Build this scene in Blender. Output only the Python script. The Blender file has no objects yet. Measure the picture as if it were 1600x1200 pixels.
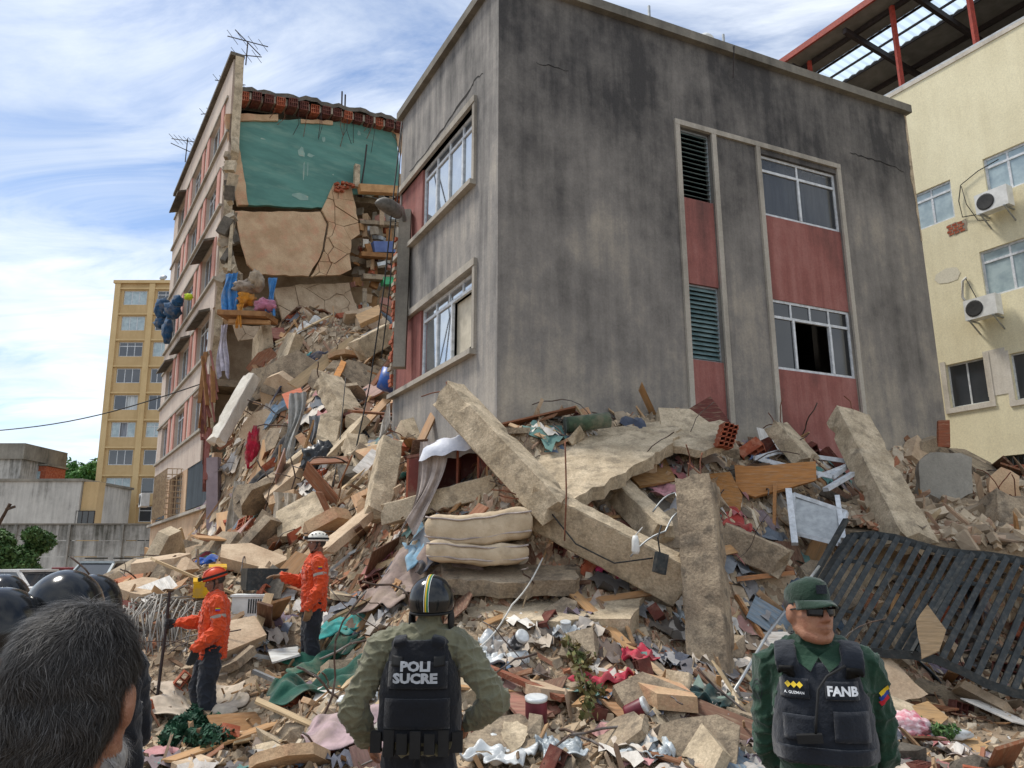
import bpy, bmesh, math, random
import numpy as np
from mathutils import Vector, Matrix, noise as mnoise
R = math.radians
random.seed(7)
rng = np.random.default_rng(11)
sc = bpy.context.scene
col = sc.collection

# ---------------------------------------------------------------- camera
F_PX, PITCH, CAM_H = 1170.0, R(13.0), 1.87
cam_d = bpy.data.cameras.new('camera')
cam = bpy.data.objects.new('camera', cam_d)
col.objects.link(cam)
cam.location = (0, 0, CAM_H)
cam.rotation_euler = (R(90) + PITCH, 0, 0)
cam_d.sensor_width = 36.0
cam_d.lens = 36.0 * F_PX / 1600.0
cam_d.clip_start = 0.05
cam_d.clip_end = 3000
sc.camera = cam
sc.render.resolution_x, sc.render.resolution_y = 1024, 768

# ---------------------------------------------------------------- sky, sun, exposure
SUN_EL, SUN_AZ = R(60), R(-66)          # azimuth from +Y towards +X
world = bpy.data.worlds.new('World')
sc.world = world
world.use_nodes = True
nt = world.node_tree
for n in list(nt.nodes):
    nt.nodes.remove(n)


def wn(t, **k):
    n = nt.nodes.new(t)
    for a, b in k.items():
        setattr(n, a, b)
    return n


wo = wn('ShaderNodeOutputWorld')
bg = wn('ShaderNodeBackground')
bg.inputs['Strength'].default_value = 0.13
sky = wn('ShaderNodeTexSky', sky_type='NISHITA')
sky.sun_disc = False
sky.sun_elevation = SUN_EL
sky.sun_rotation = SUN_AZ
sky.altitude = 900
sky.air_density = 1.0
sky.dust_density = 0.6
sky.ozone_density = 2.0
tc = wn('ShaderNodeTexCoord')
sep = wn('ShaderNodeSeparateXYZ')
nt.links.new(tc.outputs['Generated'], sep.inputs[0])


def wmath(op, a, b=None, c=None):
    n = wn('ShaderNodeMath', operation=op)
    for i, v in enumerate((a, b, c)):
        if v is None:
            continue
        if isinstance(v, (int, float)):
            n.inputs[i].default_value = v
        else:
            nt.links.new(v, n.inputs[i])
    return n.outputs[0]


# clouds lie on a flat high layer: direction / height
hz = wmath('MAXIMUM', wmath('ADD', sep.outputs[2], 0.12), 0.05)
cx = wmath('DIVIDE', sep.outputs[0], hz)
cy = wmath('DIVIDE', sep.outputs[1], hz)
cmb = wn('ShaderNodeCombineXYZ')
nt.links.new(cx, cmb.inputs[0])
nt.links.new(cy, cmb.inputs[1])
mp = wn('ShaderNodeMapping')
mp.inputs['Rotation'].default_value = (0, 0, R(28))
mp.inputs['Scale'].default_value = (0.9, 2.0, 1)
mp.inputs['Location'].default_value = (3.1, 1.7, 0)
nt.links.new(cmb.outputs[0], mp.inputs[0])
n1 = wn('ShaderNodeTexNoise')
n1.inputs['Scale'].default_value = 1.5
n1.inputs['Detail'].default_value = 9
n1.inputs['Roughness'].default_value = 0.62
n1.inputs['Distortion'].default_value = 0.9
nt.links.new(mp.outputs[0], n1.inputs['Vector'])
n2 = wn('ShaderNodeTexNoise')
n2.inputs['Scale'].default_value = 0.45
n2.inputs['Detail'].default_value = 5
nt.links.new(cmb.outputs[0], n2.inputs['Vector'])
low = wmath('MAXIMUM', wmath('SUBTRACT', 1.0, wmath('MULTIPLY', sep.outputs[2], 2.4)), 0.0)
dens = wmath('ADD', wmath('ADD', wmath('MULTIPLY', n1.outputs[0], 0.75), wmath('MULTIPLY', n2.outputs[0], 0.5)), wmath('MULTIPLY', low, 0.14))
cr = wn('ShaderNodeValToRGB')
cr.color_ramp.elements[0].position = 0.50
cr.color_ramp.elements[0].color = (0, 0, 0, 1)
cr.color_ramp.elements[1].position = 0.74
cr.color_ramp.elements[1].color = (1, 1, 1, 1)
e = cr.color_ramp.elements.new(0.62)
e.color = (0.55, 0.55, 0.55, 1)
nt.links.new(dens, cr.inputs[0])
cfac = wmath('MINIMUM', wmath('ADD', wmath('MULTIPLY', cr.outputs[0], 0.84), 0.06), 0.97)
# cloud colour: white tops, soft blue-grey where thick
n3 = wn('ShaderNodeTexNoise')
n3.inputs['Scale'].default_value = 1.1
n3.inputs['Detail'].default_value = 4
nt.links.new(cmb.outputs[0], n3.inputs['Vector'])
cc = wn('ShaderNodeValToRGB')
cc.color_ramp.elements[0].position = 0.34
cc.color_ramp.elements[0].color = (4.6, 5.15, 5.9, 1)
cc.color_ramp.elements[1].position = 0.62
cc.color_ramp.elements[1].color = (7.3, 7.6, 7.9, 1)
nt.links.new(n3.outputs[0], cc.inputs[0])
mix = wn('ShaderNodeMix', data_type='RGBA')
nt.links.new(cfac, mix.inputs['Factor'])
nt.links.new(sky.outputs[0], mix.inputs['A'])
nt.links.new(cc.outputs[0], mix.inputs['B'])
nt.links.new(mix.outputs['Result'], bg.inputs['Color'])
nt.links.new(bg.outputs[0], wo.inputs['Surface'])

sun_d = bpy.data.lights.new('sun', 'SUN')
sun_d.energy = 2.7
sun_d.angle = R(12)
sun_d.color = (1.0, 0.95, 0.87)
sun = bpy.data.objects.new('sun', sun_d)
col.objects.link(sun)
sd = Vector((math.sin(SUN_AZ) * math.cos(SUN_EL), math.cos(SUN_AZ) * math.cos(SUN_EL), math.sin(SUN_EL)))
sun.rotation_euler = sd.to_track_quat('Z', 'Y').to_euler()
sun.location = sd * 60

vs = sc.view_settings
vs.view_transform = 'Standard'
vs.look = 'None'
vs.gamma = 1.0
vs.use_curve_mapping = False
vs.exposure = 0.42

# ---------------------------------------------------------------- pixel helpers (photo pixels, 1600 x 1200)
CP, SP = math.cos(PITCH), math.sin(PITCH)
CAM = np.array([0.0, 0.0, CAM_H])


def ray(px, py):
    u, v = (px - 800.0) / F_PX, (600.0 - py) / F_PX
    return np.array([u, CP - SP * v, SP + CP * v])


def at(px, py, Y):
    """point on the pixel's line of sight at distance Y ahead of the camera"""
    r = ray(px, py)
    return r / r[1] * Y + CAM


class Frame:
    """a vertical face: origin O (on the ground), direction U, outward normal N"""
    def __init__(s, O, az, flip=1):
        a = R(az)
        s.O = np.array([O[0], O[1], 0.0])
        s.U = np.array([math.sin(a), math.cos(a), 0.0])
        s.N = np.array([s.U[1], -s.U[0], 0.0]) * flip

    def p(s, u, z, d=0.0):
        return s.O + s.U * u + s.N * d + np.array([0, 0, z])

    def uz(s, px, py):
        r = ray(px, py)
        t = np.dot(s.O - CAM, s.N) / np.dot(r, s.N)
        q = CAM + r * t
        return float(np.dot(q - s.O, s.U)), float(q[2])


# ---------------------------------------------------------------- materials
MATS = {}


def lin(h):
    if not isinstance(h, str):
        return tuple(h)
    v = [int(h[i:i + 2], 16) / 255 for i in (0, 2, 4)]
    return tuple(x / 12.92 if x <= 0.04045 else ((x + 0.055) / 1.055) ** 2.4 for x in v)


def mat(name, c1, c2=None, scale=3.0, rough=0.85, bump=0.0, bscale=40.0, c3=None, s3=9.0, f3=0.5, stretch=None,
        metal=0.0, speck=0.0, attr=False, trans=0.0, crinkle=0.0, alpha=1.0, coord='pos', spec=0.35, sheen=0.0, lo=0.38, hi=0.62, wave=None):
    """procedural material: two noise-mixed tones, an optional third layer of stains, fine bump"""
    if name in MATS:
        return MATS[name]
    m = bpy.data.materials.new(name)
    m.use_nodes = True
    t = m.node_tree
    b = t.nodes['Principled BSDF']
    L = t.links.new
    c1 = lin(c1)
    c2 = lin(c2) if c2 else tuple(x * 0.72 for x in c1)

    def N(ty, **k):
        n = t.nodes.new(ty)
        for a_, v_ in k.items():
            setattr(n, a_, v_)
        return n
    if coord == 'pos':
        vec = N('ShaderNodeNewGeometry').outputs['Position']
    else:
        vec = N('ShaderNodeTexCoord').outputs['Object']
    if stretch:
        mpn = N('ShaderNodeMapping')
        mpn.inputs['Scale'].default_value = stretch
        L(vec, mpn.inputs[0])
        svec = mpn.outputs[0]
    else:
        svec = vec

    def noise(s, v, d=6, r=0.6):
        n = N('ShaderNodeTexNoise')
        n.inputs['Scale'].default_value = s
        n.inputs['Detail'].default_value = d
        n.inputs['Roughness'].default_value = r
        L(v, n.inputs['Vector'])
        return n.outputs[0]

    def ramp(f, a, c):
        n = N('ShaderNodeMapRange')
        n.inputs['From Min'].default_value = a
        n.inputs['From Max'].default_value = c
        L(f, n.inputs['Value'])
        return n.outputs[0]

    def mixc(f, a, c, bt='MIX'):
        n = N('ShaderNodeMix', data_type='RGBA', blend_type=bt)
        if isinstance(f, float):
            n.inputs['Factor'].default_value = f
        else:
            L(f, n.inputs['Factor'])
        for s_, v_ in (('A', a), ('B', c)):
            if isinstance(v_, tuple):
                n.inputs[s_].default_value = (*v_[:3], 1)
            else:
                L(v_, n.inputs[s_])
        return n.outputs['Result']
    base = mixc(ramp(noise(scale, svec), lo, hi), c1, c2)
    if c3:
        mm = N('ShaderNodeMath', operation='MULTIPLY')
        L(ramp(noise(s3, svec, 5), 0.5, 0.66), mm.inputs[0])
        mm.inputs[1].default_value = f3
        base = mixc(mm.outputs[0], base, lin(c3))
    if speck:
        g_ = N('ShaderNodeMapRange')
        g_.inputs['From Min'].default_value = 0.32
        g_.inputs['From Max'].default_value = 0.68
        g_.inputs['To Min'].default_value = 1 - speck
        g_.inputs['To Max'].default_value = 1 + speck * .6
        L(noise(34, vec, 6, .8), g_.inputs['Value'])
        base = mixc(1.0, base, g_.outputs[0], 'MULTIPLY')
    if attr:
        a = N('ShaderNodeAttribute', attribute_name='Col')
        base = mixc(1.0, base, a.outputs['Color'], 'MULTIPLY')
    L(base, b.inputs['Base Color'])
    b.inputs['Roughness'].default_value = rough
    b.inputs['Metallic'].default_value = metal
    b.inputs['Specular IOR Level'].default_value = spec
    if trans:
        b.inputs['Transmission Weight'].default_value = trans
    if alpha < 1:
        b.inputs['Alpha'].default_value = alpha
    if sheen:
        b.inputs['Sheen Weight'].default_value = sheen
    if bump:
        bn = N('ShaderNodeBump')
        bn.inputs['Strength'].default_value = 1.0
        bn.inputs['Distance'].default_value = bump
        L(noise(bscale, svec, 4, 0.65), bn.inputs['Height'])
        nrm_out = bn.outputs[0]
        if crinkle:
            vo = N('ShaderNodeTexVoronoi', feature='DISTANCE_TO_EDGE')
            vo.inputs['Scale'].default_value = 11
            L(svec, vo.inputs['Vector'])
            b2 = N('ShaderNodeBump')
            b2.inputs['Distance'].default_value = crinkle
            L(vo.outputs[0], b2.inputs['Height'])
            L(nrm_out, b2.inputs['Normal'])
            nrm_out = b2.outputs[0]
        L(nrm_out, b.inputs['Normal'])
    MATS[name] = m
    return m


def stained(name, light, mid, dark, z0, z1, amount=0.5, grain=0.004, streak=0.35, bias=0.0):
    """rendered wall: soot and damp run down from the top between heights z0 and z1"""
    m = bpy.data.materials.new(name)
    m.use_nodes = True
    t = m.node_tree
    b = t.nodes['Principled BSDF']
    L = t.links.new

    def N(ty, **k):
        n = t.nodes.new(ty)
        for a_, v_ in k.items():
            setattr(n, a_, v_)
        return n
    pos = N('ShaderNodeNewGeometry').outputs['Position']

    def noise(s, stretch=(1, 1, 1), d=6, r=0.6):
        mp_ = N('ShaderNodeMapping')
        mp_.inputs['Scale'].default_value = stretch
        L(pos, mp_.inputs[0])
        n = N('ShaderNodeTexNoise')
        n.inputs['Scale'].default_value = s
        n.inputs['Detail'].default_value = d
        n.inputs['Roughness'].default_value = r
        L(mp_.outputs[0], n.inputs['Vector'])
        return n.outputs[0]

    def ma(op, a, c):
        n = N('ShaderNodeMath', operation=op)
        for i, v in enumerate((a, c)):
            if isinstance(v, (int, float)):
                n.inputs[i].default_value = v
            else:
                L(v, n.inputs[i])
        return n.outputs[0]
    sp = N('ShaderNodeSeparateXYZ')
    L(pos, sp.inputs[0])
    g = N('ShaderNodeMapRange')
    g.inputs['From Min'].default_value = z0
    g.inputs['From Max'].default_value = z1
    L(sp.outputs[2], g.inputs['Value'])
    f = ma('MULTIPLY', g.outputs[0], amount)
    f = ma('ADD', f, ma('MULTIPLY', ma('SUBTRACT', noise(0.5, (1, 1, .8), 6, 0.66), 0.5), 1.55))
    f = ma('ADD', f, ma('MULTIPLY', ma('SUBTRACT', noise(3.6, (1, 1, 0.08), 6, 0.65), 0.5), streak * 2))
    f = ma('ADD', f, ma('MULTIPLY', ma('SUBTRACT', noise(3.2, (1, 1, 1), 6, 0.7), 0.5), 0.35))
    f = ma('ADD', f, 0.28 + bias)
    cr_ = N('ShaderNodeValToRGB')
    el = cr_.color_ramp.elements
    el[0].position, el[0].color = 0.05, (*lin(light), 1)
    el[1].position, el[1].color = 0.95, (*lin(dark), 1)
    q = el.new(0.45)
    q.color = (*lin(mid), 1)
    L(f, cr_.inputs[0])
    mx = N('ShaderNodeMix', data_type='RGBA', blend_type='MULTIPLY')
    mx.inputs['Factor'].default_value = 0.5
    L(cr_.outputs[0], mx.inputs['A'])
    g2 = N('ShaderNodeMapRange')
    g2.inputs['From Min'].default_value = 0.3
    g2.inputs['From Max'].default_value = 0.7
    g2.inputs['To Min'].default_value = 0.7
    g2.inputs['To Max'].default_value = 1.25
    L(noise(26, (1, 1, 1), 5, 0.75), g2.inputs['Value'])
    L(g2.outputs[0], mx.inputs['B'])
    L(mx.outputs['Result'], b.inputs['Base Color'])
    b.inputs['Roughness'].default_value = 0.92
    b.inputs['Specular IOR Level'].default_value = 0.2
    bn = N('ShaderNodeBump')
    bn.inputs['Distance'].default_value = grain
    L(noise(38, (1, 1, 1), 5, 0.7), bn.inputs['Height'])
    L(bn.outputs[0], b.inputs['Normal'])
    MATS[name] = m
    return m


def glass_mat(name, tint=(0.02, 0.025, 0.03), rough=0.03):
    m = mat(name, tint, tint, rough=rough, spec=0.9)
    return m


# ---------------------------------------------------------------- mesh builder
class MB:
    def __init__(s):
        s.v, s.f, s.c = [], [], None

    def add(s, vs, fs):
        o = len(s.v)
        s.v += [tuple(map(float, p)) for p in vs]
        s.f += [tuple(i + o for i in f) for f in fs]
        return s

    BF = [(0, 3, 2, 1), (4, 5, 6, 7), (0, 1, 5, 4), (1, 2, 6, 5), (2, 3, 7, 6), (3, 0, 4, 7)]

    def box8(s, p):
        return s.add(p, MB.BF)

    def fbox(s, fr, u0, u1, z0, z1, d0, d1):
        """box on a Frame: u along the face, z up, d outwards"""
        p = [fr.p(u0, z0, d0), fr.p(u1, z0, d0), fr.p(u1, z0, d1), fr.p(u0, z0, d1),
             fr.p(u0, z1, d0), fr.p(u1, z1, d0), fr.p(u1, z1, d1), fr.p(u0, z1, d1)]
        return s.add(p, MB.BF)

    def box(s, c, size, rot=None):
        c = Vector(c)
        h = [x / 2 for x in size]
        p = []
        for z in (-1, 1):
            for x, y in ((-1, -1), (1, -1), (1, 1), (-1, 1)):
                q = Vector((x * h[0], y * h[1], z * h[2]))
                if rot is not None:
                    q = rot @ q
                p.append(c + q)
        return s.add(p, MB.BF)

    def bar(s, a, b, w, h=None, up=(0, 0, 1)):
        """rectangular bar from a to b"""
        a, b = Vector(a), Vector(b)
        h = h or w
        d = (b - a).normalized()
        x = d.cross(Vector(up))
        if x.length < 1e-4:
            x = d.cross(Vector((1, 0, 0)))
        x.normalize()
        y = x.cross(d)
        x, y = x * w / 2, y * h / 2
        p = [a - x - y, a + x - y, a + x + y, a - x + y, b - x - y, b + x - y, b + x + y, b - x + y]
        return s.add(p, MB.BF)

    def tube(s, pts, r, n=6, cap=True):
        pts = [Vector(p) for p in pts]
        rs = r if isinstance(r, (list, tuple)) else [r] * len(pts)
        vs, fs = [], []
        ref = Vector((0.3, 0.2, 1)).normalized()
        for i, p in enumerate(pts):
            d = (pts[min(i + 1, len(pts) - 1)] - pts[max(i - 1, 0)])
            if d.length < 1e-6:
                d = Vector((0, 0, 1))
            d.normalize()
            x = d.cross(ref)
            if x.length < 0.05:
                x = d.cross(Vector((1, 0, 0)))
            x.normalize()
            y = d.cross(x)
            for k in range(n):
                a = 2 * math.pi * k / n
                vs.append(p + (x * math.cos(a) + y * math.sin(a)) * rs[i])
        for i in range(len(pts) - 1):
            for k in range(n):
                k2 = (k + 1) % n
                fs.append((i * n + k, i * n + k2, (i + 1) * n + k2, (i + 1) * n + k))
        if cap:
            fs.append(tuple(range(n - 1, -1, -1)))
            fs.append(tuple((len(pts) - 1) * n + k for k in range(n)))
        return s.add(vs, fs)

    def prism(s, poly, vec):
        """polygon (list of 3-D points) extruded by vec"""
        n = len(poly)
        poly = [Vector(p) for p in poly]
        vec = Vector(vec)
        vs = poly + [p + vec for p in poly]
        fs = [tuple(range(n - 1, -1, -1)), tuple(range(n, 2 * n))]
        fs += [(i, (i + 1) % n, n + (i + 1) % n, n + i) for i in range(n)]
        return s.add(vs, fs)

    def grid(s, P, closed=False):
        """P[i][j] points"""
        a, b = len(P), len(P[0])
        vs = [q for r_ in P for q in r_]
        fs = [(i * b + j, i * b + j + 1, (i + 1) * b + j + 1, (i + 1) * b + j) for i in range(a - 1) for j in range(b - 1)]
        return s.add(vs, fs)

    def lathe(s, prof, n=16, origin=(0, 0, 0), ax=None):
        o = Vector(origin)
        vs, fs = [], []
        for r_, z in prof:
            for k in range(n):
                a = 2 * math.pi * k / n
                q = Vector((r_ * math.cos(a), r_ * math.sin(a), z))
                vs.append(o + (ax @ q if ax is not None else q))
        for i in range(len(prof) - 1):
            for k in range(n):
                k2 = (k + 1) % n
                fs.append((i * n + k, i * n + k2, (i + 1) * n + k2, (i + 1) * n + k))
        fs.append(tuple(range(n - 1, -1, -1)))
        fs.append(tuple((len(prof) - 1) * n + k for k in range(n)))
        return s.add(vs, fs)

    def mesh(s, name, smooth=False):
        me = bpy.data.meshes.new(name)
        me.from_pydata(s.v, [], s.f)
        if smooth:
            me.polygons.foreach_set('use_smooth', [True] * len(me.polygons))
        return me

    def build(s, name, m, parent=None, smooth=False, xf=None, fix=True):
        vs = np.array(s.v, float)
        if xf is not None:
            vs = xf(vs)
        c = (vs.min(0) + vs.max(0)) / 2
        s.v = [tuple(q) for q in vs - c]
        me = s.mesh(name, smooth)
        if fix:
            b = bmesh.new()
            b.from_mesh(me)
            bmesh.ops.recalc_face_normals(b, faces=b.faces)
            b.to_mesh(me)
            b.free()
        me.materials.append(m if not isinstance(m, str) else MATS[m])
        return place(name, me, c, parent)


def place(name, me, loc=(0, 0, 0), parent=None, rot=None):
    o = bpy.data.objects.new(name, me)
    col.objects.link(o)
    M = Matrix.Translation(Vector(loc))
    if rot is not None:
        M = M @ (rot.to_matrix().to_4x4() if not isinstance(rot, Matrix) else rot.to_4x4())
    if parent is not None:
        o.parent = parent
        M = parent.matrix_basis.inverted() @ M if parent.parent is None else \
            (parent.parent.matrix_basis @ parent.matrix_basis).inverted() @ M
    o.matrix_basis = M
    return o


def tag(o, label=None, cat=None, group=None, kind=None):
    if label:
        o['label'] = label
    if cat:
        o['category'] = cat
    if group:
        o['group'] = group
    if kind:
        o['kind'] = kind
    return o


def thing(name, label, cat, loc=(0, 0, 0), group=None):
    o = bpy.data.objects.new(name, None)
    o.empty_display_size = 0.1
    col.objects.link(o)
    o.location = Vector(loc)
    o.matrix_basis = Matrix.Translation(Vector(loc))
    return tag(o, label, cat, group)


def nz(p, s=1.0, off=0.0):
    return mnoise.noise(Vector((p[0] * s + off, p[1] * s + off * 1.3, p[2] * s - off)))
# ================================================================ materials
stained('grey_render_right', 'aaa090', '7f7a74', '454342', 4.0, 12.0, 0.56, 0.006, 0.34, 0.0)
stained('grey_render_left', 'aea69a', '8b8782', '504f4e', 4.0, 12.0, 0.25, 0.005, 0.7, 0.02)
stained('red_render', '9f7068', '8c5a53', '5e4440', 3.0, 11.0, 0.25, 0.004, 0.7, 0.05)
stained('trim_paint', 'b5aea2', 'a19a8e', '6d6860', 3.0, 12.0, 0.2, 0.003, 0.5, 0.0)
stained('coping_concrete', '9a9488', '7d786e', '4a4844', 10, 14, 0.3, 0.006, 0.3, 0.1)
stained('beige_facade', 'cdbfb0', 'bdac9e', '8a7a6e', 0, 22, 0.1, 0.003, 0.5, 0.0)
stained('peach_facade', 'd6ba98', 'caaa8a', '8e7864', 0, 5, 0.35, 0.003, 0.5, -0.05)
stained('white_render_aged', 'd6d0c4', 'c0b8aa', '8d8578', 10, 22, 0.3, 0.003, 0.5, 0.0)
stained('pink_paint', 'c99a8c', 'bd8a7c', '946a60', 0, 22, 0.1, 0.003, 0.4, 0.0)
stained('old_concrete_wall', 'c9c7c0', 'a5a39d', '57564f', 1.0, 4.2, 0.4, 0.006, 0.75, 0.05)
stained('pale_concrete_wall', 'c6c3bb', 'b2afa8', '66645e', 5, 11, 0.45, 0.005, 0.75, -0.05)
stained('ochre_render', 'c4a97e', 'b89d72', '8a7454', 0, 30, 0.1, 0.004, 0.35, -0.08)
stained('ochre_pilaster', 'cdb386', 'c2a77a', '96805c', 0, 30, 0.1, 0.004, 0.3, -0.08)
stained('cream_render', 'e2d9b8', 'd6ccab', 'a39a80', 4, 18, 0.15, 0.003, 0.35, -0.12)
mat('white_aluminium', 'd5d8da', 'b9bdc0', 8, 0.45, c3='8f8d86', s3=14, f3=0.35)
mat('grey_aluminium', '9aa0a3', '84898c', 8, 0.5)
mat('window_glass', (0.035, 0.042, 0.05), (0.045, 0.05, 0.06), 2, 0.04, spec=1.0)
mat('mirror_glass', (.42, .46, .50), (.5, .54, .58), 1.5, .04, metal=.85)
mat('dark_glass', (0.012, 0.014, 0.016), (0.02, 0.022, 0.025), 2, 0.06, spec=0.7)
mat('clear_glass', (0.05, 0.055, 0.06), (0.05, 0.055, 0.06), 2, 0.03, spec=1.0, alpha=0.45)
mat('pale_glass', 'a9b9bb', '8fa0a5', 3, 0.12, spec=0.8)
mat('louvre_glass', '7d9292', '5f7678', 4, 0.25, spec=0.8)
mat('curtain_grey', '9a9ea4', '70747c', 9, 0.9, stretch=(1, 1, 0.05))
mat('curtain_white', 'cfd3d3', 'a6adb0', 7, 0.9, stretch=(1, 1, 0.06))
mat('blind_cream', 'c9c0ac', 'b3aa97', 5, 0.8)
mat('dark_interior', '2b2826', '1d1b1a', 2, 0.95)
mat('crack_dark', '1c1a18', '2a2725', 6, 1.0)
mat('concrete', 'a8977f', '8b7b67', 2.2, 0.95, 0.016, 20, c3='5f564b', s3=5, f3=0.75, speck=.45)
mat('concrete_pale', 'cab89c', 'aa997f', 2.6, 0.95, 0.014, 22, c3='7d715f', s3=5, f3=0.65, speck=.4)
mat('concrete_dark', '6f675c', '5a544b', 2.2, 0.95, 0.016, 20, c3='463f38', s3=5, f3=0.6, speck=.4)
mat('brick_red', 'a4583c', '8a4630', 6, 0.95, 0.006, 50, c3='b98a70', s3=9, f3=0.5)
mat('brick_dark', '6b3a30', '53302a', 6, 0.95, 0.006, 50, c3='8d6a5a', s3=9, f3=0.4)
mat('mortar', 'a89c8a', '8d8272', 5, 0.95, 0.008, 40)
mat('plaster_beige', 'c4a684', 'ad8d6c', 1.6, 0.95, 0.03, 5, c3='c08a6c', s3=2.5, f3=0.55, speck=.25)
mat('plaster_pale', 'c8b296', 'b39b80', 1.8, 0.95, 0.014, 10, c3='9c8268', s3=3.5, f3=0.5, speck=.25)
mat('plaster_green', '5a877c', '4c756c', 1.1, 0.8, 0.006, 9, c3='7f9a8a', s3=1.7, f3=0.35, stretch=(0.5, 0.5, 2.2))
mat('timber', '9a6f45', '7f5936', 4, 0.8, 0.003, 30, stretch=(1, 1, 1))
mat('timber_pale', 'b98f62', 'a37b52', 4, 0.8, 0.003, 30)
mat('steel_black', '34393a', '262a2b', 12, 0.5, metal=0.15, c3='5a564f', s3=16, f3=0.5)
mat('steel_red', 'a5412f', '8a3426', 10, 0.6, c3='5f2a22', s3=18, f3=0.5)
mat('steel_dark', '3a2f2c', '2c2624', 10, 0.7)
mat('roof_sheet', '8a8780', '7b7871', 3, 0.6, stretch=(1, 1, 1))
mat('roof_translucent', '9db0bd', '8aa0b0', 3, 0.4, spec=0.5)
mat('galvanised', 'a5a8a8', '8f9293', 9, 0.45, metal=0.6)
mat('cable_black', '1b1b1b', '2a2a28', 12, 0.7)
mat('cable_white', 'c9c6be', 'b3b0a8', 12, 0.6)
mat('plastic_white', 'dcdcd8', 'c9c9c4', 5, 0.45)
mat('ac_grille', '30302f', '252525', 12, 0.6)
mat('rust', '7a4a33', '5b3a2b', 14, 0.9, c3='3f2c24', s3=25)


def holes_wall(mb, fr, u0, u1, z0, z1, holes, th=0.22, z_of=None):
    """wall with rectangular openings, reveals included"""
    us = sorted({u0, u1, *[h[0] for h in holes], *[h[1] for h in holes]})
    zs = sorted({z0, z1, *[h[2] for h in holes], *[h[3] for h in holes]})
    us = [u for u in us if u0 <= u <= u1]
    zs = [z for z in zs if z0 <= z <= z1]

    def is_h(i, j):
        if i < 0 or j < 0 or i >= len(us) - 1 or j >= len(zs) - 1:
            return True
        uc, zc = (us[i] + us[i + 1]) / 2, (zs[j] + zs[j + 1]) / 2
        return any(h[0] < uc < h[1] and h[2] < zc < h[3] for h in holes)
    for i in range(len(us) - 1):
        for j in range(len(zs) - 1):
            if is_h(i, j):
                continue
            a, b, c, d = us[i], us[i + 1], zs[j], zs[j + 1]
            mb.add([fr.p(a, c), fr.p(b, c), fr.p(b, d), fr.p(a, d)], [(0, 1, 2, 3)])
            mb.add([fr.p(a, c, -th), fr.p(b, c, -th), fr.p(b, d, -th), fr.p(a, d, -th)], [(3, 2, 1, 0)])
            for (ii, jj, e0, e1) in ((i - 1, j, (a, c), (a, d)), (i + 1, j, (b, c), (b, d)),
                                     (i, j - 1, (a, c), (b, c)), (i, j + 1, (a, d), (b, d))):
                if is_h(ii, jj):
                    mb.add([fr.p(*e0), fr.p(*e1), fr.p(*e1, -th), fr.p(*e0, -th)], [(0, 1, 2, 3)])
    return mb


def window(parent, fr, u0, u1, z0, z1, cols=2, transom=None, tcols=None, fm='white_aluminium', gm='window_glass',
           d=-0.10, fw=0.05, curtain=None, open_cells=(), sill=None, xf=None, sash=0.0, name='window', widths=None):
    """frame with mullions; panes, curtain and sill are its sub-parts"""
    mb = MB()
    D0, D1 = d - 0.05, d
    mb.fbox(fr, u0, u1, z0, z0 + fw, D0, D1)
    mb.fbox(fr, u0, u1, z1 - fw, z1, D0, D1)
    mb.fbox(fr, u0, u0 + fw, z0 + fw, z1 - fw, D0, D1)
    mb.fbox(fr, u1 - fw, u1, z0 + fw, z1 - fw, D0, D1)
    zt = z1 - fw
    cells = []
    if transom:
        zt = z1 - (z1 - z0) * transom
        mb.fbox(fr, u0 + fw, u1 - fw, zt, zt + fw, D0, D1 + 0.004)
        n = tcols or cols
        w = (u1 - u0 - 2 * fw) / n
        for i in range(n):
            a = u0 + fw + w * i
            if i:
                mb.fbox(fr, a - fw * .4, a + fw * .4, zt + fw, z1 - fw, D0, D1 - 0.004)
            cells.append((a, a + w, zt + fw, z1 - fw, 't%d' % i))
    ws = widths or [1.0 / cols] * cols
    a = u0 + fw
    for i in range(cols):
        w = (u1 - u0 - 2 * fw) * ws[i]
        if i:
            mb.fbox(fr, a - fw * .5, a + fw * .5, z0 + fw, zt, D0, D1 + (0.01 if sash else -0.004))
        cells.append((a, a + w, z0 + fw, zt, i))
        a += w
    win = mb.build(name, fm, parent, xf=xf)
    for (a, b, c, e, k) in cells:
        if k in open_cells:
            continue
        MB().fbox(fr, a, b, c, e, D0 + 0.018, D0 + 0.026).build('pane', gm, win, xf=xf)
    if curtain:
        n = max(6, int((u1 - u0) / 0.07))
        P = []
        for i in range(n + 1):
            u = u0 + (u1 - u0) * i / n
            o = D0 - 0.09 + 0.025 * math.sin(i * 2.1) + 0.01 * math.sin(i * 5.3)
            P.append([fr.p(u, z0 + .03, o), fr.p(u, z1 - .02, o)])
        MB().grid(P).build('curtain', curtain, win, smooth=True, xf=xf, fix=False)
    if sill:
        MB().fbox(fr, u0 - sill[0], u1 + sill[0], z0 - sill[1], z0 - 0.002, -0.15, sill[2]).build('sill', sill[3], win, xf=xf)
    return win


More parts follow.
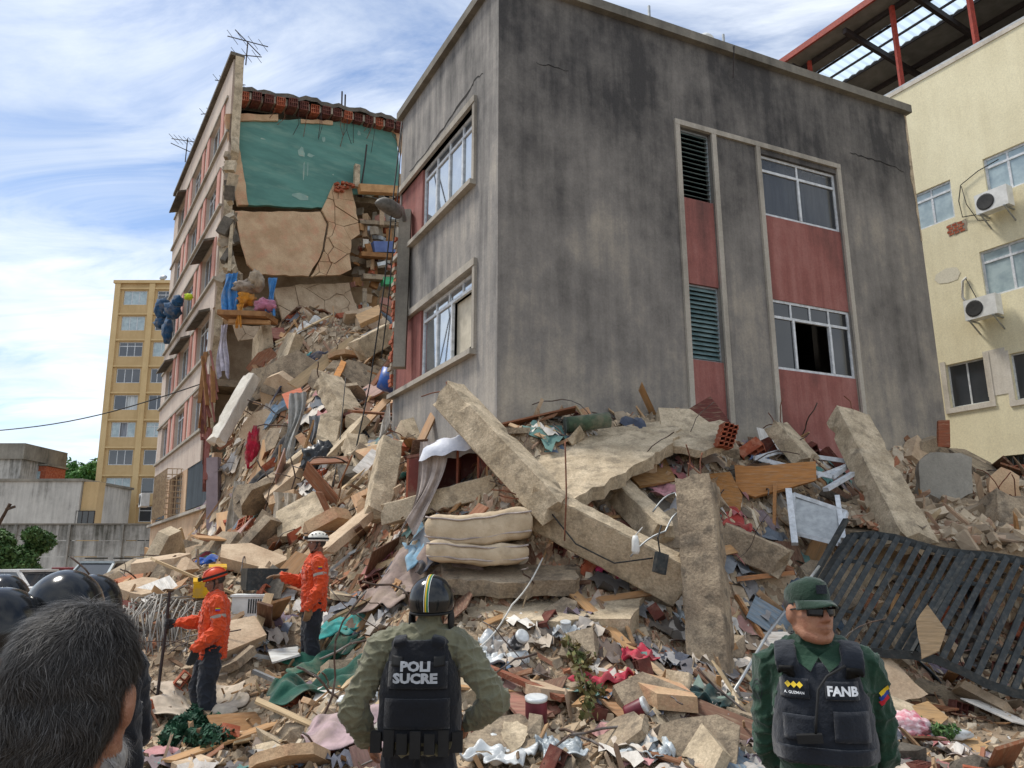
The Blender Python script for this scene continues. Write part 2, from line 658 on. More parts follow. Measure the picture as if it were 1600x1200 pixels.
def crack(parent, pts, w, m='crack_dark'):
    """thin jagged gap line along points (already 3 mm proud of the wall)"""
    mb = MB()
    P = []
    for i in range(len(pts) - 1):
        a, b = np.array(pts[i]), np.array(pts[i + 1])
        n = 5
        for k in range(n + (i == len(pts) - 2)):
            q = a + (b - a) * k / n
            P.append(q + np.array([0, 0, random.uniform(-1, 1) * 0.03]))
    rows = []
    for i, q in enumerate(P):
        f = math.sin(math.pi * (i + .5) / len(P))
        ww = w * (0.35 + 0.65 * f) * random.uniform(.6, 1.3)
        rows.append([q + np.array([0, 0, -ww / 2]), q + np.array([0, 0, ww / 2])])
    mb.grid(rows)
    return mb.build('crack', m, parent, fix=False)


# ================================================================ ground
g = MB()
g.add([(-400, -60, 0), (400, -60, 0), (400, 900, 0), (-400, 900, 0)], [(0, 1, 2, 3)])
mat('dusty_ground', '8d7c67', '74675a', 0.6, 0.98, 0.02, 9, c3='a8937a', s3=2.2, f3=0.6)
tag(g.build('ground', 'dusty_ground', fix=False), kind='structure')

# ================================================================ grey building (sunk upper storeys)
D0 = 11.8
C0 = at(778, 300, D0)
FR = Frame(C0, 66)                 # right face, u to the right
FL = Frame(C0, -28, -1)            # left face, u going away to the left
if np.dot(FR.N, CAM - C0) < 0:
    FR.N = -FR.N
if np.dot(FL.N, CAM - C0) < 0:
    FL.N = -FL.N


def HR(px, py):
    return FR.uz(px, py)


def HL(px, py):
    return FL.uz(px, py)


UR1 = HR(1416, 190)[0]
UL1 = 5.15
ZB, ZT = 2.9, HL(700, 85)[1]       # bottom buried in rubble, top under the coping
grey = thing('apartment_building', 'soot-stained grey building block with red panels between its windows, sunk onto the rubble',
             'building', (C0[0] + 1, C0[1] + 3, 0))
# openings on the right face
s1a, s1b = HR(1063, 250)[0], HR(1113, 260)[0]      # louvre strip
s2a, s2b = HR(1190, 290)[0], HR(1309, 300)[0]      # window strip
zTopR = HR(1063, 197)[1]
lv1 = (s1a, s1b, HR(1066, 305)[1], zTopR)
lv2 = (s1a, s1b, HR(1083, 560)[1], HR(1076, 440)[1])
wa = (s2a, s2b, HR(1197, 334)[1], HR(1190, 240)[1])
wb = (s2a, s2b, HR(1214, 575)[1], HR(1206, 465)[1])
red1 = (s1a, s1b, lv2[3], lv1[2])
red2 = (s1a, s1b, ZB, lv2[2])
red3 = (s2a, s2b, wb[3], wa[2])
red4 = (s2a, s2b, ZB, wb[2])
w = MB()
holes_wall(w, FR, 0.0, UR1, ZB + 0.7, ZT, [lv1, lv2, wa, wb, red1, red2, red3, red4])
w.build('wall', 'grey_render_right', grey)
for r_ in (red1, red2, red3, red4):
    MB().fbox(FR, r_[0], r_[1], r_[2], r_[3], -0.2, -0.045).build('panel', 'red_render', grey)
# raised trim bands round the two strips
tw, td = 0.11, 0.05
zt2 = zTopR + 0.0
ztop = zTopR + tw
for a in (s1a - tw, s1b, s2a - tw, s2b):
    MB().fbox(FR, a, a + tw, ZB, zTopR - .001, -0.02, td).build('trim_band', 'trim_paint', grey)
MB().fbox(FR, s1a - tw, s2b + tw, zTopR, ztop, -0.02, td + .004).build('trim_band', 'trim_paint', grey)
# louvre windows: every glass slat its own piece
for k, lv in enumerate((lv1, lv2)):
    mb = MB()
    fw = 0.035
    mb.fbox(FR, lv[0], lv[0] + fw, lv[2], lv[3], -.16, -.10)
    mb.fbox(FR, lv[1] - fw, lv[1], lv[2], lv[3], -.16, -.10)
    mb.fbox(FR, lv[0] + fw, lv[1] - fw, lv[3] - fw, lv[3], -.16, -.10)
    mb.fbox(FR, lv[0] + fw, lv[1] - fw, lv[2], lv[2] + fw, -.16, -.10)
    lw = mb.build('louvre_window', 'grey_aluminium', grey)
    n = 14 if k == 0 else 16
    hgt = (lv[3] - lv[2] - 2 * fw) / n
    for i in range(n):
        z = lv[2] + fw + hgt * (i + .5)
        tilt = 0.035 if k else 0.06
        a, b = lv[0] + fw, lv[1] - fw
        q = MB()
        hh = hgt * (.5 if k else .22)
        p = [FR.p(a, z - hh, -.115 + tilt), FR.p(b, z - hh, -.115 + tilt), FR.p(b, z - hh + .006, -.109 + tilt), FR.p(a, z - hh + .006, -.109 + tilt),
             FR.p(a, z + hh, -.155), FR.p(b, z + hh, -.155), FR.p(b, z + hh + .006, -.149), FR.p(a, z + hh + .006, -.149)]
        q.box8(p)
        q.build('slat', 'louvre_glass', lw)
window(grey, FR, *wa, cols=2, transom=.27, curtain='curtain_grey', gm='clear_glass', d=-.07, fw=.055, sash=1)
window(grey, FR, *wb, cols=3, transom=.27, tcols=4, gm='dark_glass', d=-.07, fw=.055, open_cells=(1,), widths=[.27, .48, .25], sash=1)
# left face
wz = []
u_n, u_f = HL(741, 220)[0], HL(657, 320)[0]
up_w = (u_n, u_f, HL(738, 286)[1], HL(738, 168)[1])
lo_w = (HL(741, 480)[0], HL(654, 540)[0], HL(738, 548)[1], HL(738, 420)[1])
u_r = UL1 - 0.05
redU = (up_w[1], u_r, up_w[2], up_w[3])
redL = (lo_w[1], u_r, lo_w[2], lo_w[3])
w = MB()
holes_wall(w, FL, 0.0, UL1, ZB + .5, ZT, [up_w, lo_w, redU, redL])
w.build('wall', 'grey_render_left', grey)
for r_ in (redU, redL):
    MB().fbox(FL, r_[0] + .004, r_[1], r_[2], r_[3], -.2, -.04).build('panel', 'red_render', grey)
for q, oc in ((up_w, ()), (lo_w, (0,))):
    window(grey, FL, *q, cols=4 if q is up_w else 3, transom=.2, tcols=4, d=-.09, fw=.06, gm='mirror_glass', open_cells=oc, sash=1,
           widths=None if q is up_w else [.44, .28, .28])
    MB().fbox(FL, q[0] - .1, UL1 + .05, q[2] - .10, q[2] - .004, -.1, .13).build('sill', 'trim_paint', grey)
    MB().fbox(FL, q[0] - .1, UL1 + .02, q[3], q[3] + .14, -.1, .07).build('trim_band', 'trim_paint', grey)
    MB().fbox(FL, q[0] - .1, q[0] - .002, q[2], q[3] - .004, -.1, .055).build('trim_band', 'trim_paint', grey)
# half-lowered blind in the lower left window
bl = MB()
a0, a1 = lo_w[0] + .06, lo_w[0] + (lo_w[1] - lo_w[0]) * .44
zt_ = lo_w[2] + (lo_w[3] - lo_w[2]) * .8
bl.add([FL.p(a0, lo_w[2] + .32, -.2), FL.p(a1, lo_w[2] + .12, -.2), FL.p(a1, zt_, -.2), FL.p(a0, zt_, -.2)], [(0, 1, 2, 3)])
bl.build('blind', 'blind_cream', grey, fix=False)
# rest of the shell: far walls, floors, roof slab, coping
A_, B_ = FL.p(UL1, 0), FR.p(UR1, 0)
Dp = A_ + (B_ - C0 * [1, 1, 0])
inn = MB()
for (p, q) in ((A_, Dp), (Dp, B_)):
    inn.add([(*p[:2], ZB), (*q[:2], ZB), (*q[:2], ZT), (*p[:2], ZT)], [(0, 1, 2, 3)])
inn.build('wall', 'grey_render_left', grey, fix=False)
cen = (C0 + Dp) / 2


def inset(p, k):
    q = cen + (np.array(p) - cen) * k
    return q


for z, th in ((ZB + .8, .2), (up_w[2] - .95, .2), (ZT - .24, .2)):
    MB().prism([(*inset(p, .93)[:2], z) for p in (C0, B_, Dp, A_)], (0, 0, th)).build('floor_slab', 'concrete_dark', grey)
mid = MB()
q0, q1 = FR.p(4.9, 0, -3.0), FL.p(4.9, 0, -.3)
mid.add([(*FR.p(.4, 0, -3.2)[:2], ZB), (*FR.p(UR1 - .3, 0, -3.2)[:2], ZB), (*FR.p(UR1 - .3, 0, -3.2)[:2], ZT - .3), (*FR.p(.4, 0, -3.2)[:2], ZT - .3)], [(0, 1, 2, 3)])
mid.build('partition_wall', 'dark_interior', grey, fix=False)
MB().fbox(FR, -.10, UR1 + .06, ZT, ZT + .2, -.22, .14).build('coping', 'coping_concrete', grey)
MB().fbox(FL, -.137, UL1 + .1, ZT + .003, ZT + .197, -.22, .13).build('coping', 'coping_concrete', grey)
# cracks
def onR(px, py): return FR.p(*HR(px, py), .004)
def onL(px, py): return FL.p(*HL(px, py), .004)
crack(grey, [onR(1328, 238), onR(1350, 245), onR(1380, 253), onR(1412, 268)], .035)
crack(grey, [onR(838, 98), onR(862, 103), onR(888, 112)], .02)
crack(grey, [onL(755, 113), onL(742, 125), onL(735, 140), onL(700, 190), onL(670, 233), onL(640, 268)], .06)
# spalled plaster along the right edge: ragged strip of bare render
pts = []
for k in range(22):
    u, z = HR(1416, 182 + k * 9)
    pts.append((UR1 - .03 - abs(random.gauss(0, .035)) - (.05 if 6 < k < 12 else 0), z))
top_, bot_ = HR(1416, 182)[1], HR(1416, 182 + 21 * 9)[1]
MB().prism([FR.p(UR1 - .002, top_, .003), FR.p(UR1 - .002, bot_, .003)] + [FR.p(u, z, .003) for u, z in reversed(pts)], FR.N * .012).build('plaster_chip', 'concrete_pale', grey)
# small roof fittings
for (px, py, h) in ((1018, 48, .42), (1136, 100, .35)):
    u, z = HR(px, py)
    MB().tube([FR.p(u, ZT + .2, -.05), FR.p(u, ZT + .2 + h, -.05)], .03).build('vent_pipe', 'galvanised', grey)
MB().lathe([(.02, 0), (.16, 0), (.18, .12), (.12, .2), (.02, .23)], 12, FR.p(HR(1108, 75)[0], ZT + .2, -.1)).build('vent_cap', 'plastic_white', grey, smooth=True)
MB().tube([FR.p(HR(1140, 90)[0], ZT + .15, .16), FR.p(HR(1140, 90)[0], ZT - .55, .06)], .012).build('bracket', 'steel_dark', grey)

# ================================================================ left wing of the collapsed block (leans a little)
LEAN = 0.028
yw = 24.0


def un(x, y):
    return x + LEAN * (870 - y), y + LEAN * (x - 300)


C2 = at(*un(340, 600), yw)
FW = Frame(C2, -32.5, -1)            # street facade, u going away
if np.dot(FW.N, CAM - C2) > 0 and FW.N[0] > 0:
    FW.N = -FW.N
if FW.N[0] > 0:
    FW.N = -FW.N
piv = at(300, 870, yw)


def lean(v):
    """rotate about the view axis through the foot of the wing"""
    v = np.array(v, float)
    one = v.ndim == 1
    v = np.atleast_2d(v).copy()
    dx, dz = v[:, 0] - piv[0], v[:, 2] - piv[2]
    c_, s_ = math.cos(LEAN), math.sin(LEAN)
    v[:, 0] = piv[0] + dx * c_ - dz * s_
    v[:, 2] = piv[2] + dx * s_ + dz * c_
    return v[0] if one else v


def HW(px, py):
    return FW.uz(*un(px, py))


wing = thing('apartment_block', 'tall beige and pink apartment block torn open by the collapse, green room wall showing',
             'building', (C2[0], C2[1] + 4, 0))
SILL = [17.13, 14.42, 11.68, 8.94, 6.28, 3.53]
NEAR = [0.75, 1.3, 1.5, 1.7, 2.2, -0.1]
WROOF, WLEN = 20.1, 13.3
WCOL = [(2.25, 4.4), (6.0, 8.3), (10.0, 12.0)]
WTOP = 1.6
for r_, zs in enumerate(SILL):
    z_lo = zs - 1.15
    z_hi = zs + WTOP if r_ else WROOF - 0.02
    n0 = NEAR[r_]
    hs = [(a, b, zs, zs + WTOP) for a, b in WCOL]
    mb = MB()
    if r_ < 5:
        holes_wall(mb, FW, n0, WLEN, z_lo, z_hi, hs, .25)
    else:
        holes_wall(mb, FW, n0, WLEN, zs - .05, z_hi, [(0.25, 4.6, zs, zs + WTOP), (5.6, 8.6, zs, zs + WTOP), (9.4, 13.0, zs, zs + WTOP)], .25)
    mb.build('wall', 'beige_facade' if r_ < 5 else 'peach_facade', wing, xf=lean)
    if r_ < 5:
        for a in (1.75, 4.42, 5.45, 8.32, 9.45):
            if a > n0 + .1:
                MB().fbox(FW, a, a + .5, zs - .02, zs + WTOP + .02, -.05, .05).build('pilaster', 'pink_paint', wing, xf=lean)
        for k, (a, b) in enumerate(WCOL):
            window(wing, FW, a, b, zs, zs + WTOP, cols=3, transom=.25 if (k + r_) % 2 else None, gm='window_glass' if (k + r_) % 3 else 'dark_glass',
                   curtain='curtain_white', d=-.12, xf=lean, open_cells=(1,) if (k * 2 + r_) % 5 == 0 else ())
        MB().fbox(FW, n0, WLEN, zs - .10, zs - .003, -.05, .10).build('string_course', 'trim_paint', wing, xf=lean)
        MB().fbox(FW, n0 + .5, WLEN, zs + WTOP + .003, zs + WTOP + .09, -.05, .07).build('string_course', 'trim_paint', wing, xf=lean)
    # sloping concrete awnings over some windows
    aw = {0: [2], 2: [0], 3: [0, 1, 2]}.get(r_, [])
    for k in aw:
        a, b = WCOL[k]
        zt = zs + WTOP + .1
        q = MB()
        q.box8([FW.p(a - .25, zt - .1, .04), FW.p(b + .25, zt - .1, .04), FW.p(b + .25, zt - .24, .42), FW.p(a - .25, zt - .24, .42),
                FW.p(a - .25, zt, .04), FW.p(b + .25, zt, .04), FW.p(b + .25, zt - .16, .42), FW.p(a - .25, zt - .16, .42)])
        q.build('awning', 'concrete_dark', wing, xf=lean)
# first floor row: mesh-covered openings, cage grille and a condenser
zs = SILL[5]
stained('dark_netting', '4a5258', '3a4248', '2a3034', 3, 6, .2, .002, .6, 0)
for a, b in ((0.25, 4.55), (9.5, 12.0)):
    MB().fbox(FW, a, b, zs + .05, zs + WTOP, -.05, -.02).build('netting', 'dark_netting', wing, xf=lean)
MB().fbox(FW, 12.1, 13.0, zs + .05, zs + WTOP, -.2, -.15).build('pane', 'dark_glass', wing, xf=lean)
gq = MB()
for i in range(13):
    u = 5.5 + 3.2 * i / 12
    gq.fbox(FW, u, u + .03, zs - .05, zs + WTOP + .1, .55, .58)
for i in range(9):
    z = zs - .05 + (WTOP + .12) * i / 8
    gq.fbox(FW, 5.5, 8.73, z, z + .03, .52, .55)
    for u in (5.5, 8.7):
        gq.fbox(FW, u, u + .03, z, z + .03, -.02, .52)
for d_ in (.05, .2, .36):
    for u in (5.5, 8.7):
        gq.fbox(FW, u + .002, u + .028, zs - .05, zs + WTOP + .1, d_, d_ + .025)
mat('cage_cream', 'b59f80', '96836a', 8, .7, c3='7c5a44', s3=9)
gq.build('window_cage', 'cage_cream', wing, xf=lean)
MB().fbox(FW, 5.7, 8.5, zs, zs + WTOP, -.2, -.16).build('pane', 'dark_glass', wing, xf=lean)
MB().fbox(FW, NEAR[5], WLEN + .1, zs - .16, zs - .055, -.05, .16).build('string_course', 'trim_paint', wing, xf=lean)
ac = MB()
ac.fbox(FW, 12.3, 13.15, zs + .75, zs + 1.35, .25, .6)
aco = ac.build('air_conditioner', 'plastic_white', wing, xf=lean)
_ax = Matrix((Vector(FW.U), Vector((0, 0, 1)), Vector(FW.N))).transposed()
MB().lathe([(.24, 0), (.24, .02), (.05, .03)], 16, FW.p(12.75, zs + 1.05, .6), _ax).build('fan_grille', 'ac_grille', aco, xf=lean)
# ground storey with slit windows
mb = MB()
gh = [(11.8, 12.4, .9, 1.55), (8.1, 8.6, .9, 2.3), (6.6, 7.1, 1.0, 2.3), (4.4, 5.5, .8, 1.55), (3.3, 3.9, .8, 1.55), (1.2, 2.7, .8, 1.55), (.1, .5, .8, 1.5)]
holes_wall(mb, FW, -1.6, WLEN, -.2, zs - .16, gh, .3)
mb.build('wall', 'peach_facade', wing, xf=lean)
for h in gh:
    MB().fbox(FW, *h, -.25, -.2).build('pane', 'dark_glass', wing, xf=lean)
    if h[1] - h[0] > .9:
        MB().fbox(FW, (h[0] + h[1]) / 2 - .05, (h[0] + h[1]) / 2 + .05, h[2], h[3], -.2, -.05).build('mullion', 'white_aluminium', wing, xf=lean)
# roof parapet coping
MB().fbox(FW, .55, WLEN + .15, WROOF, WROOF + .14, -.35, .16).build('coping', 'concrete_dark', wing, xf=lean)
# wall end pier at the broken edge
rows = []
for k in range(26):
    z = 3.4 + (WROOF - 3.4) * k / 25
    j = .12 * math.sin(k * 1.9) + random.uniform(-.08, .08)
    rr = 0
    for r_, s_ in enumerate(SILL):
        if z >= s_ - 1.1:
            rr = NEAR[r_]
            break
    rows.append([FW.p(rr - .25 + j, z, -.02), FW.p(rr - .25 + j * .5, z, -.32), FW.p(rr + .1, z, -.34)])
MB().grid(rows).build('broken_edge', 'concrete_pale', wing, xf=lean, fix=False)
# far end wall and back, roof
FE = Frame(FW.p(WLEN, 0), 57.5)
MB().add([FE.p(0, -.2), FE.p(14, -.2), FE.p(14, WROOF), FE.p(0, WROOF)], [(0, 1, 2, 3)]).build('wall', 'beige_facade', wing, xf=lean, fix=False)

# ---- torn section, facing the camera
FS = Frame(FW.p(0.55, 0), 57.5)
if np.dot(FS.N, CAM - FS.O) < 0:
    FS.N = -FS.N


def HS(px, py, d=0.0):
    q = Frame(FS.O + FS.N * d, 57.5)
    q.N = FS.N
    return q.uz(*un(px, py))


SEC_R = HS(640, 300)[0]
for k, s_ in enumerate(SILL):
    z = s_ - 1.0
    back = -.9 if k < 4 else -2.2
    p = MB()
    P = [FS.p(.3, z, back - .1 * k)]
    n = 26
    for i in range(n + 1):
        P.append(FS.p(.3 + (SEC_R + 1.6) * i / n, z, back + random.uniform(-.16, .1)))
    P += [FS.p(SEC_R + 1.9, z, -12), FS.p(.3, z, -12)]
    p.prism(P, (0, 0, -.24))
    p.build('floor_slab', 'concrete', wing, xf=lean)
MB().add([FS.p(.3, 0, -2.4), FS.p(SEC_R + 5, 0, -2.4), FS.p(SEC_R + 5, WROOF - 1.6, -2.4), FS.p(.3, WROOF - 1.6, -2.4)],
         [(0, 1, 2, 3)]).build('partition_wall', 'plaster_pale', wing, xf=lean, fix=False)
# roof: slab, then the row of torn hollow clay tiles between concrete ribs
ra, rb = HS(372, 146), HS(632, 196)
nz_t = 15


def roof_pt(t, dz=0.0, d=0.0):
    u = ra[0] + (rb[0] - ra[0]) * t
    zz = ra[1] + (rb[1] - ra[1]) * t + .10 * math.sin(t * 3.1)
    return FS.p(u, zz + dz, d)


mb = MB()
top = []
for i in range(31):
    t = i / 30
    j = random.uniform(-.05, .08)
    top.append([roof_pt(t, .16 + j * .4, .05 + j), roof_pt(t, .34 + j * .5, .05 + j), roof_pt(t, .34, -12)])
mb.grid(top)
mb.build('roof_slab', 'concrete_dark', wing, xf=lean, fix=False)
for i in range(nz_t):
    t0, t1 = (i + .1) / nz_t, (i + .82) / nz_t
    j = random.uniform(-.10, .10)
    dz = random.uniform(-.03, .03)
    q = MB()
    nb = 4
    z0_, z1_ = -.20 + dz, .17 + dz
    # tile outer shell
    q.box8([roof_pt(t0, z0_, -.5), roof_pt(t1, z0_, -.5), roof_pt(t1, z0_, j), roof_pt(t0, z0_, j),
            roof_pt(t0, z1_, -.5), roof_pt(t1, z1_, -.5), roof_pt(t1, z1_, j), roof_pt(t0, z1_, j)])
    # raised webs between the cells
    for a in range(nb + 1):
        ta = t0 + (t1 - t0) * (a / nb) * .92
        q.box8([roof_pt(ta, z0_, j), roof_pt(ta + (t1 - t0) * .08, z0_, j), roof_pt(ta + (t1 - t0) * .08, z0_, j + .07), roof_pt(ta, z0_, j + .07),
                roof_pt(ta, z1_, j), roof_pt(ta + (t1 - t0) * .08, z1_, j), roof_pt(ta + (t1 - t0) * .08, z1_, j + .07), roof_pt(ta, z1_, j + .07)])
    for a in range(3):
        za = z0_ + (z1_ - z0_) * a / 2 * .92
        q.box8([roof_pt(t0, za, j), roof_pt(t1, za, j), roof_pt(t1, za, j + .066), roof_pt(t0, za, j + .066),
                roof_pt(t0, za + .03, j), roof_pt(t1, za + .03, j), roof_pt(t1, za + .03, j + .066), roof_pt(t0, za + .03, j + .066)])
    q.build('roof_tile', 'brick_dark' if i % 3 else 'brick_red', wing, xf=lean)
    q = MB()
    t2 = (i + 1.1) / nz_t
    jj = random.uniform(-.1, .02)
    q.box8([roof_pt(t1 + .002, -.15, -.5), roof_pt(t2 - .002, -.15, -.5), roof_pt(t2 - .004, -.12, jj), roof_pt(t1 + .004, -.12, jj),
            roof_pt(t1 + .002, .16, -.5), roof_pt(t2 - .002, .16, -.5), roof_pt(t2 - .004, .16, jj), roof_pt(t1 + .004, .16, jj)])
    q.build('roof_rib', 'mortar', wing, xf=lean)


def clip(poly, a, n):
    """part of a 2-D polygon on the side n of the point a"""
    out = []
    for i in range(len(poly)):
        p, q = poly[i], poly[(i + 1) % len(poly)]
        dp, dq = (p[0] - a[0]) * n[0] + (p[1] - a[1]) * n[1], (q[0] - a[0]) * n[0] + (q[1] - a[1]) * n[1]
        if dp >= 0:
            out.append(p)
        if (dp >= 0) != (dq >= 0):
            t = dp / (dp - dq)
            out.append((p[0] + (q[0] - p[0]) * t, p[1] + (q[1] - p[1]) * t))
    return out


def area(p):
    return abs(sum(p[i][0] * p[(i + 1) % len(p)][1] - p[(i + 1) % len(p)][0] * p[i][1] for i in range(len(p)))) / 2


def shatter(poly, n, gap, rnd):
    """Voronoi pieces of a polygon, with an open gap along every crack"""
    us_, zs_ = [p[0] for p in poly], [p[1] for p in poly]
    seeds = [(rnd.uniform(min(us_), max(us_)), rnd.uniform(min(zs_), max(zs_))) for _ in range(n)]
    out = []
    for i, a in enumerate(seeds):
        p = list(poly)
        for j, b in enumerate(seeds):
            if i == j or len(p) < 3:
                continue
            d = (a[0] - b[0], a[1] - b[1])
            L_ = math.hypot(*d)
            nn = (d[0] / L_, d[1] / L_)
            m_ = ((a[0] + b[0]) / 2 + nn[0] * gap, (a[1] + b[1]) / 2 + nn[1] * gap)
            p = clip(p, m_, nn)
        if len(p) >= 3 and area(p) > .004:
            out.append(p)
    return out


def jag(poly, amp, step, rnd):
    """ragged outline"""
    out = []
    for i in range(len(poly)):
        p, q = np.array(poly[i], float), np.array(poly[(i + 1) % len(poly)], float)
        L_ = np.linalg.norm(q - p)
        n = max(1, int(L_ / step))
        t = (q - p) / max(L_, 1e-6)
        nrm = np.array([-t[1], t[0]])
        for k in range(n):
            a = p + (q - p) * (k + (rnd.uniform(-.3, .3) if k else 0)) / n
            if k:
                a = a + nrm * rnd.uniform(-amp, amp)
            out.append(tuple(a))
    return out


RS = random.Random(5)
mat('peeled_paint', '8aa396', '76928a', 2.5, .9, c3='b5a890', s3=3, f3=.5)
# green room wall
gp = [HS(*p, -.3) for p in ((364, 184), (386, 318), (470, 321), (544, 323), (548, 300), (585, 300), (624, 292), (619, 202), (560, 190), (480, 184), (430, 184))]
q = MB().prism([FS.p(u, z, -.3) for u, z in jag(gp, .03, .35, RS)], FS.N * -.15)
q.build('green_wall', 'plaster_green', wing, xf=lean)
# pale scuffs where the paint has peeled off the green wall
for (px, py, w_, h_) in ((470, 236, .34, .5), (484, 240, .4, .16), (474, 265, .09, .9), (480, 262, .06, .7), (470, 305, .7, .3), (410, 215, .25, .08), (560, 205, .2, .3), (505, 215, .15, .3), (520, 270, .1, .06)):
    u, z = HS(px, py, -.3)
    sc_ = [(u + w_ / 2 * math.cos(k / 11 * 6.283) * RS.uniform(.5, 1.1), z + h_ / 2 * math.sin(k / 11 * 6.283) * RS.uniform(.5, 1.1)) for k in range(11)]
    MB().prism([FS.p(a_, b_, -.297) for a_, b_ in sc_], FS.N * .004).build('peeled_patch', 'peeled_paint', wing, xf=lean)
# plaster lip along its top, brick pier on its left
bp = [HS(*p, -.2) for p in ((352, 176), (434, 176), (434, 186), (366, 187), (388, 318), (372, 318))]
MB().prism([FS.p(u, z, -.2) for u, z in jag(bp, .03, .25, RS)], FS.N * -.2).build('brick_pier', 'plaster_beige', wing, xf=lean)
bp = [HS(*p, -.2) for p in ((470, 182), (520, 185), (520, 191), (470, 189))]
MB().prism([FS.p(u, z, -.24) for u, z in jag(bp, .03, .2, RS)], FS.N * -.05).build('plaster_lip', 'plaster_beige', wing, xf=lean)
bp = [HS(*p, -.2) for p in ((604, 196), (634, 200), (630, 215), (626, 240), (618, 205))]
MB().prism([FS.p(u, z, -.22) for u, z in jag(bp, .04, .2, RS)], FS.N * -.05).build('plaster_lip', 'plaster_beige', wing, xf=lean)
# back room: white wall with a dark window under the roof on the left
bp = [HS(*p, -1.2) for p in ((366, 150), (470, 160), (470, 190), (366, 190))]
MB().prism([FS.p(u, z, -1.2) for u, z in bp], FS.N * -.1).build('partition_wall', 'white_render_aged', wing, xf=lean)
bp = [HS(*p, -1.1) for p in ((374, 168), (420, 174), (420, 190), (374, 190))]
MB().prism([FS.p(u, z, -1.15) for u, z in bp], FS.N * -.03).build('pane', 'dark_glass', wing, xf=lean)


def leaning(px_poly, d_top, d_bot, th, m, n_pieces, name, gap=.012, amp=.04, jit=.03, holes=()):
    """torn plaster sheet whose foot leans out towards the camera; cracked into pieces"""
    uz_ = [HS(x, y, (d_top + d_bot) / 2) for x, y in px_poly]
    zz = [z for _, z in uz_]
    z0, z1 = min(zz), max(zz)
    poly = jag(uz_, amp, .3, RS)
    pcs = shatter(poly, n_pieces, gap, RS) if n_pieces > 1 else [poly]
    for p in pcs:
        jd, jr = RS.uniform(-jit, jit), RS.uniform(-jit, jit)
        cu = sum(q[0] for q in p) / len(p)

        def pt(u, z):
            return FS.p(u, z, d_bot + (d_top - d_bot) * (z - z0) / (z1 - z0) + jd + jr * (u - cu))
        MB().prism([pt(u, z) for u, z in p], FS.N * -th).build(name, m, wing, xf=lean)


leaning([(368, 326), (450, 325), (503, 324), (512, 345), (505, 375), (498, 400), (485, 420), (478, 433), (400, 431), (384, 414), (376, 380)],
        -.3, .25, .12, 'plaster_beige', 1, 'plaster_sheet')
leaning([(504, 323), (525, 278), (553, 282), (560, 340), (562, 362), (548, 372), (544, 398), (546, 420), (527, 430), (482, 433), (500, 402), (508, 375), (514, 345)],
        -.3, .2, .12, 'plaster_beige', 26, 'plaster_piece', .011)
leaning([(428, 448), (470, 440), (548, 436), (560, 490), (562, 515), (540, 522), (515, 522), (497, 508), (440, 505)],
        -.6, -.2, .12, 'plaster_pale', 20, 'plaster_piece', .008)
leaning([(365, 505), (440, 507), (425, 522), (372, 532)], -.5, -.3, .12, 'plaster_pale', 4, 'plaster_piece', .01)
# brick pocket and broken pier on the green wall's right
for i in range(10):
    u, z = HS(526 + (i % 4) * 8, 284 + (i // 4) * 5, -.1)
    MB().box(FS.p(u, z, -.1 + random.uniform(-.1, .1)), (.2, .12, .09), Matrix.Rotation(random.uniform(0, 3), 3, 'Z')).build('brick', 'brick_red', wing, xf=lean)
for (px, y0, y1, dx, w_) in ((564, 250, 290, 6, .05), (570, 222, 250, 3, .05)):
    a, b = HS(px, y1, 0), HS(px + dx, y0, 0)
    MB().bar(FS.p(a[0], a[1], -.05), FS.p(b[0], b[1], -.05), w_, w_).build('steel_post', 'steel_dark', wing, xf=lean)
for px, y0, y1, m in ((556, 255, 290, 'concrete_pale'),):
    a, b = HS(px, y1, 0), HS(px + 1, y0, 0)
    MB().bar(FS.p(a[0], a[1], 0), FS.p(b[0], b[1], 0), .2, .2).build('pier_stub', m, wing, xf=lean)
for px0, px1, py, h, m, d_ in ((560, 624, 292, .32, 'timber_pale', .1), (562, 616, 395, .18, 'timber', -.3), (565, 620, 430, .2, 'concrete', -.3), (560, 622, 345, .16, 'concrete', -.6)):
    a, b = HS(px0, py, d_), HS(px1, py + 3, d_)
    MB().bar(FS.p(a[0], a[1], d_), FS.p(b[0], b[1], d_), .3, h).build('floor_beam', m, wing, xf=lean)
# litter on the exposed floors at the right of the torn section
for k, s_ in enumerate(SILL[:4]):
    for i in range(26):
        u = RS.uniform(4.6, SEC_R + .8)
        sx = RS.uniform(.12, .6)
        MB().box(FS.p(u, s_ - .95 + RS.uniform(0, .35), RS.uniform(-1.6, -.75)), (sx, RS.uniform(.1, .4), RS.uniform(.04, .35)),
                 Matrix.Rotation(RS.uniform(0, 3), 3, 'Z') @ Matrix.Rotation(RS.uniform(-.6, .6), 3, 'Y')) \
            .build('room_litter', RS.choice(['concrete_pale', 'timber', 'timber_pale', 'brick_red', 'plaster_pale', 'curtain_white', 'plastic_white', 'red_render', 'roof_translucent', 'dark_interior']), wing, xf=lean)
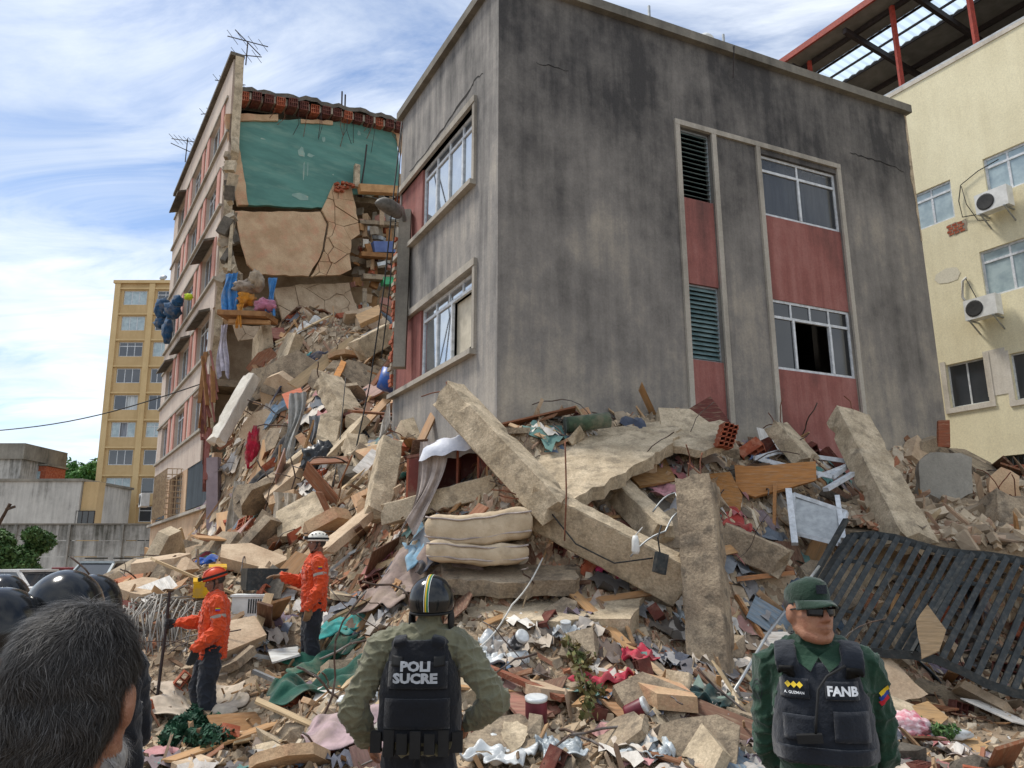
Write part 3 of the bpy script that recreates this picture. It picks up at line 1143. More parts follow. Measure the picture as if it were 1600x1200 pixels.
# torn ends of rooms heaped beside the grey block
for i in range(95):
    px, py = RS.uniform(556, 622), RS.uniform(312, 515)
    d_ = RS.uniform(-1.3, -.35)
    u, z = HS(px, py, d_)
    tall = RS.random() < .3
    MB().box(FS.p(u, z, d_), (RS.uniform(.15, .55), RS.uniform(.08, .3), RS.uniform(.5, 1.1) if tall else RS.uniform(.06, .35)),
             Matrix.Rotation(RS.uniform(0, 3), 3, 'Z') @ Matrix.Rotation(RS.uniform(-.5, .5), 3, 'Y')) \
        .build('room_litter', RS.choice(['concrete_pale', 'plaster_pale', 'plaster_beige', 'timber_pale', 'brick_red', 'mortar', 'curtain_white', 'white_render_aged', 'pink_paint', 'timber', 'concrete']), wing, xf=lean)
mat('floor_blue', '5f6f9c', '52618c', 3, .8)
mat('crate_green', '4fae78', '3f9a68', 3, .5)
for (x0, x1, py, m_, hh) in ((582, 614, 384, 'floor_blue', .45), (596, 616, 437, 'crate_green', .3)):
    a, b = HS(x0, py, -.3), HS(x1, py, -.3)
    MB().bar(FS.p(a[0], a[1], -.3), FS.p(b[0], b[1], -.3), .3, hh).build('room_litter', m_, wing, xf=lean)
# thin bars and wires dangling from the torn roof edge
for i in range(16):
    t_ = RS.uniform(.02, .95)
    a = roof_pt(t_, -.15, RS.uniform(-.2, .05))
    L_ = RS.uniform(.4, 1.3)
    P = [a, a + np.array([RS.uniform(-.1, .1), RS.uniform(-.1, .1), -L_ * .5]), a + np.array([RS.uniform(-.25, .25), RS.uniform(-.15, .1), -L_])]
    MB().tube(P, .012, 4).build('dangling_bar', 'rust' if i % 2 else 'steel_dark', wing, xf=lean)
# roof rods
for px in (533, 538):
    a = HS(px, 168 + (px - 533), -2)
    MB().tube([FS.p(a[0], a[1] - 1, -2), FS.p(a[0], a[1] + .9, -2)], .035).build('steel_post', 'steel_dark', wing, xf=lean)
# broken edge debris between facade and section: hanging lumps, purple-grey pier, splintered timber
for (pa, pb, w_, m, nm) in (((334, 716), (334, 832), .62, 'purple_pier', 'hanging_pier'),):
    mat('purple_pier', '9d8f92', '8d8084', 3, .9, .006, 25)
    a, b = at(*un(*pa), 22.6), at(*un(*pb), 22.6)
    MB().bar(a, b, .34, .3, up=(0, 1, 0)).build(nm, m, wing, xf=lean)
for i in range(26):
    py = RS.uniform(540, 690)
    px = 318 + RS.uniform(-2, 14)
    a = at(*un(px, py), 22.9 + RS.uniform(-.5, .4))
    b = a + np.array([RS.uniform(-.12, .35), RS.uniform(-.3, .2), -RS.uniform(.6, 1.9)])
    MB().bar(a, b, RS.uniform(.05, .14), RS.uniform(.03, .07)).build('splinter', RS.choice(['red_render', 'timber', 'brick_dark', 'pink_paint']), wing, xf=lean)
for i in range(34):
    py = RS.uniform(235, 500)
    px = 352 + (py - 235) * .02 + RS.uniform(-7, 13)
    a = at(*un(px, py), 23.3 + RS.uniform(-.3, .6))
    MB().box(a, (RS.uniform(.12, .4), RS.uniform(.12, .3), RS.uniform(.2, .8)), Matrix.Rotation(RS.uniform(-.5, .5), 3, 'Y') @ Matrix.Rotation(RS.uniform(-.5, .5), 3, 'X')) \
        .build('broken_masonry', RS.choice(['concrete', 'concrete_pale', 'plaster_pale', 'mortar', 'concrete_dark']), wing, xf=lean)
a, b = at(*un(362, 330), 23.1), at(*un(357, 425), 23.0)
MB().bar(a, b, .1, .25).build('door_jamb', 'concrete_pale', wing, xf=lean)

# roof aerials (things of their own, standing on the roof edge)
def aerial(px, base_py, top_py, label, els, d=-.5):
    u, z = HW(px, base_py)
    c = lean(FW.p(u, WROOF + .1, d))
    hgt = lean(FW.p(u, HW(px, top_py)[1], d))[2] - c[2]
    t = thing('roof_aerial', label, 'antenna', c, 'aerials along the roof edge')
    MB().tube([c, c + np.array([0, 0, hgt])], .025, 5).build('mast', 'steel_dark', t)
    for (fz, L_, ang, n) in els:
        o = c + np.array([0, 0, hgt * fz])
        dv = np.array([math.cos(ang), .3, math.sin(ang)])
        dv /= np.linalg.norm(dv)
        MB().tube([o - dv * L_ * .5, o + dv * L_ * .5], .02, 5).build('boom', 'steel_dark', t)
        for k in range(n):
            p = o + dv * L_ * ((k + .5) / n - .5)
            h_ = .32 - .02 * k
            MB().tube([p + np.array([-.1, -h_, .08]), p + np.array([.1, h_, -.08])], .012, 4).build('element', 'steel_dark', t)
    return t


aerial(362, 96, 62, 'wide-armed aerial on the highest roof tip above the green wall', [(1, 1.5, -.1, 4), (.95, 1.3, -.75, 0), (.4, 1.1, .1, 3)])
aerial(336, 160, 122, 'slim cross-bar aerial second from the roof tip', [(.85, 1.2, 0, 5)])
aerial(305, 232, 180, 'aerial with a bent top arm halfway down the roof edge', [(1, .9, .35, 3), (.55, .6, 0, 2)])
aerial(296, 256, 222, 'low aerial leaning out over the roof edge above the street', [(.9, 1.4, 0, 7), (.5, 1.5, -.35, 0)], d=.2)
# ================================================================ ochre tower
TY = 70.0
tower = thing('tower_block', 'narrow ochre tower block with rows of windows behind the collapsed building', 'building', (-35.5, TY, 0))
FT = Frame((-38.6, TY, 0), 90)
FT.N = np.array([0, -1.0, 0])
tp = np.array([-38.2, TY, 4.7])


def tlean(v):
    v = np.atleast_2d(np.array(v, float)).copy()
    dx, dz = v[:, 0] - tp[0], v[:, 2] - tp[2]
    v[:, 0] = tp[0] + dx - dz * .024
    return v


TZ, TN = 28.2, 10
rows_ = [(26.85 - 2.63 * i - .82, 26.85 - 2.63 * i + .62) for i in range(TN)]
tc_ = [(.85, 3.15), (4.15, 6.45), (7.45, 9.75)]
hs = [(a, b, z0, z1) for z0, z1 in rows_ for a, b in tc_]
mb = MB()
holes_wall(mb, FT, 0, 11, 0, TZ, hs, .3)
mb.build('wall', 'ochre_render', tower, xf=tlean)
for a in (0, 3.4, 6.7, 10.1):
    MB().fbox(FT, a + .002, a + .55, 0, TZ - .02, -.02, .22).build('pilaster', 'ochre_pilaster', tower, xf=tlean)
for i, (z0, z1) in enumerate(rows_):
    MB().fbox(FT, .55, 10.1, z1 + .12, z1 + .28, -.02, .16).build('ledge', 'ochre_pilaster', tower, xf=tlean)
    for k, (a, b) in enumerate(tc_):
        window(tower, FT, a, b, z0, z1, cols=RS.choice([2, 3, 3, 4]), gm='pale_glass' if RS.random() < .35 else 'window_glass',
               curtain=RS.choice(['curtain_white', 'curtain_grey', 'curtain_white']), d=-.1, fw=.07, xf=tlean,
               transom=.3 if RS.random() < .3 else None, open_cells=(1,) if RS.random() < .3 else ())
MB().fbox(FT, -.15, 11.1, TZ, TZ + .3, -9, .3).build('coping', 'ochre_pilaster', tower, xf=tlean)
MB().add([FT.p(-.002, 0, -9), FT.p(-.002, 0, 0), FT.p(-.002, TZ, 0), FT.p(-.002, TZ, -9)], [(0, 1, 2, 3)]).build('wall', 'ochre_render', tower, xf=tlean, fix=False)
a = MB().fbox(FT, 2.0, 3.0, rows_[8][0] + .05, rows_[8][0] + .75, .1, .5).build('air_conditioner', 'plastic_white', tower, xf=tlean)
MB().lathe([(.26, 0), (.26, .02), (.05, .03)], 14, tlean(FT.p(2.4, rows_[8][0] + .4, .5))[0], Matrix.Rotation(R(90), 3, 'X')).build('fan_grille', 'ac_grille', a)
dsh = thing('satellite_dish', 'small satellite dish on the ochre tower roof', 'satellite dish', tlean(FT.p(4.1, TZ + .3, -1))[0])
dc = dsh.location
MB().tube([dc, dc + Vector((0, 0, .5))], .05).build('mast', 'galvanised', dsh)
MB().lathe([(.02, .12), (.25, .05), (.36, -.04), (.38, -.03), (.26, .08), (.02, .16)], 14, dc + Vector((0, -.05, .75)), Matrix.Rotation(R(65), 3, 'X')).build('reflector', 'galvanised', dsh, smooth=True)

# ---------------------------------------------------------------- yard wall, pale house, small houses
wl = thing('yard_wall', 'long streaky concrete yard wall of horizontal panels below the ochre tower', 'wall', at(130, 900, 46))
for k in range(4):
    for i in range(6):
        x0 = -33 + i * 3.2
        zz = k * .95
        MB().box((x0 + 1.58, 46.0 + RS.uniform(-.02, .02), zz + .45), (3.13, .2, .9)).build('wall_panel', 'old_concrete_wall', wl)
for i in range(7):
    MB().box((-33 + i * 3.2 - .01, 45.93, 1.88), (.16, .3, 3.76)).build('wall_post', 'old_concrete_wall', wl)
MB().box((-23.4, 46, 3.80), (19.6, .36, .08)).build('coping', 'coping_concrete', wl)
ph = thing('pale_house', 'blank pale concrete house wall with dark drip stains left of the tower', 'building', at(60, 870, 60))
xa, xb, xc = at(-10, 800, 60)[0] - 3, at(122, 800, 60)[0], at(152, 800, 60)[0] + .4
zt = at(60, 752, 60)[2]
MB().box(((xa + xb) / 2, 64, zt / 2), (xb - xa, 8, zt)).build('wall', 'pale_concrete_wall', ph)
MB().box(((xb + xc) / 2 - .3, 60.7, zt / 2 - .02), (xc - xb - .7, 1.0, zt)).build('side_wall', 'ochre_render', ph)
MB().box(((xa + xb) / 2, 64, zt + .1), (xb - xa + .3, 8.3, .2)).build('coping', 'coping_concrete', ph)
wq = at(135, 812, 60)
fx = Frame((wq[0] - .9, 60.1, 0), 90)
fx.N = np.array([0, -1.0, 0])
window(ph, fx, 0, 1.5, wq[2] - .8, wq[2] + .7, cols=3, fm='steel_dark', gm='dark_glass', d=.1)
hs_ = thing('rooftop_house', 'small grey flat-roofed house at the far left above the pale wall', 'building', at(10, 760, 66))
q0, q1 = at(-40, 752, 66), at(37, 700, 66)
MB().box(((q0[0] + q1[0]) / 2, 69, q1[2] / 2), (q1[0] - q0[0], 6, q1[2] - .02)).build('wall', 'pale_concrete_wall', hs_)
MB().box(((q0[0] + q1[0]) / 2, 69, q1[2] - .3), (q1[0] - q0[0] + .5, 6.5, 1.4)).build('parapet', 'coping_concrete', hs_)
rh = thing('brick_shed', 'small red brick rooftop room beside the grey house', 'building', at(52, 760, 68))
q0, q1 = at(36, 752, 68), at(68, 727, 68)
MB().box(((q0[0] + q1[0]) / 2, 70, q1[2] / 2), (q1[0] - q0[0], 3, q1[2])).build('wall', 'brick_red', rh)
MB().box(((q0[0] + q1[0]) / 2, 70, q1[2] + .1), (q1[0] - q0[0] + .3, 3.3, .16)).build('roof', 'coping_concrete', rh)
MB().box((q0[0] + .7, 68.46, q1[2] - .9), (.9, .08, .8)).build('window', 'pale_glass', rh)

# ---------------------------------------------------------------- trees
mat('leaf_far', (0.09, 0.21, 0.05), (0.045, 0.13, 0.03), .5, .7, attr=True)
mat('leaf_near', (0.10, 0.18, 0.06), (0.05, 0.11, 0.035), .9, .7, attr=True)
mat('bark', '5b4a3c', '463a30', 8, .95, .01, 25)


def leaf_mesh(centers, radii, n, size, r, name):
    """leaf-sized faces through the volume of overlapping clumps"""
    cs = np.array(centers)
    rs = np.array(radii)
    w_ = rs ** 2 / (rs ** 2).sum()
    ix = r.choice(len(cs), n, p=w_)
    d = r.normal(size=(n, 3))
    d /= np.linalg.norm(d, axis=1)[:, None]
    rad = rs[ix] * (r.uniform(.35, 1.0, n) ** .5)
    P = cs[ix] + d * rad[:, None] * np.array([1, 1, .8])
    a = r.normal(size=(n, 3))
    a /= np.linalg.norm(a, axis=1)[:, None]
    b = np.cross(a, d + r.normal(size=(n, 3)) * .6)
    b /= np.linalg.norm(b, axis=1)[:, None] + 1e-6
    s_ = size * r.uniform(.6, 1.4, n)[:, None]
    V = np.stack([P - a * s_, P + b * s_ * .45, P + a * s_, P - b * s_ * .45], 1).reshape(-1, 3)
    me = bpy.data.meshes.new(name)
    me.vertices.add(4 * n)
    me.vertices.foreach_set('co', V.ravel())
    me.loops.add(4 * n)
    me.loops.foreach_set('vertex_index', np.arange(4 * n))
    me.polygons.add(n)
    me.polygons.foreach_set('loop_start', np.arange(n) * 4)
    me.polygons.foreach_set('use_smooth', np.zeros(n, bool))
    me.update()
    ca = me.color_attributes.new('Col', 'FLOAT_COLOR', 'CORNER')
    t = np.repeat(r.uniform(.7, 1.35, n), 4)
    cols = np.stack([t * np.repeat(r.uniform(.85, 1.15, n), 4), t, t * .9, np.ones(4 * n)], 1)
    ca.data.foreach_set('color', cols.ravel())
    return me


def tree(name, label, cat, base, hgt, spread, n, size, m, seed, group=None, trunk=.25, crown_z=.45):
    r = np.random.default_rng(seed)
    base = np.array(base, float)
    t = thing(name, label, cat, base, group)
    mb = MB()
    cl, rd = [], []
    top = base + [0, 0, hgt * crown_z]
    mb.tube([base - [0, 0, .3], base + [.1, 0, hgt * .25], top], [trunk, trunk * .8, trunk * .6], 8)
    for k in range(9):
        an = 2 * math.pi * k / 9 + r.uniform(-.3, .3)
        ln = spread * r.uniform(.4, .85)
        e_ = top + [math.cos(an) * ln, math.sin(an) * ln, hgt * r.uniform(.08, .42)]
        md = (top + e_) / 2 + [0, 0, .2]
        mb.tube([top - [0, 0, .2], md, e_], [trunk * .5, trunk * .3, trunk * .12], 5)
        cl.append(e_)
        rd.append(spread * r.uniform(.3, .48))
    for k in range(7):
        cl.append(top + [r.uniform(-.5, .5) * spread, r.uniform(-.5, .5) * spread, hgt * r.uniform(.25, .5)])
        rd.append(spread * r.uniform(.25, .42))
    mb.build('trunk', 'bark', t, smooth=True)
    me = leaf_mesh(np.array(cl) - base, rd, n, size, r, 'crown')
    me.materials.append(MATS[m])
    place('crown', me, base, t)
    return t


for i, (px, top, Y, sp) in enumerate(((80, 722, 86, 4.5), (104, 724, 84, 4.5), (128, 728, 88, 4.2), (150, 716, 80, 4.6), (172, 740, 84, 4.4))):
    b = at(px, 870, Y)
    h = at(px, top, Y)[2]
    tree('leafy_tree', ['broad green tree just right of the red brick rooftop room', 'green tree in the middle of the row behind the pale house',
                        'rounded green tree behind the drip-stained ochre wall', 'tallest green tree touching the left side of the ochre tower', 'green tree mostly hidden behind the ochre tower'][i],
         'tree', (b[0], Y, 0), h * 1.02, sp, 5200, .26, 'leaf_far', 40 + i, 'trees behind the pale house')
b = at(22, 900, 34)
tree('yard_tree', 'small dark green tree at the left edge in front of the concrete yard wall', 'tree', (b[0], 34, 0), 4.3, 1.35, 9000, .10, 'leaf_near', 60, trunk=.12, crown_z=.18)
b = at(-14, 900, 33)
tree('yard_shrub', 'leafy shrub at the very left edge below the leaning pole', 'shrub', (b[0], 33, 0), 3.3, 1.3, 7000, .10, 'leaf_near', 61, trunk=.08, crown_z=.12)
pl = thing('leaning_pole', 'dark leaning pole sticking out of the tree at the left edge', 'pole', at(-6, 860, 32))
a, b = at(-8, 830, 32), at(16, 787, 32)
MB().tube([(a[0], a[1], 0), a, b], [.09, .09, .07], 8).build('shaft', 'bark', pl)
MB().bar(b + [-.15, 0, -.25], b + [.22, 0, -.12], .09, .09).build('crossarm', 'bark', pl)

# overhead cable crossing the sky
a, b = at(-30, 675, 30), lean(FW.p(3.0, HW(325, 588)[1], .05))
P = []
for k in range(15):
    t = k / 14
    p = a + (b - a) * t
    p[2] -= .35 * math.sin(math.pi * t)
    P.append(p)
tag(MB().tube(P, .022, 5).build('overhead_cable', 'cable_black'), 'thin dark overhead cable crossing the sky to the pink facade', 'cable')

# ================================================================ cream building on the right
FY = Frame(at(1440, 400, 20), -30)
FY.N = FY.N if np.dot(FY.N, CAM - FY.O) > 0 else -FY.N


def HY(px, py):
    return FY.uz(px, py)


cream = thing('cream_building', 'cream rendered building with air conditioners under a red steel roof canopy', 'building', FY.p(-4, 0, -3))
YT = HY(1500, 92)[1]


def rectY(x0, y0, x1, y1):
    a, b = HY(x0, y0), HY(x1, y1)
    return (min(a[0], b[0]), max(a[0], b[0]), min(a[1], b[1]), max(a[1], b[1]))


ul = HY(1440, 300)[0]
win = [(HY(1487, 300)[0], HY(1424, 330)[0], HY(1487, 341)[1], HY(1487, 279)[1]),
       (HY(1660, 300)[0], HY(1538, 270)[0], HY(1540, 310)[1], HY(1540, 247)[1]),
       (HY(1660, 300)[0], HY(1535, 430)[0], HY(1536, 467)[1], HY(1536, 392)[1]),
       (HY(1543, 600)[0], HY(1481, 600)[0], HY(1485, 638)[1], HY(1481, 570)[1]),
       (HY(1660, 600)[0], HY(1582, 590)[0], HY(1584, 626)[1], HY(1582, 552)[1]),
       (HY(1543, 730)[0], HY(1513, 730)[0], HY(1520, 775)[1], HY(1520, 722)[1]),
       (HY(1680, 730)[0], HY(1570, 730)[0], HY(1575, 775)[1], HY(1572, 712)[1])]
mb = MB()
holes_wall(mb, FY, -9, 6, 0, YT, win, .25)
mb.build('wall', 'cream_render', cream)
for i, h in enumerate(win):
    if i < 3:
        window(cream, FY, *h, cols=2 if i == 0 else 3, transom=.27, gm='pale_glass', curtain='curtain_white', d=-.06, fw=.06)
    elif i < 5:
        window(cream, FY, *h, cols=2, gm='pale_glass' if 0 else 'window_glass', curtain='curtain_grey', d=-.1, fw=.04)
        MB().fbox(FY, h[0] - .14, h[1] + .14, h[2] - .14, h[2] - .003, -.1, .04).build('surround', 'white_render_aged', cream)
        for a, b in ((h[0] - .14, h[0] - .003), (h[1] + .003, h[1] + .14)):
            MB().fbox(FY, a, b, h[2], h[3] + .1, -.1, .025).build('surround', 'white_render_aged', cream)
    else:
        w_ = window(cream, FY, *h, cols=1, gm='dark_glass', fm='steel_black', d=-.15)
        n = int((h[1] - h[0]) / .12)
        for k in range(n):
            u = h[0] + (k + .5) * (h[1] - h[0]) / n
            MB().fbox(FY, u - .012, u + .012, h[2], h[3], -.06, -.035).build('bar', 'steel_black', w_)
# pale patch beside the lower right window, exposed brick patches
a, b = HY(1572, 560), HY(1545, 620)
MB().fbox(FY, a[0], b[0], b[1], a[1] + .3, -.01, .012).build('plaster_patch', 'white_render_aged', cream)
RS2 = random.Random(3)
stained('cream_patch', 'd6d0bc', 'ccc5b0', 'a8a18c', 4, 18, .15, .003, .35, -.1)
for (px, py, wd, ht, m) in ((1496, 356, .5, .34, 'brick_red'), (1575, 335, .0, .0, 'brick_red')):
    if wd:
        u, z = HY(px, py)
        pts = [(u - wd / 2, z - ht / 2), (u + wd / 2, z - ht / 2), (u + wd / 2, z + ht / 2), (u - wd / 2, z + ht / 2)]
        MB().prism([FY.p(*q_, .004) for q_ in jag(pts, .03, .1, RS2)], FY.N * .004).build('bare_patch', 'mortar', cream)
        for k in range(12):
            uu, zz = u - wd / 2 + .12 + (k % 3) * .15 + (.05 if (k // 3) % 2 else 0), z - ht / 2 + .05 + (k // 3) * .08
            MB().fbox(FY, uu - .06, uu + .06, zz - .03, zz + .03, .006, .016).build('brick', 'brick_red', cream)
for (px, py, wd, ht) in ((1480, 432, .8, .45),):
    u, z = HY(px, py)
    pts = [(u + wd / 2 * math.cos(k / 8 * 6.28) * RS2.uniform(.8, 1.1), z + ht / 2 * math.sin(k / 8 * 6.28) * RS2.uniform(.8, 1.1)) for k in range(8)]
    MB().prism([FY.p(*q_, .003) for q_ in jag(pts, .02, .12, RS2)], FY.N * .006).build('plaster_patch', 'cream_patch', cream)
# parapet edge
MB().fbox(FY, -9, 6, YT, YT + .12, -.25, .03).build('coping', 'white_render_aged', cream)
MB().fbox(FY, -9, 6, YT + .122, YT + .2, -.2, 0).build('coping', 'galvanised', cream)
MB().prism([FY.p(-9, YT - .3, -.3), FY.p(6, YT - .3, -.3), FY.p(6, YT - .3, -14), FY.p(-9, YT - .3, -14)], (0, 0, -.2)).build('roof_slab', 'concrete_dark', cream)
MB().add([FY.p(6, 0, 0), FY.p(6, 0, -14), FY.p(6, YT, -14), FY.p(6, YT, 0)], [(0, 1, 2, 3)]).build('wall', 'cream_render', cream, fix=False)
# air conditioners (bolted to the wall: parts)
axY = Matrix((Vector(FY.U), Vector((0, 0, 1)), Vector(FY.N))).transposed()
for (px, py) in ((1563, 318), (1546, 484)):
    u, z = HY(px, py)
    a = MB().fbox(FY, u - .40, u + .40, z - .27, z + .27, .15, .45).build('air_conditioner', 'plastic_white', cream)
    MB().lathe([(.22, 0), (.22, .012), (.19, .02), (.05, .015)], 20, FY.p(u + .14, z, .45), axY).build('fan_grille', 'ac_grille', a)
    for du in (-.3, .3):
        MB().fbox(FY, u + du - .02, u + du + .02, z - .31, z - .275, .0, .5).build('bracket', 'galvanised', a)
        MB().bar(FY.p(u + du, z - .3, .45), FY.p(u + du, z - .6, .0), .03).build('bracket', 'galvanised', a)
for pts, m, r_ in (([(1562, 250), (1530, 268), (1503, 290), (1500, 315), (1506, 340), (1545, 333)], 'cable_black', .014),
                   ([(1504, 292), (1512, 320), (1530, 345), (1548, 345)], 'cable_black', .01),
                   ([(1512, 434), (1506, 440), (1506, 465), (1516, 480), (1528, 486)], 'cable_white', .035),
                   ([(1510, 434), (1530, 470), (1534, 476)], 'cable_black', .012)):
    P = [FY.p(*HY(*q_), .06) for q_ in pts]
    MB().tube(P, r_, 6).build('cable', m, cream, smooth=True)
# red steel canopy above the parapet
zE = HY(1218, 108)[1]
uE = HY(1218, 108)[0]
can = cream


def cp(u, d, dz=0.0):
    return FY.p(u, zE + dz + .06 * d, d)


for da, db in ((.2, -1.2), (-2.4, -13)):
    MB().box8([cp(-9, da), cp(uE, da), cp(uE, db), cp(-9, db), cp(-9, da, .05), cp(uE, da, .05), cp(uE, db, .05), cp(-9, db, .05)]).build('canopy_sheet', 'roof_sheet', can)
MB().bar(cp(-9, .25), cp(uE, .25), .08, .22).build('fascia', 'steel_red', can)
for d_ in (-.5, -3.6, -5.2, -8):
    MB().bar(cp(-9, d_, -.13), cp(uE, d_, -.13), .1, .16).build('purlin', 'steel_dark', can)
u = uE - .6
k = 0
while u > -9:
    MB().bar(cp(u, .1, -.3), cp(u, -12.5, -.3), .12, .2).build('rafter', 'steel_dark', can)
    u -= 2.1
for px in (1262, 1400, 1527):
    u = HY(px, 130)[0] if px > 1300 else HY(1262, 160)[0]
    MB().bar(FY.p(u, YT - .3, -.3), cp(u, -.3, -.2), .12, .12).build('post', 'steel_red', can)
    MB().bar(FY.p(u - .4, YT - .3, -6), cp(u - .4, -6, -.2), .12, .12).build('post', 'steel_dark', can)
# translucent corrugated strip hung under the sheet
n = 90
P = []
u0_, u1_ = -9, uE
for i in range(n + 1):
    u = u0_ + (u1_ - u0_) * i / n
    dz = .02 + .03 * math.cos(i * math.pi)
    P.append([cp(u, -1.15, dz), cp(u, -2.45, dz)])
tm_ = MATS['roof_translucent']
_b = tm_.node_tree.nodes['Principled BSDF']
_tr = tm_.node_tree.nodes.new('ShaderNodeBsdfTranslucent')
_tr.inputs['Color'].default_value = (.62, .74, .84, 1)
_mx = tm_.node_tree.nodes.new('ShaderNodeMixShader')
_mx.inputs[0].default_value = .75
tm_.node_tree.links.new(_b.outputs[0], _mx.inputs[1])
tm_.node_tree.links.new(_tr.outputs[0], _mx.inputs[2])
tm_.node_tree.links.new(_mx.outputs[0], [n_ for n_ in tm_.node_tree.nodes if n_.type == 'OUTPUT_MATERIAL'][0].inputs['Surface'])
MB().grid(P).build('translucent_strip', 'roof_translucent', can, fix=False)
for d_ in (-1.2, -1.8, -2.42):
    MB().bar(cp(-9, d_, -.06), cp(uE, d_, -.06), .05, .07).build('purlin', 'steel_dark', can)

# ---------------------------------------------------------------- parked cars beyond the heap
mat('tyre', '1c1c1c', '262626', 8, .9)


def car(label, px, Y, heading, paint, suv=False):
    x = at(px, 890, Y)[0]
    h = 1.72 if suv else 1.46
    t = thing('parked_car', label, 'car', (x, Y, 0), 'cars parked beyond the heap')
    M_ = Matrix.Translation((x, Y, 0)) @ Matrix.Rotation(heading, 4, 'Z')
    pm = mat('paint_' + paint, paint, None, 3, .3, spec=.6)
    def tr(p):
        return M_ @ Vector(p)
    L_, W = 4.3, 1.72
    # side outline swept across the width, cabin narrower
    low = [(-2.15, .32), (-2.15, .75), (-1.95, .86), (-.95, .95), (1.35, .95), (2.05, .88), (2.15, .7), (2.15, .32)]
    mb = MB()
    n = len(low)
    rows = []
    for w_ in (-1, -.92, .92, 1):
        k = .965 if abs(w_) == 1 else 1
        rows.append([tr((a * k, w_ * W / 2, .32 + (z - .32) * k)) for a, z in low])
    mb.add([q for r_ in rows for q in r_], [(i * n + j, i * n + (j + 1) % n, (i + 1) * n + (j + 1) % n, (i + 1) * n + j) for i in range(3) for j in range(n)] + [tuple(range(n)), tuple(3 * n + j for j in range(n))])
    mb.build('body', pm, t, smooth=False)
    cab = [(-1.0, .94), (-.35, h - .06), (.95, h - .04), (1.55 if not suv else 1.95, .94)]
    mb = MB()
    rows = [[tr((a, w_ * (W / 2 - .06 - (.12 if z > 1.2 else 0)), z)) for a, z in cab] for w_ in (-1, 1)]
    mb.add(rows[0] + rows[1], [(0, 1, 2, 3), (7, 6, 5, 4), (0, 4, 5, 1), (1, 5, 6, 2), (2, 6, 7, 3)])
    mb.build('windows', 'window_glass', t)
    mb = MB()
    a0, a1 = -.42, 1.0
    mb.box8([tr((a, w_ * (W / 2 - .14), z)) for z in (h - .08, h) for a, w_ in ((a0, -1), (a1, -1), (a1, 1), (a0, 1))])
    mb.build('roof', pm, t)
    for w_ in (-1, 1):
        for p, q in ((0, 1), (3, 2)):
            A, B = cab[p], cab[q]
            mb = MB()
            mb.bar(tr((A[0], w_ * (W / 2 - .06), A[1])), tr((B[0], w_ * (W / 2 - .17), B[1])), .09, .09)
            mb.build('pillar', pm, t)
        for a in (-1.3, 1.3):
            mb = MB()
            mb.tube([tr((a, w_ * (W / 2 - .2), .32)), tr((a, w_ * (W / 2 + .01), .32))], .32, 18)
            wl_ = mb.build('wheel', 'tyre', t)
            MB().tube([tr((a, w_ * (W / 2 + .005), .32)), tr((a, w_ * (W / 2 + .02), .32))], .19, 14).build('rim', 'galvanised', wl_)
        MB().box(tr((-2.1, w_ * .6, .68)), (.12, .3, .14), Matrix.Rotation(heading, 3, 'Z')).build('headlight', 'plastic_white', t)
    if suv:
        for w_ in (-.6, .6):
            MB().bar(tr((-.3, w_, h + .1)), tr((.9, w_, h + .1)), .05, .05).build('roof_rail', 'steel_black', t)
    return t


car('pale grey off-roader with roof rails parked by the yard wall', 162, 29, R(80), 'a9b2b4', True)
car('white car parked at the left beyond the helmets', 48, 26, R(160), 'd8d8d6')
car('red car parked beside the white one at the left', 100, 31, R(30), '8d2a28')
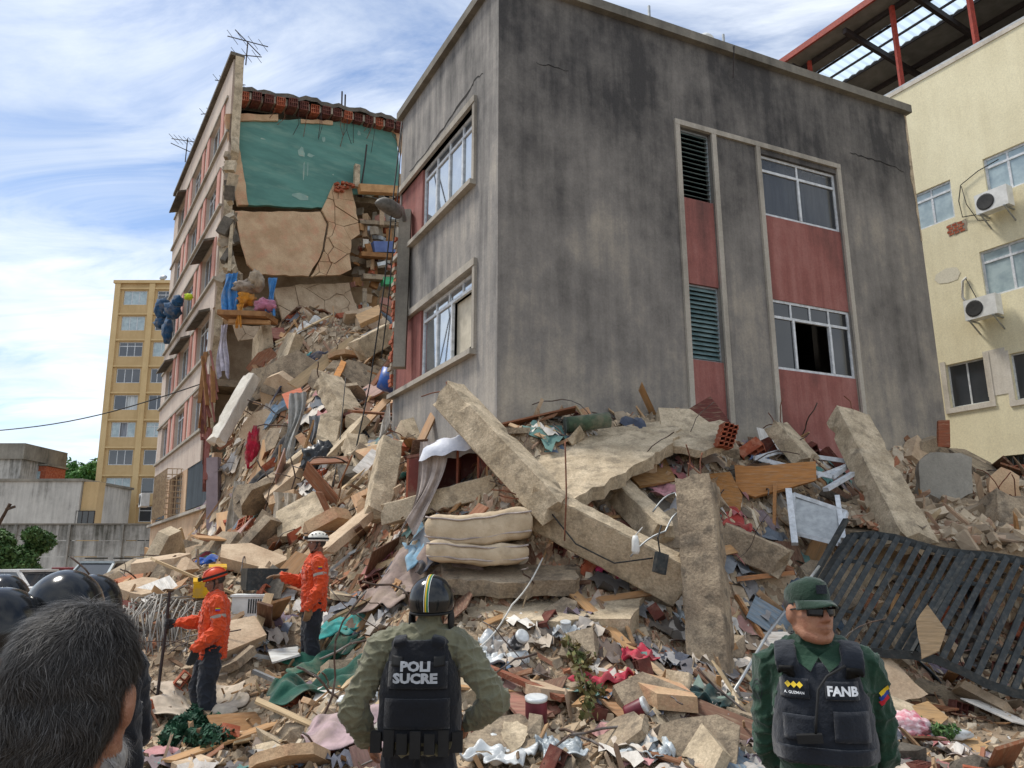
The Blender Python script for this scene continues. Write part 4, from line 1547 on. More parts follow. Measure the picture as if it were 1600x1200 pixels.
# ================================================================ rubble mound (height field through measured points)
ctrl = []
for px, py, Y in ((150, 945, 11), (200, 915, 12), (260, 903, 13), (330, 893, 14), (390, 880, 16), (290, 895, 15), (295, 893, 17), (300, 893, 20), (310, 893, 22), (348, 892, 18), (350, 891, 20), (353, 890, 21.5), (345, 885, 23.5), (230, 1000, 9.6), (240, 1070, 9.0),
                  (350, 1000, 10), (420, 960, 10.6), (400, 1050, 9.1), (330, 1132, 8.8), (300, 1130, 8.6), (450, 900, 12.2), (500, 1000, 10.5), (480, 1048, 9.95), (480, 1078, 9.4), (520, 1060, 9.6),
                  (560, 900, 11.4), (480, 850, 13.6), (400, 860, 16.5), (560, 830, 12.8), (520, 760, 15.5), (430, 780, 17.5), (395, 790, 19.5),
                  (500, 690, 17.6), (430, 700, 20), (385, 700, 21.6), (500, 620, 20), (430, 600, 22), (385, 590, 23.2), (400, 535, 24.4),
                  (480, 508, 25.4), (560, 520, 25), (600, 575, 21), (590, 640, 18.2), (600, 690, 16.0), (640, 705, 14.0), (560, 700, 16.3),
                  (610, 800, 12.0), (640, 850, 11.0), (700, 740, 12.3), (690, 800, 11.0), (760, 715, 11.8), (730, 770, 11.2),
                  (800, 672, 11.4), (900, 655, 12.0), (1000, 655, 12.6), (1080, 665, 13.0), (1150, 690, 13.3), (1220, 700, 13.8), (1300, 715, 14.4),
                  (1400, 712, 15.2), (1480, 720, 15.8), (1560, 745, 16), (1640, 770, 15),
                  (760, 800, 10.5), (740, 880, 10.0), (700, 930, 9.7), (860, 880, 10.2), (950, 900, 10.0), (1040, 930, 9.9),
                  (850, 950, 9.8), (960, 960, 9.7), (640, 960, 9.6), (600, 1000, 9.2), (820, 830, 10.4),
                  (1000, 800, 11.0), (1060, 760, 11.4), (1180, 780, 12.0), (1200, 850, 11.3), (1240, 800, 12.0), (1250, 900, 10.8), (1190, 930, 10.5),
                  (1330, 790, 12.8), (1480, 745, 15.2), (1400, 745, 15.0), (1580, 765, 15.4),
                  (1180, 1010, 9.9), (1100, 1000, 9.8),
                  (760, 1040, 8.6), (850, 1035, 8.7), (950, 1030, 8.8), (1050, 1030, 8.9), (1150, 1060, 8.9),
                  (760, 1120, 7.6), (850, 1100, 7.8), (950, 1100, 7.8), (1050, 1100, 7.8), (1130, 1120, 7.7), (700, 1100, 7.8),
                  (800, 1185, 6.9), (900, 1185, 6.85), (1000, 1185, 6.8), (1100, 1185, 6.9), (600, 1120, 7.8), (520, 1100, 8.2), (500, 1180, 7.2)):
    ctrl.append(at(px, py, Y))
for x in np.arange(-14, 15, 2.0):
    ctrl.append((x, 5.0, 0.0))
for x, y, z in ((-3.2, 7.4, .05), (-2.6, 6.4, .0), (-1.5, 6.0, .02), (0, 6.0, .05), (2, 6.0, .05), (3.2, 7.0, .12), (4.5, 7.5, .03), (6, 8, .03), (8, 8, .02),
                (4.2, 9, .1), (5.5, 9.5, .08), (7, 9.6, .08), (9, 10, .1), (4.6, 10.4, .15), (6, 11, .15), (7.5, 11.2, .15), (9.2, 11.5, .15),
                (6.2, 11.6, .15), (7.0, 11.9, .15), (8, 12.0, .15), (10, 12.2, .15), (6.9, 13.2, .2), (8, 13.5, .2), (9.5, 13.8, .2), (7.4, 14.2, .3), (9, 14.4, .3), (11, 14.3, .3),
                (-8, 9, 0), (-6.2, 9, .02), (-7, 11, .2), (-9.5, 12, 0), (-9.5, 15, .1), (-11, 20, 0), (-12, 26, 0), (-14, 14, 0), (-14, 28, 0),
                (-7.8, 17, 1.0), (-9.2, 19, .3), (0.5, 14.5, 3.4), (3, 15, 3.3), (6, 16, 3.4), (9, 18.5, 3.4), (0, 18, 3.4), (4, 20, 3.2), (9, 22, 3),
                (-1.4, 16, 4.2), (-2.4, 19, 5.2), (-2, 24, 9), (1, 26, 6), (5, 26, 3), (13, 17, 2.5), (13.5, 13, .3), (14, 22, 2.5), (-5, 27.5, 9.6), (-8.5, 27, 5), (-3, 28, 10)):
    ctrl.append((x, y, z))
ctrl = np.array(ctrl)
XA, XB, YA, YB, HS_ = -14.0, 14.4, 4.6, 28.2, 0.125
gx = np.arange(XA, XB, HS_)
gy = np.arange(YA, YB, HS_)


def kern(d):
    return d


D_ = np.linalg.norm(ctrl[:, None, :2] - ctrl[None, :, :2], axis=2)
A_m = np.zeros((len(ctrl) + 3, len(ctrl) + 3))
A_m[:len(ctrl), :len(ctrl)] = kern(D_) - np.eye(len(ctrl)) * 0.05
A_m[:len(ctrl), len(ctrl):] = np.c_[np.ones(len(ctrl)), ctrl[:, :2]]
A_m[len(ctrl):, :len(ctrl)] = A_m[:len(ctrl), len(ctrl):].T
sol = np.linalg.solve(A_m, np.r_[ctrl[:, 2], 0, 0, 0])
GX, GY = np.meshgrid(gx, gy, indexing='ij')
HF = np.zeros_like(GX)
for k in range(len(ctrl)):
    HF += sol[k] * np.hypot(GX - ctrl[k, 0], GY - ctrl[k, 1])
HF += sol[-3] + sol[-2] * GX + sol[-1] * GY


def vnoise(X, Y, s, seed):
    """smooth value noise on a lattice"""
    r = np.random.default_rng(seed)
    T = r.uniform(-1, 1, (256, 256))
    x, y = X / s + 100, Y / s + 100
    i, j = np.floor(x).astype(int), np.floor(y).astype(int)
    fx_, fy_ = x - i, y - j
    fx_, fy_ = fx_ * fx_ * (3 - 2 * fx_), fy_ * fy_ * (3 - 2 * fy_)
    g_ = lambda a, b: T[a % 256, b % 256]
    return (g_(i, j) * (1 - fx_) + g_(i + 1, j) * fx_) * (1 - fy_) + (g_(i, j + 1) * (1 - fx_) + g_(i + 1, j + 1) * fx_) * fy_


PILE = np.clip((HF - .02) / .5, 0, 1)
HF = HF + (vnoise(GX, GY, .9, 1) * .16 + vnoise(GX, GY, .42, 2) * .10 + vnoise(GX, GY, .22, 3) * .06) * PILE
HF = np.where(HF < .03, -.15 + .3 * np.clip(HF, -.3, .03), HF)


def hf(x, y):
    fi = np.clip((np.asarray(x) - XA) / HS_, 0, len(gx) - 1.001)
    fj = np.clip((np.asarray(y) - YA) / HS_, 0, len(gy) - 1.001)
    i, j = fi.astype(int), fj.astype(int)
    a, b = fi - i, fj - j
    return np.maximum((HF[i, j] * (1 - a) + HF[i + 1, j] * a) * (1 - b) + (HF[i, j + 1] * (1 - a) + HF[i + 1, j + 1] * a) * b, 0.0)


def hit(px, py, lift=0.0, y0=5.0):
    """where the pixel's line of sight meets the mound (or the ground)"""
    r = ray(px, py)
    r = r / r[1]
    Y = np.arange(y0, 28, .04)
    P = CAM + Y[:, None] * r
    below = P[:, 2] <= hf(P[:, 0], P[:, 1]) + .001
    k = int(np.argmax(below)) if below.any() else len(Y) - 1
    p = P[k].copy()
    p[2] = float(hf(p[0], p[1])) + lift
    return p


def hnorm(x, y, e=.25):
    dx = (hf(x + e, y) - hf(x - e, y)) / (2 * e)
    dy = (hf(x, y + e) - hf(x, y - e)) / (2 * e)
    n = Vector((-float(dx), -float(dy), 1))
    return n.normalized()


mat('rubble_dust', 'b09b80', '8a7863', 1.4, .98, .05, 14, c3='a0785e', s3=3.4, f3=.35)
nx_, ny_ = GX.shape
V = np.stack([GX, GY, HF], 2).reshape(-1, 3)
idx = np.arange(nx_ * ny_).reshape(nx_, ny_)
Fq = np.stack([idx[:-1, :-1], idx[1:, :-1], idx[1:, 1:], idx[:-1, 1:]], 2).reshape(-1, 4)
keep = (V[Fq][:, :, 2].max(1) > -.12)
Fq = Fq[keep]


def np_mesh(name, V, F, colors=None, smooth=False):
    me = bpy.data.meshes.new(name)
    n, k = F.shape
    me.vertices.add(len(V))
    me.vertices.foreach_set('co', np.ascontiguousarray(V, dtype=np.float32).ravel())
    me.loops.add(n * k)
    me.loops.foreach_set('vertex_index', F.ravel().astype(np.int32))
    me.polygons.add(n)
    me.polygons.foreach_set('loop_start', (np.arange(n) * k).astype(np.int32))
    me.polygons.foreach_set('use_smooth', np.full(n, bool(smooth)))
    me.update(calc_edges=True)
    if colors is not None:
        ca = me.color_attributes.new('Col', 'FLOAT_COLOR', 'POINT')
        ca.data.foreach_set('color', np.c_[colors, np.ones(len(colors))].astype(np.float32).ravel())
    return me


me = np_mesh('rubble_mound', V, Fq)
me.materials.append(MATS['rubble_dust'])
tag(place('rubble_mound', me), 'dusty mound of crushed concrete and brick under the debris', kind='structure')

# ---------------------------------------------------------------- small uncountable debris
mat('debris_piece', (1, 1, 1), (.72, .70, .68), 6, .95, .004, 60, attr=True)
mat('cloth_piece', (1, 1, 1), (.75, .74, .73), 9, .95, .003, 90, attr=True, sheen=.2)


def pal(hs):
    return np.array([lin(h) for h in hs])


P_CON = pal(['c4b196', 'ad9a82', 'd4c2a6', '988670', 'b8a286', 'ceb696', 'a3927c', '7a6d5e', 'dccfb8', 'c9b090'])
P_BRK = pal(['b06a4a', 'b87a5a', '9a5c44', 'c0906f', 'b57555', 'b08a70', 'c8a58c'])
P_WOD = pal(['a67c52', '8b6540', 'c49a6c', '6d4a30', '9c6a45', 'b98a58', 'd0b48a', '7c5a45', '8f5238'])
P_CLO = pal(['d8d2ca', 'e4dfd6', '4f6a86', '2f3f58', 'a8525c', '3d8784', '6f5f78', '34343a', 'c98a8e', 'b5a59c', '8d8f94', '5a4a48', 'ddd0c0', '40607a', '7d6a5a', 'c9c4be'])
P_GRY = pal(['5d5a58', '42403f', '8d8b88', 'b9b8b5', 'd5d4d0', '6d6258'])


KEEP_CLEAR = [(at(487, 1000, 9.85)[0] - .02, 9.55, .55), (at(325, 1128, 8.75)[0], 8.4, .6), (at(325, 1128, 8.75)[0], 8.0, .5), (at(487, 1000, 9.85)[0], 9.1, .4)]


def sample(n, ylo, yhi, power, seed, reg=None, clear=True):
    r = np.random.default_rng(seed)
    out = np.zeros((0, 2))
    while len(out) < n:
        m = n * 4
        x = r.uniform(XA, XB - .3, m)
        y = r.uniform(ylo, yhi, m)
        z = hf(x, y)
        ok = (np.abs(x) < .74 * y + .4) & (r.uniform(0, 1, m) < (ylo / y) ** power)
        ok &= (z > .03) | (r.uniform(0, 1, m) < .25)
        # no debris inside the standing grey block (it rests on the mound) or the wing
        a_ = (np.stack([x, y], 1) - C0[:2])
        uu, vv = a_ @ FR.U[:2], a_ @ -FR.N[:2]
        ok &= ~((vv > .35) & (uu > .25) & (uu < UR1 - .2) & (vv < 5))
        for (ex, ey, er) in (KEEP_CLEAR if clear else ()):
            ok &= np.hypot(x - ex, y - ey) > er
        if reg is not None:
            ok &= reg(x, y, z)
        out = np.concatenate([out, np.stack([x, y], 1)[ok]])
    return out[:n]


def rots(n, r, flat=0.0):
    """random rotations; flat>0 keeps pieces lying near the surface"""
    q = r.normal(size=(n, 4))
    if flat:
        q[:, 1:3] *= (1 - flat)
    q /= np.linalg.norm(q, axis=1)[:, None]
    w_, x, y, z = q.T
    return np.stack([np.stack([1 - 2 * (y * y + z * z), 2 * (x * y - z * w_), 2 * (x * z + y * w_)], 1),
                     np.stack([2 * (x * y + z * w_), 1 - 2 * (x * x + z * z), 2 * (y * z - x * w_)], 1),
                     np.stack([2 * (x * z - y * w_), 2 * (y * z + x * w_), 1 - 2 * (x * x + y * y)], 1)], 1)


CUBE = np.array([(x, y, z) for z in (-.5, .5) for x, y in ((-.5, -.5), (.5, -.5), (.5, .5), (-.5, .5))])
CF = np.array(MB.BF)


def boxes(name, xy, sizes, palette, seed, m, jit=.2, flat=0.0, lift=.3, label=None, tilt=True):
    n = len(xy)
    r = np.random.default_rng(seed)
    T = CUBE[None] * (1 + r.uniform(-jit, jit, (n, 8, 3))) + r.uniform(-jit, jit, (n, 8, 3)) * .25
    T = T * sizes[:, None, :]
    Rm = rots(n, r, flat)
    T = np.einsum('nij,nkj->nki', Rm, T)
    z = hf(xy[:, 0], xy[:, 1])
    e = .2
    if tilt:   # shear pieces to follow the slope
        dx = np.clip((hf(xy[:, 0] + e, xy[:, 1]) - hf(xy[:, 0] - e, xy[:, 1])) / (2 * e), -1.4, 1.4)
        dy = np.clip((hf(xy[:, 0], xy[:, 1] + e) - hf(xy[:, 0], xy[:, 1] - e)) / (2 * e), -1.4, 1.4)
        T[:, :, 2] += (T[:, :, 0] * dx[:, None] + T[:, :, 1] * dy[:, None]) * .8
    zz = z + lift * sizes.min(1) * r.uniform(-.3, 1, n)
    T += np.concatenate([xy, zz[:, None]], 1)[:, None, :]
    c_ = palette[r.integers(0, len(palette), n)] * r.uniform(.75, 1.12, n)[:, None]
    dust = pal(['b5a48c'])[0]
    k = r.uniform(.1, .6, n)[:, None]
    c_ = c_ * (1 - k) + dust * k
    F = (CF[None] + (np.arange(n) * 8)[:, None, None]).reshape(-1, 4)
    me = np_mesh(name, T.reshape(-1, 3), F, np.repeat(c_, 8, 0))
    me.materials.append(MATS[m])
    return tag(place(name, me), label, kind='stuff')


def sz(n, a, b, k, seed):
    """k = (x, y, z) proportions"""
    r = np.random.default_rng(seed)
    s_ = a * (b / a) ** r.uniform(0, 1, n) ** 1.3
    return s_[:, None] * np.array(k)[None] * r.uniform(.6, 1.4, (n, 3))


def scaleY(s_, xy):
    """coarser pieces further off, where fine ones could not be told apart"""
    return s_ * np.clip(xy[:, 1] / 9.5, .8, 1.9)[:, None]


def brick_zone(x, y, z):
    """red brick crush: left centre slope, right behind the gate, patches elsewhere"""
    v = vnoise(x, y, 1.7, 9) + .6 * np.exp(-((x + 1.9) ** 2 + (y - 11.8) ** 2) / 1.6) + .5 * np.exp(-((x - 8) ** 2 + (y - 15.5) ** 2) / 3)
    return v > .22


for (nm, n, a, b, k, P_, jit, flat, sd_, lb, reg) in (
        ('concrete_rubble', 30000, .02, .12, (1, .8, .55), P_CON, .3, .2, 21, 'fine crushed concrete and plaster over the whole mound', None),
        ('brick_rubble', 12000, .025, .11, (1, .75, .45), P_BRK, .28, .2, 22, 'broken red brick scattered over the mound', brick_zone),
        ('wood_splinters', 6500, .12, .6, (1, .08, .04), P_WOD, .12, .55, 23, 'splintered timber strewn through the mound', None),
        ('plaster_flakes', 9000, .05, .2, (1, .8, .1), P_CON, .3, .5, 24, 'thin flakes of plaster and tile over the mound', None),
        ('mixed_litter', 4200, .04, .16, (1, .6, .3), P_GRY, .25, .4, 25, 'grey and white household litter through the mound', None)):
    xy = sample(n, 6.0, 26.5, 1.15, sd_, reg, clear=False)
    boxes(nm, xy, scaleY(sz(n, a, b, k, sd_ + 50), xy), P_, sd_ + 80, 'debris_piece', jit, flat, .35, lb)


def cloth_bits(name, n, seed, lo, hi, palette, label, reg=None, m='cloth_piece', y1=26.0, power=1.1):
    """crumpled scraps: small wavy grids lying on the mound"""
    r = np.random.default_rng(seed)
    xy = sample(n, 6.3, y1, power, seed, reg)
    g_ = 6
    u, v = np.meshgrid(np.linspace(-.5, .5, g_), np.linspace(-.5, .5, g_), indexing='ij')
    s_ = (lo * (hi / lo) ** r.uniform(0, 1, n)) * np.clip(xy[:, 1] / 9.5, .8, 1.8)
    asp = r.uniform(.45, 1, n)
    an = r.uniform(0, 6.28, n)
    U = u.ravel()[None] * s_[:, None] * (1 + .15 * r.normal(size=(n, g_ * g_)))
    Vv = v.ravel()[None] * (s_ * asp)[:, None] * (1 + .15 * r.normal(size=(n, g_ * g_)))
    X = xy[:, :1] + U * np.cos(an)[:, None] - Vv * np.sin(an)[:, None]
    Y = xy[:, 1:] + U * np.sin(an)[:, None] + Vv * np.cos(an)[:, None]
    zc = hf(xy[:, 0], xy[:, 1])[:, None]
    Z = .65 * hf(X, Y) + .35 * zc
    Z = np.clip(Z, zc - s_[:, None] * .7, zc + s_[:, None] * .7)
    ph = r.uniform(0, 6.28, (n, 2))
    fr_ = r.uniform(7, 13, (n, 2))
    fold = np.sin(u.ravel()[None] * fr_[:, :1] * 1.6 + ph[:, :1]) * .5 + np.sin((u + v).ravel()[None] * fr_[:, 1:] + ph[:, 1:]) * .5
    Z = Z + s_[:, None] * (.10 * fold + .08 * r.normal(size=(n, g_ * g_))) + .05 + s_[:, None] * .07
    idx = np.arange(g_ * g_).reshape(g_, g_)
    f = np.stack([idx[:-1, :-1], idx[1:, :-1], idx[1:, 1:], idx[:-1, 1:]], 2).reshape(-1, 4)
    F = (f[None] + (np.arange(n) * g_ * g_)[:, None, None]).reshape(-1, 4)
    c_ = palette[r.integers(0, len(palette), n)] * r.uniform(.7, 1.05, n)[:, None]
    k = r.uniform(.05, .4, n)[:, None]
    c_ = c_ * (1 - k) + pal(['a8967d'])[0] * k
    me = np_mesh(name, np.stack([X, Y, Z], 2).reshape(-1, 3), F, np.repeat(c_, g_ * g_, 0), smooth=True)
    me.materials.append(MATS[m])
    return tag(place(name, me), label, kind='stuff')


def clothes_zone(x, y, z):
    v = vnoise(x, y, 1.3, 17) + .25 * ((y > 15) & (x < -1)) + .2 * (y < 9.2)
    return v > .1


cloth_bits('clothes_litter', 1100, 31, .14, .5, P_CLO, 'torn clothes and rags strewn over the mound', clothes_zone)
# ================================================================ large debris, piece by piece
RD = random.Random(21)


def cm(h, rough=.92, bump=.004, name=None, sc_=7, dark=.62, sheen=.15):
    c = lin(h)
    return mat(name or 'cloth_' + h, c, tuple(x * dark for x in c), sc_, rough, bump, 55, sheen=sheen, c3='a09078', s3=4, f3=.3)


def wm(h, name=None):
    c = lin(h)
    return mat(name or 'wood_' + h, c, tuple(x * .68 for x in c), 3, .7, .002, 40, c3='a08c72', s3=5, f3=.4, coord='obj', stretch=(1, 9, 9))


def pmx(h, rough=.4):
    c = lin(h)
    return mat('plastic_' + h, c, tuple(x * .8 for x in c), 6, rough, c3='a09078', s3=6, f3=.35)


def rough_beam(a, b, w, h, up=(0, 0, 1), seg=14, amp=.006, endj=.07, taper=1.0):
    """concrete member: square section with chipped arrises and torn ends"""
    a, b = Vector(a), Vector(b)
    d = (b - a)
    L_ = d.length
    d.normalize()
    x = d.cross(Vector(up)).normalized()
    y = x.cross(d)
    prof = [(-.5, -.46), (-.46, -.5), (0, -.5), (.46, -.5), (.5, -.46), (.5, 0), (.5, .46), (.46, .5), (0, .5), (-.46, .5), (-.5, .46), (-.5, 0)]
    n = len(prof)
    mb = MB()
    vs, fs = [], []
    for i in range(seg + 1):
        t = i / seg
        p = a + d * L_ * t
        chip = {}
        for k in range(n):
            chip[k] = 1.0
        if RD.random() < .35:
            k0 = RD.choice([0, 3, 6, 9])
            for k in (k0, (k0 + 1) % n):
                chip[k] = RD.uniform(.8, .94)
        for k, (px, py) in enumerate(prof):
            q = p + x * px * w * chip[k] * (1 + (taper - 1) * t) + y * py * h * chip[k] * (1 + (taper - 1) * t)
            q += Vector((RD.uniform(-1, 1), RD.uniform(-1, 1), RD.uniform(-1, 1))) * amp
            if i in (0, seg):
                q += d * RD.uniform(-endj, endj)
            vs.append(q)
    for i in range(seg):
        for k in range(n):
            fs.append((i * n + k, i * n + (k + 1) % n, (i + 1) * n + (k + 1) % n, (i + 1) * n + k))
    o = len(vs)
    vs.append(a - d * endj * .6)
    vs.append(b + d * endj * .6)
    fs += [(o, (k + 1) % n, k) for k in range(n)] + [(o + 1, seg * n + k, seg * n + (k + 1) % n) for k in range(n)]
    mb.add(vs, fs)
    return mb


def rebars(parent, p, d, n, spread, ln=.5, m='rust', r=.009):
    for i in range(n):
        q = Vector(p) + Vector((RD.uniform(-1, 1), RD.uniform(-1, 1), RD.uniform(-1, 1))) * spread
        P = [q]
        dd = Vector(d).normalized()
        for k in range(6):
            dd = (dd + Vector((RD.uniform(-1, 1), RD.uniform(-1, 1), RD.uniform(-1.1, .5))) * .33).normalized()
            P.append(P[-1] + dd * ln / 6)
        MB().tube(P, r, 5).build('rebar', m, parent, smooth=True)


def member(name, label, a, b, w, h, m='concrete', up=(0, 0, 1), bars=0, cat='concrete beam', group=None, **k):
    o = thing(name, label, cat, a, group)
    rough_beam(a, b, w, h, up, **k).build('shaft', m, o)
    d = Vector(b) - Vector(a)
    if bars:
        rebars(o, a, -d, bars, w * .3, .5)
        if bars > 2:
            rebars(o, b, d, bars - 1, w * .3, .35)
    return o


def jag3(P, amp, step):
    out = []
    for i in range(len(P)):
        a, b = Vector(P[i]), Vector(P[(i + 1) % len(P)])
        n = max(1, int((b - a).length / step))
        for k in range(n):
            q = a.lerp(b, (k + (RD.uniform(-.3, .3) if k else 0)) / n)
            if k:
                q += Vector((RD.uniform(-1, 1), RD.uniform(-1, 1), RD.uniform(-1, 1))) * amp
            out.append(q)
    return out


def plate(P, th, amp=.03, step=.15, down=True):
    """flat broken plate from corner points, given thickness, ragged outline"""
    c = sum((Vector(p) for p in P), Vector()) / len(P)
    n = Vector()
    for i in range(len(P)):
        n += (Vector(P[i]) - c).cross(Vector(P[(i + 1) % len(P)]) - c)
    n.normalize()
    if (n.z > 0) == down:
        n = -n
    Q = jag3(P, amp, step)
    Q = [q - n * (q - c).dot(n) * .75 for q in Q]
    mb = MB()
    k = len(Q)
    B = [q + n * th + (c - q).normalized() * RD.uniform(-.02, .05) for q in Q]
    cb = c + n * th
    vs = Q + B + [c, cb]
    fs = []
    for i in range(k):
        j = (i + 1) % k
        fs += [(2 * k, i, j), (2 * k + 1, k + j, k + i), (i, k + i, k + j, j)]
    mb.add(vs, fs)
    return mb


def plate_px(pts, th, **k):
    return plate([at(*p) for p in pts], th, **k)


def slab(name, label, pts, th, m, cat='concrete slab', **k):
    o = plate_px(pts, th, **k).build(name, m)
    return tag(o, label, cat)


def drape(name, label, c, w, l, ang, m, cat='cloth', fold=.05, lift=.05, n=20, stiff=.45, parent=None, seed=0, fr=9):
    """cloth lying over the mound, with folds"""
    r = random.Random(seed + int(c[0] * 100))
    ph = [r.uniform(0, 6) for _ in range(6)]
    P = []
    base = float(hf(c[0], c[1]))
    for i in range(n + 1):
        row = []
        for j in range(n + 1):
            u, v = (i / n - .5), (j / n - .5)
            edge = 1 + .08 * math.sin(9 * u + ph[0]) + .08 * math.sin(8 * v + ph[1])
            du = (u * edge + .06 * math.sin(v * 9 + ph[2])) * w
            dv = (v * edge + .06 * math.sin(u * 8 + ph[3])) * l
            x = c[0] + du * math.cos(ang) - dv * math.sin(ang)
            y = c[1] + du * math.sin(ang) + dv * math.cos(ang)
            z = (1 - stiff) * float(hf(x, y)) + stiff * base
            z = max(z, float(hf(x, y)) - .04)
            f_ = math.sin(u * fr + v * 3 + ph[4]) * .5 + math.sin(u * fr * 1.9 - v * 5 + ph[5]) * .3 + math.sin(v * fr * 1.3 + u * 4 + ph[0]) * .4
            z += lift + fold * (f_ + .7) * (1 + .4 * math.sin(5 * v + ph[1]))
            row.append((x + fold * .6 * math.sin(v * 11 + ph[3]), y, z))
        P.append(row)
    o = MB().grid(P).build(name, m, parent, smooth=True, fix=False)
    md = o.modifiers.new('thick', 'SOLIDIFY')
    md.thickness = .008
    return tag(o, label, cat) if parent is None else o


def hang(name, label, a, b, ln, m, cat='curtain', n=26, rows=18, fold=.06, sway=(0, 0, 0), taper=1.0, seed=0, parent=None):
    """cloth hanging from the line a-b"""
    r = random.Random(seed)
    a, b = np.array(a, float), np.array(b, float)
    out = np.array([0, -1, 0])
    ph = [r.uniform(0, 6) for _ in range(4)]
    P = []
    for i in range(n + 1):
        u = i / n
        row = []
        top = a + (b - a) * u
        for j in range(rows + 1):
            v = j / rows
            k = 1 + (taper - 1) * v
            q = (a + b) / 2 + (top - (a + b) / 2) * k + np.array([0, 0, -ln * v * (1 + .08 * math.sin(u * 7 + ph[0]))]) + np.array(sway) * v * v
            q = q + out * fold * (math.sin(u * 17 + ph[1] + v * 1.5) + .5 * math.sin(u * 37 + ph[2])) * (.35 + .65 * v)
            q = q + np.array([fold * .5 * math.sin(v * 6 + ph[3] + u * 3), 0, 0])
            row.append(q)
        P.append(row)
    o = MB().grid(P).build(name, m, parent, smooth=True, fix=False)
    return tag(o, label, cat) if parent is None else o


def blob(name, label, c, s_, m, cat, seed=0, amp=.22, freq=2.2, sub=4, parent=None, flat=.7):
    """crumpled bag: noise-displaced ball sitting on the mound"""
    bm_ = bmesh.new()
    bmesh.ops.create_icosphere(bm_, subdivisions=sub, radius=1)
    for v in bm_.verts:
        p = v.co.copy()
        k = 1 + amp * mnoise.noise(p * freq + Vector((seed, 0, 0))) + amp * .8 * (1 - abs(mnoise.noise(p * freq * 1.9 + Vector((0, seed, 0))))) ** 4 - amp * .5 * (1 - abs(mnoise.noise(p * freq * 3.3 + Vector((seed, seed, 0))))) ** 3 + amp * .12 * mnoise.noise(p * freq * 7 + Vector((0, 0, seed)))
        v.co = Vector((p.x * s_[0] * k, p.y * s_[1] * k, max(p.z * s_[2] * k, -s_[2] * flat)))
    me = bpy.data.meshes.new(name)
    bm_.to_mesh(me)
    bm_.free()
    me.polygons.foreach_set('use_smooth', [True] * len(me.polygons))
    me.materials.append(MATS[m] if isinstance(m, str) else m)
    o = place(name, me, c, parent)
    return tag(o, label, cat) if parent is None else o


def board(name, label, a, b, w, th, m, cat='board', up=(0, 0, 1), group=None):
    a, b = Vector(a), Vector(b)
    mb = MB()
    d = (b - a).normalized()
    x = d.cross(Vector(up)).normalized() * w / 2
    y = x.cross(d).normalized() * th / 2
    r = RD.uniform
    p = []
    for q in (a, b):
        for sx, sy in ((-1, -1), (1, -1), (1, 1), (-1, 1)):
            p.append(q + x * sx * r(.88, 1.06) + y * sy + d * r(-.06, .06) * min(1, w * 4))
    mb.box8(p)
    o = mb.build(name, m)
    return tag(o, label, cat, group)


# sagging floor slab over the hollow behind the gate: a plane rising towards the back, with its own rubble
DECK = [(1318, 836, 11.6), (1480, 842, 11.2), (1640, 862, 11.0), (1840, 850, 12.0), (1700, 775, 15.4), (1540, 757, 15.4), (1390, 752, 15.0), (1325, 800, 12.6)]
_dp = np.array([at(*q) for q in DECK])
_cf = np.linalg.lstsq(np.c_[_dp[:, :2], np.ones(len(_dp))], _dp[:, 2], rcond=None)[0]


def deck_z(x, y):
    return np.asarray(x) * _cf[0] + np.asarray(y) * _cf[1] + _cf[2]


def in_deck(x, y):
    ins = np.zeros(np.shape(x), bool)
    n_ = len(_dp)
    for i in range(n_):
        (x0, y0), (x1, y1) = _dp[i][:2], _dp[(i + 1) % n_][:2]
        c_ = ((y0 > y) != (y1 > y)) & (x < (x1 - x0) * (y - y0) / (y1 - y0 + 1e-9) + x0)
        ins ^= c_
    return ins


_hf0 = hf


def hf_deck(x, y):
    x, y = np.asarray(x, float), np.asarray(y, float)
    return np.maximum(_hf0(x, y), np.where(in_deck(x, y), deck_z(x, y) + .12 * (vnoise(x, y, .7, 5) + .6), 0))


def deck_boxes(nm, n, a, b, k, P_, sd_, lb):
    global hf
    r_ = np.random.default_rng(sd_)
    pts = np.zeros((0, 2))
    while len(pts) < n:
        x, y = r_.uniform(_dp[:, 0].min(), _dp[:, 0].max(), n * 3), r_.uniform(10.9, 15.4, n * 3)
        pts = np.concatenate([pts, np.stack([x, y], 1)[in_deck(x, y)]])
    pts = pts[:n]
    hf = hf_deck
    boxes(nm, pts, sz(n, a, b, k, sd_), P_, sd_ + 1, 'debris_piece', .28, .3, .6, lb, tilt=False)
    hf = _hf0


deck_boxes('deck_rubble', 3600, .06, .3, (1, .8, .55), P_CON, 601, 'concrete rubble lying on the sagging slab above the gate')
deck_boxes('deck_bricks', 2400, .05, .18, (1, .7, .5), P_BRK, 602, 'broken bricks lying on the sagging slab above the gate')
deck_boxes('deck_splinters', 500, .3, .9, (1, .08, .05), P_WOD, 603, 'timber splinters lying on the sagging slab above the gate')
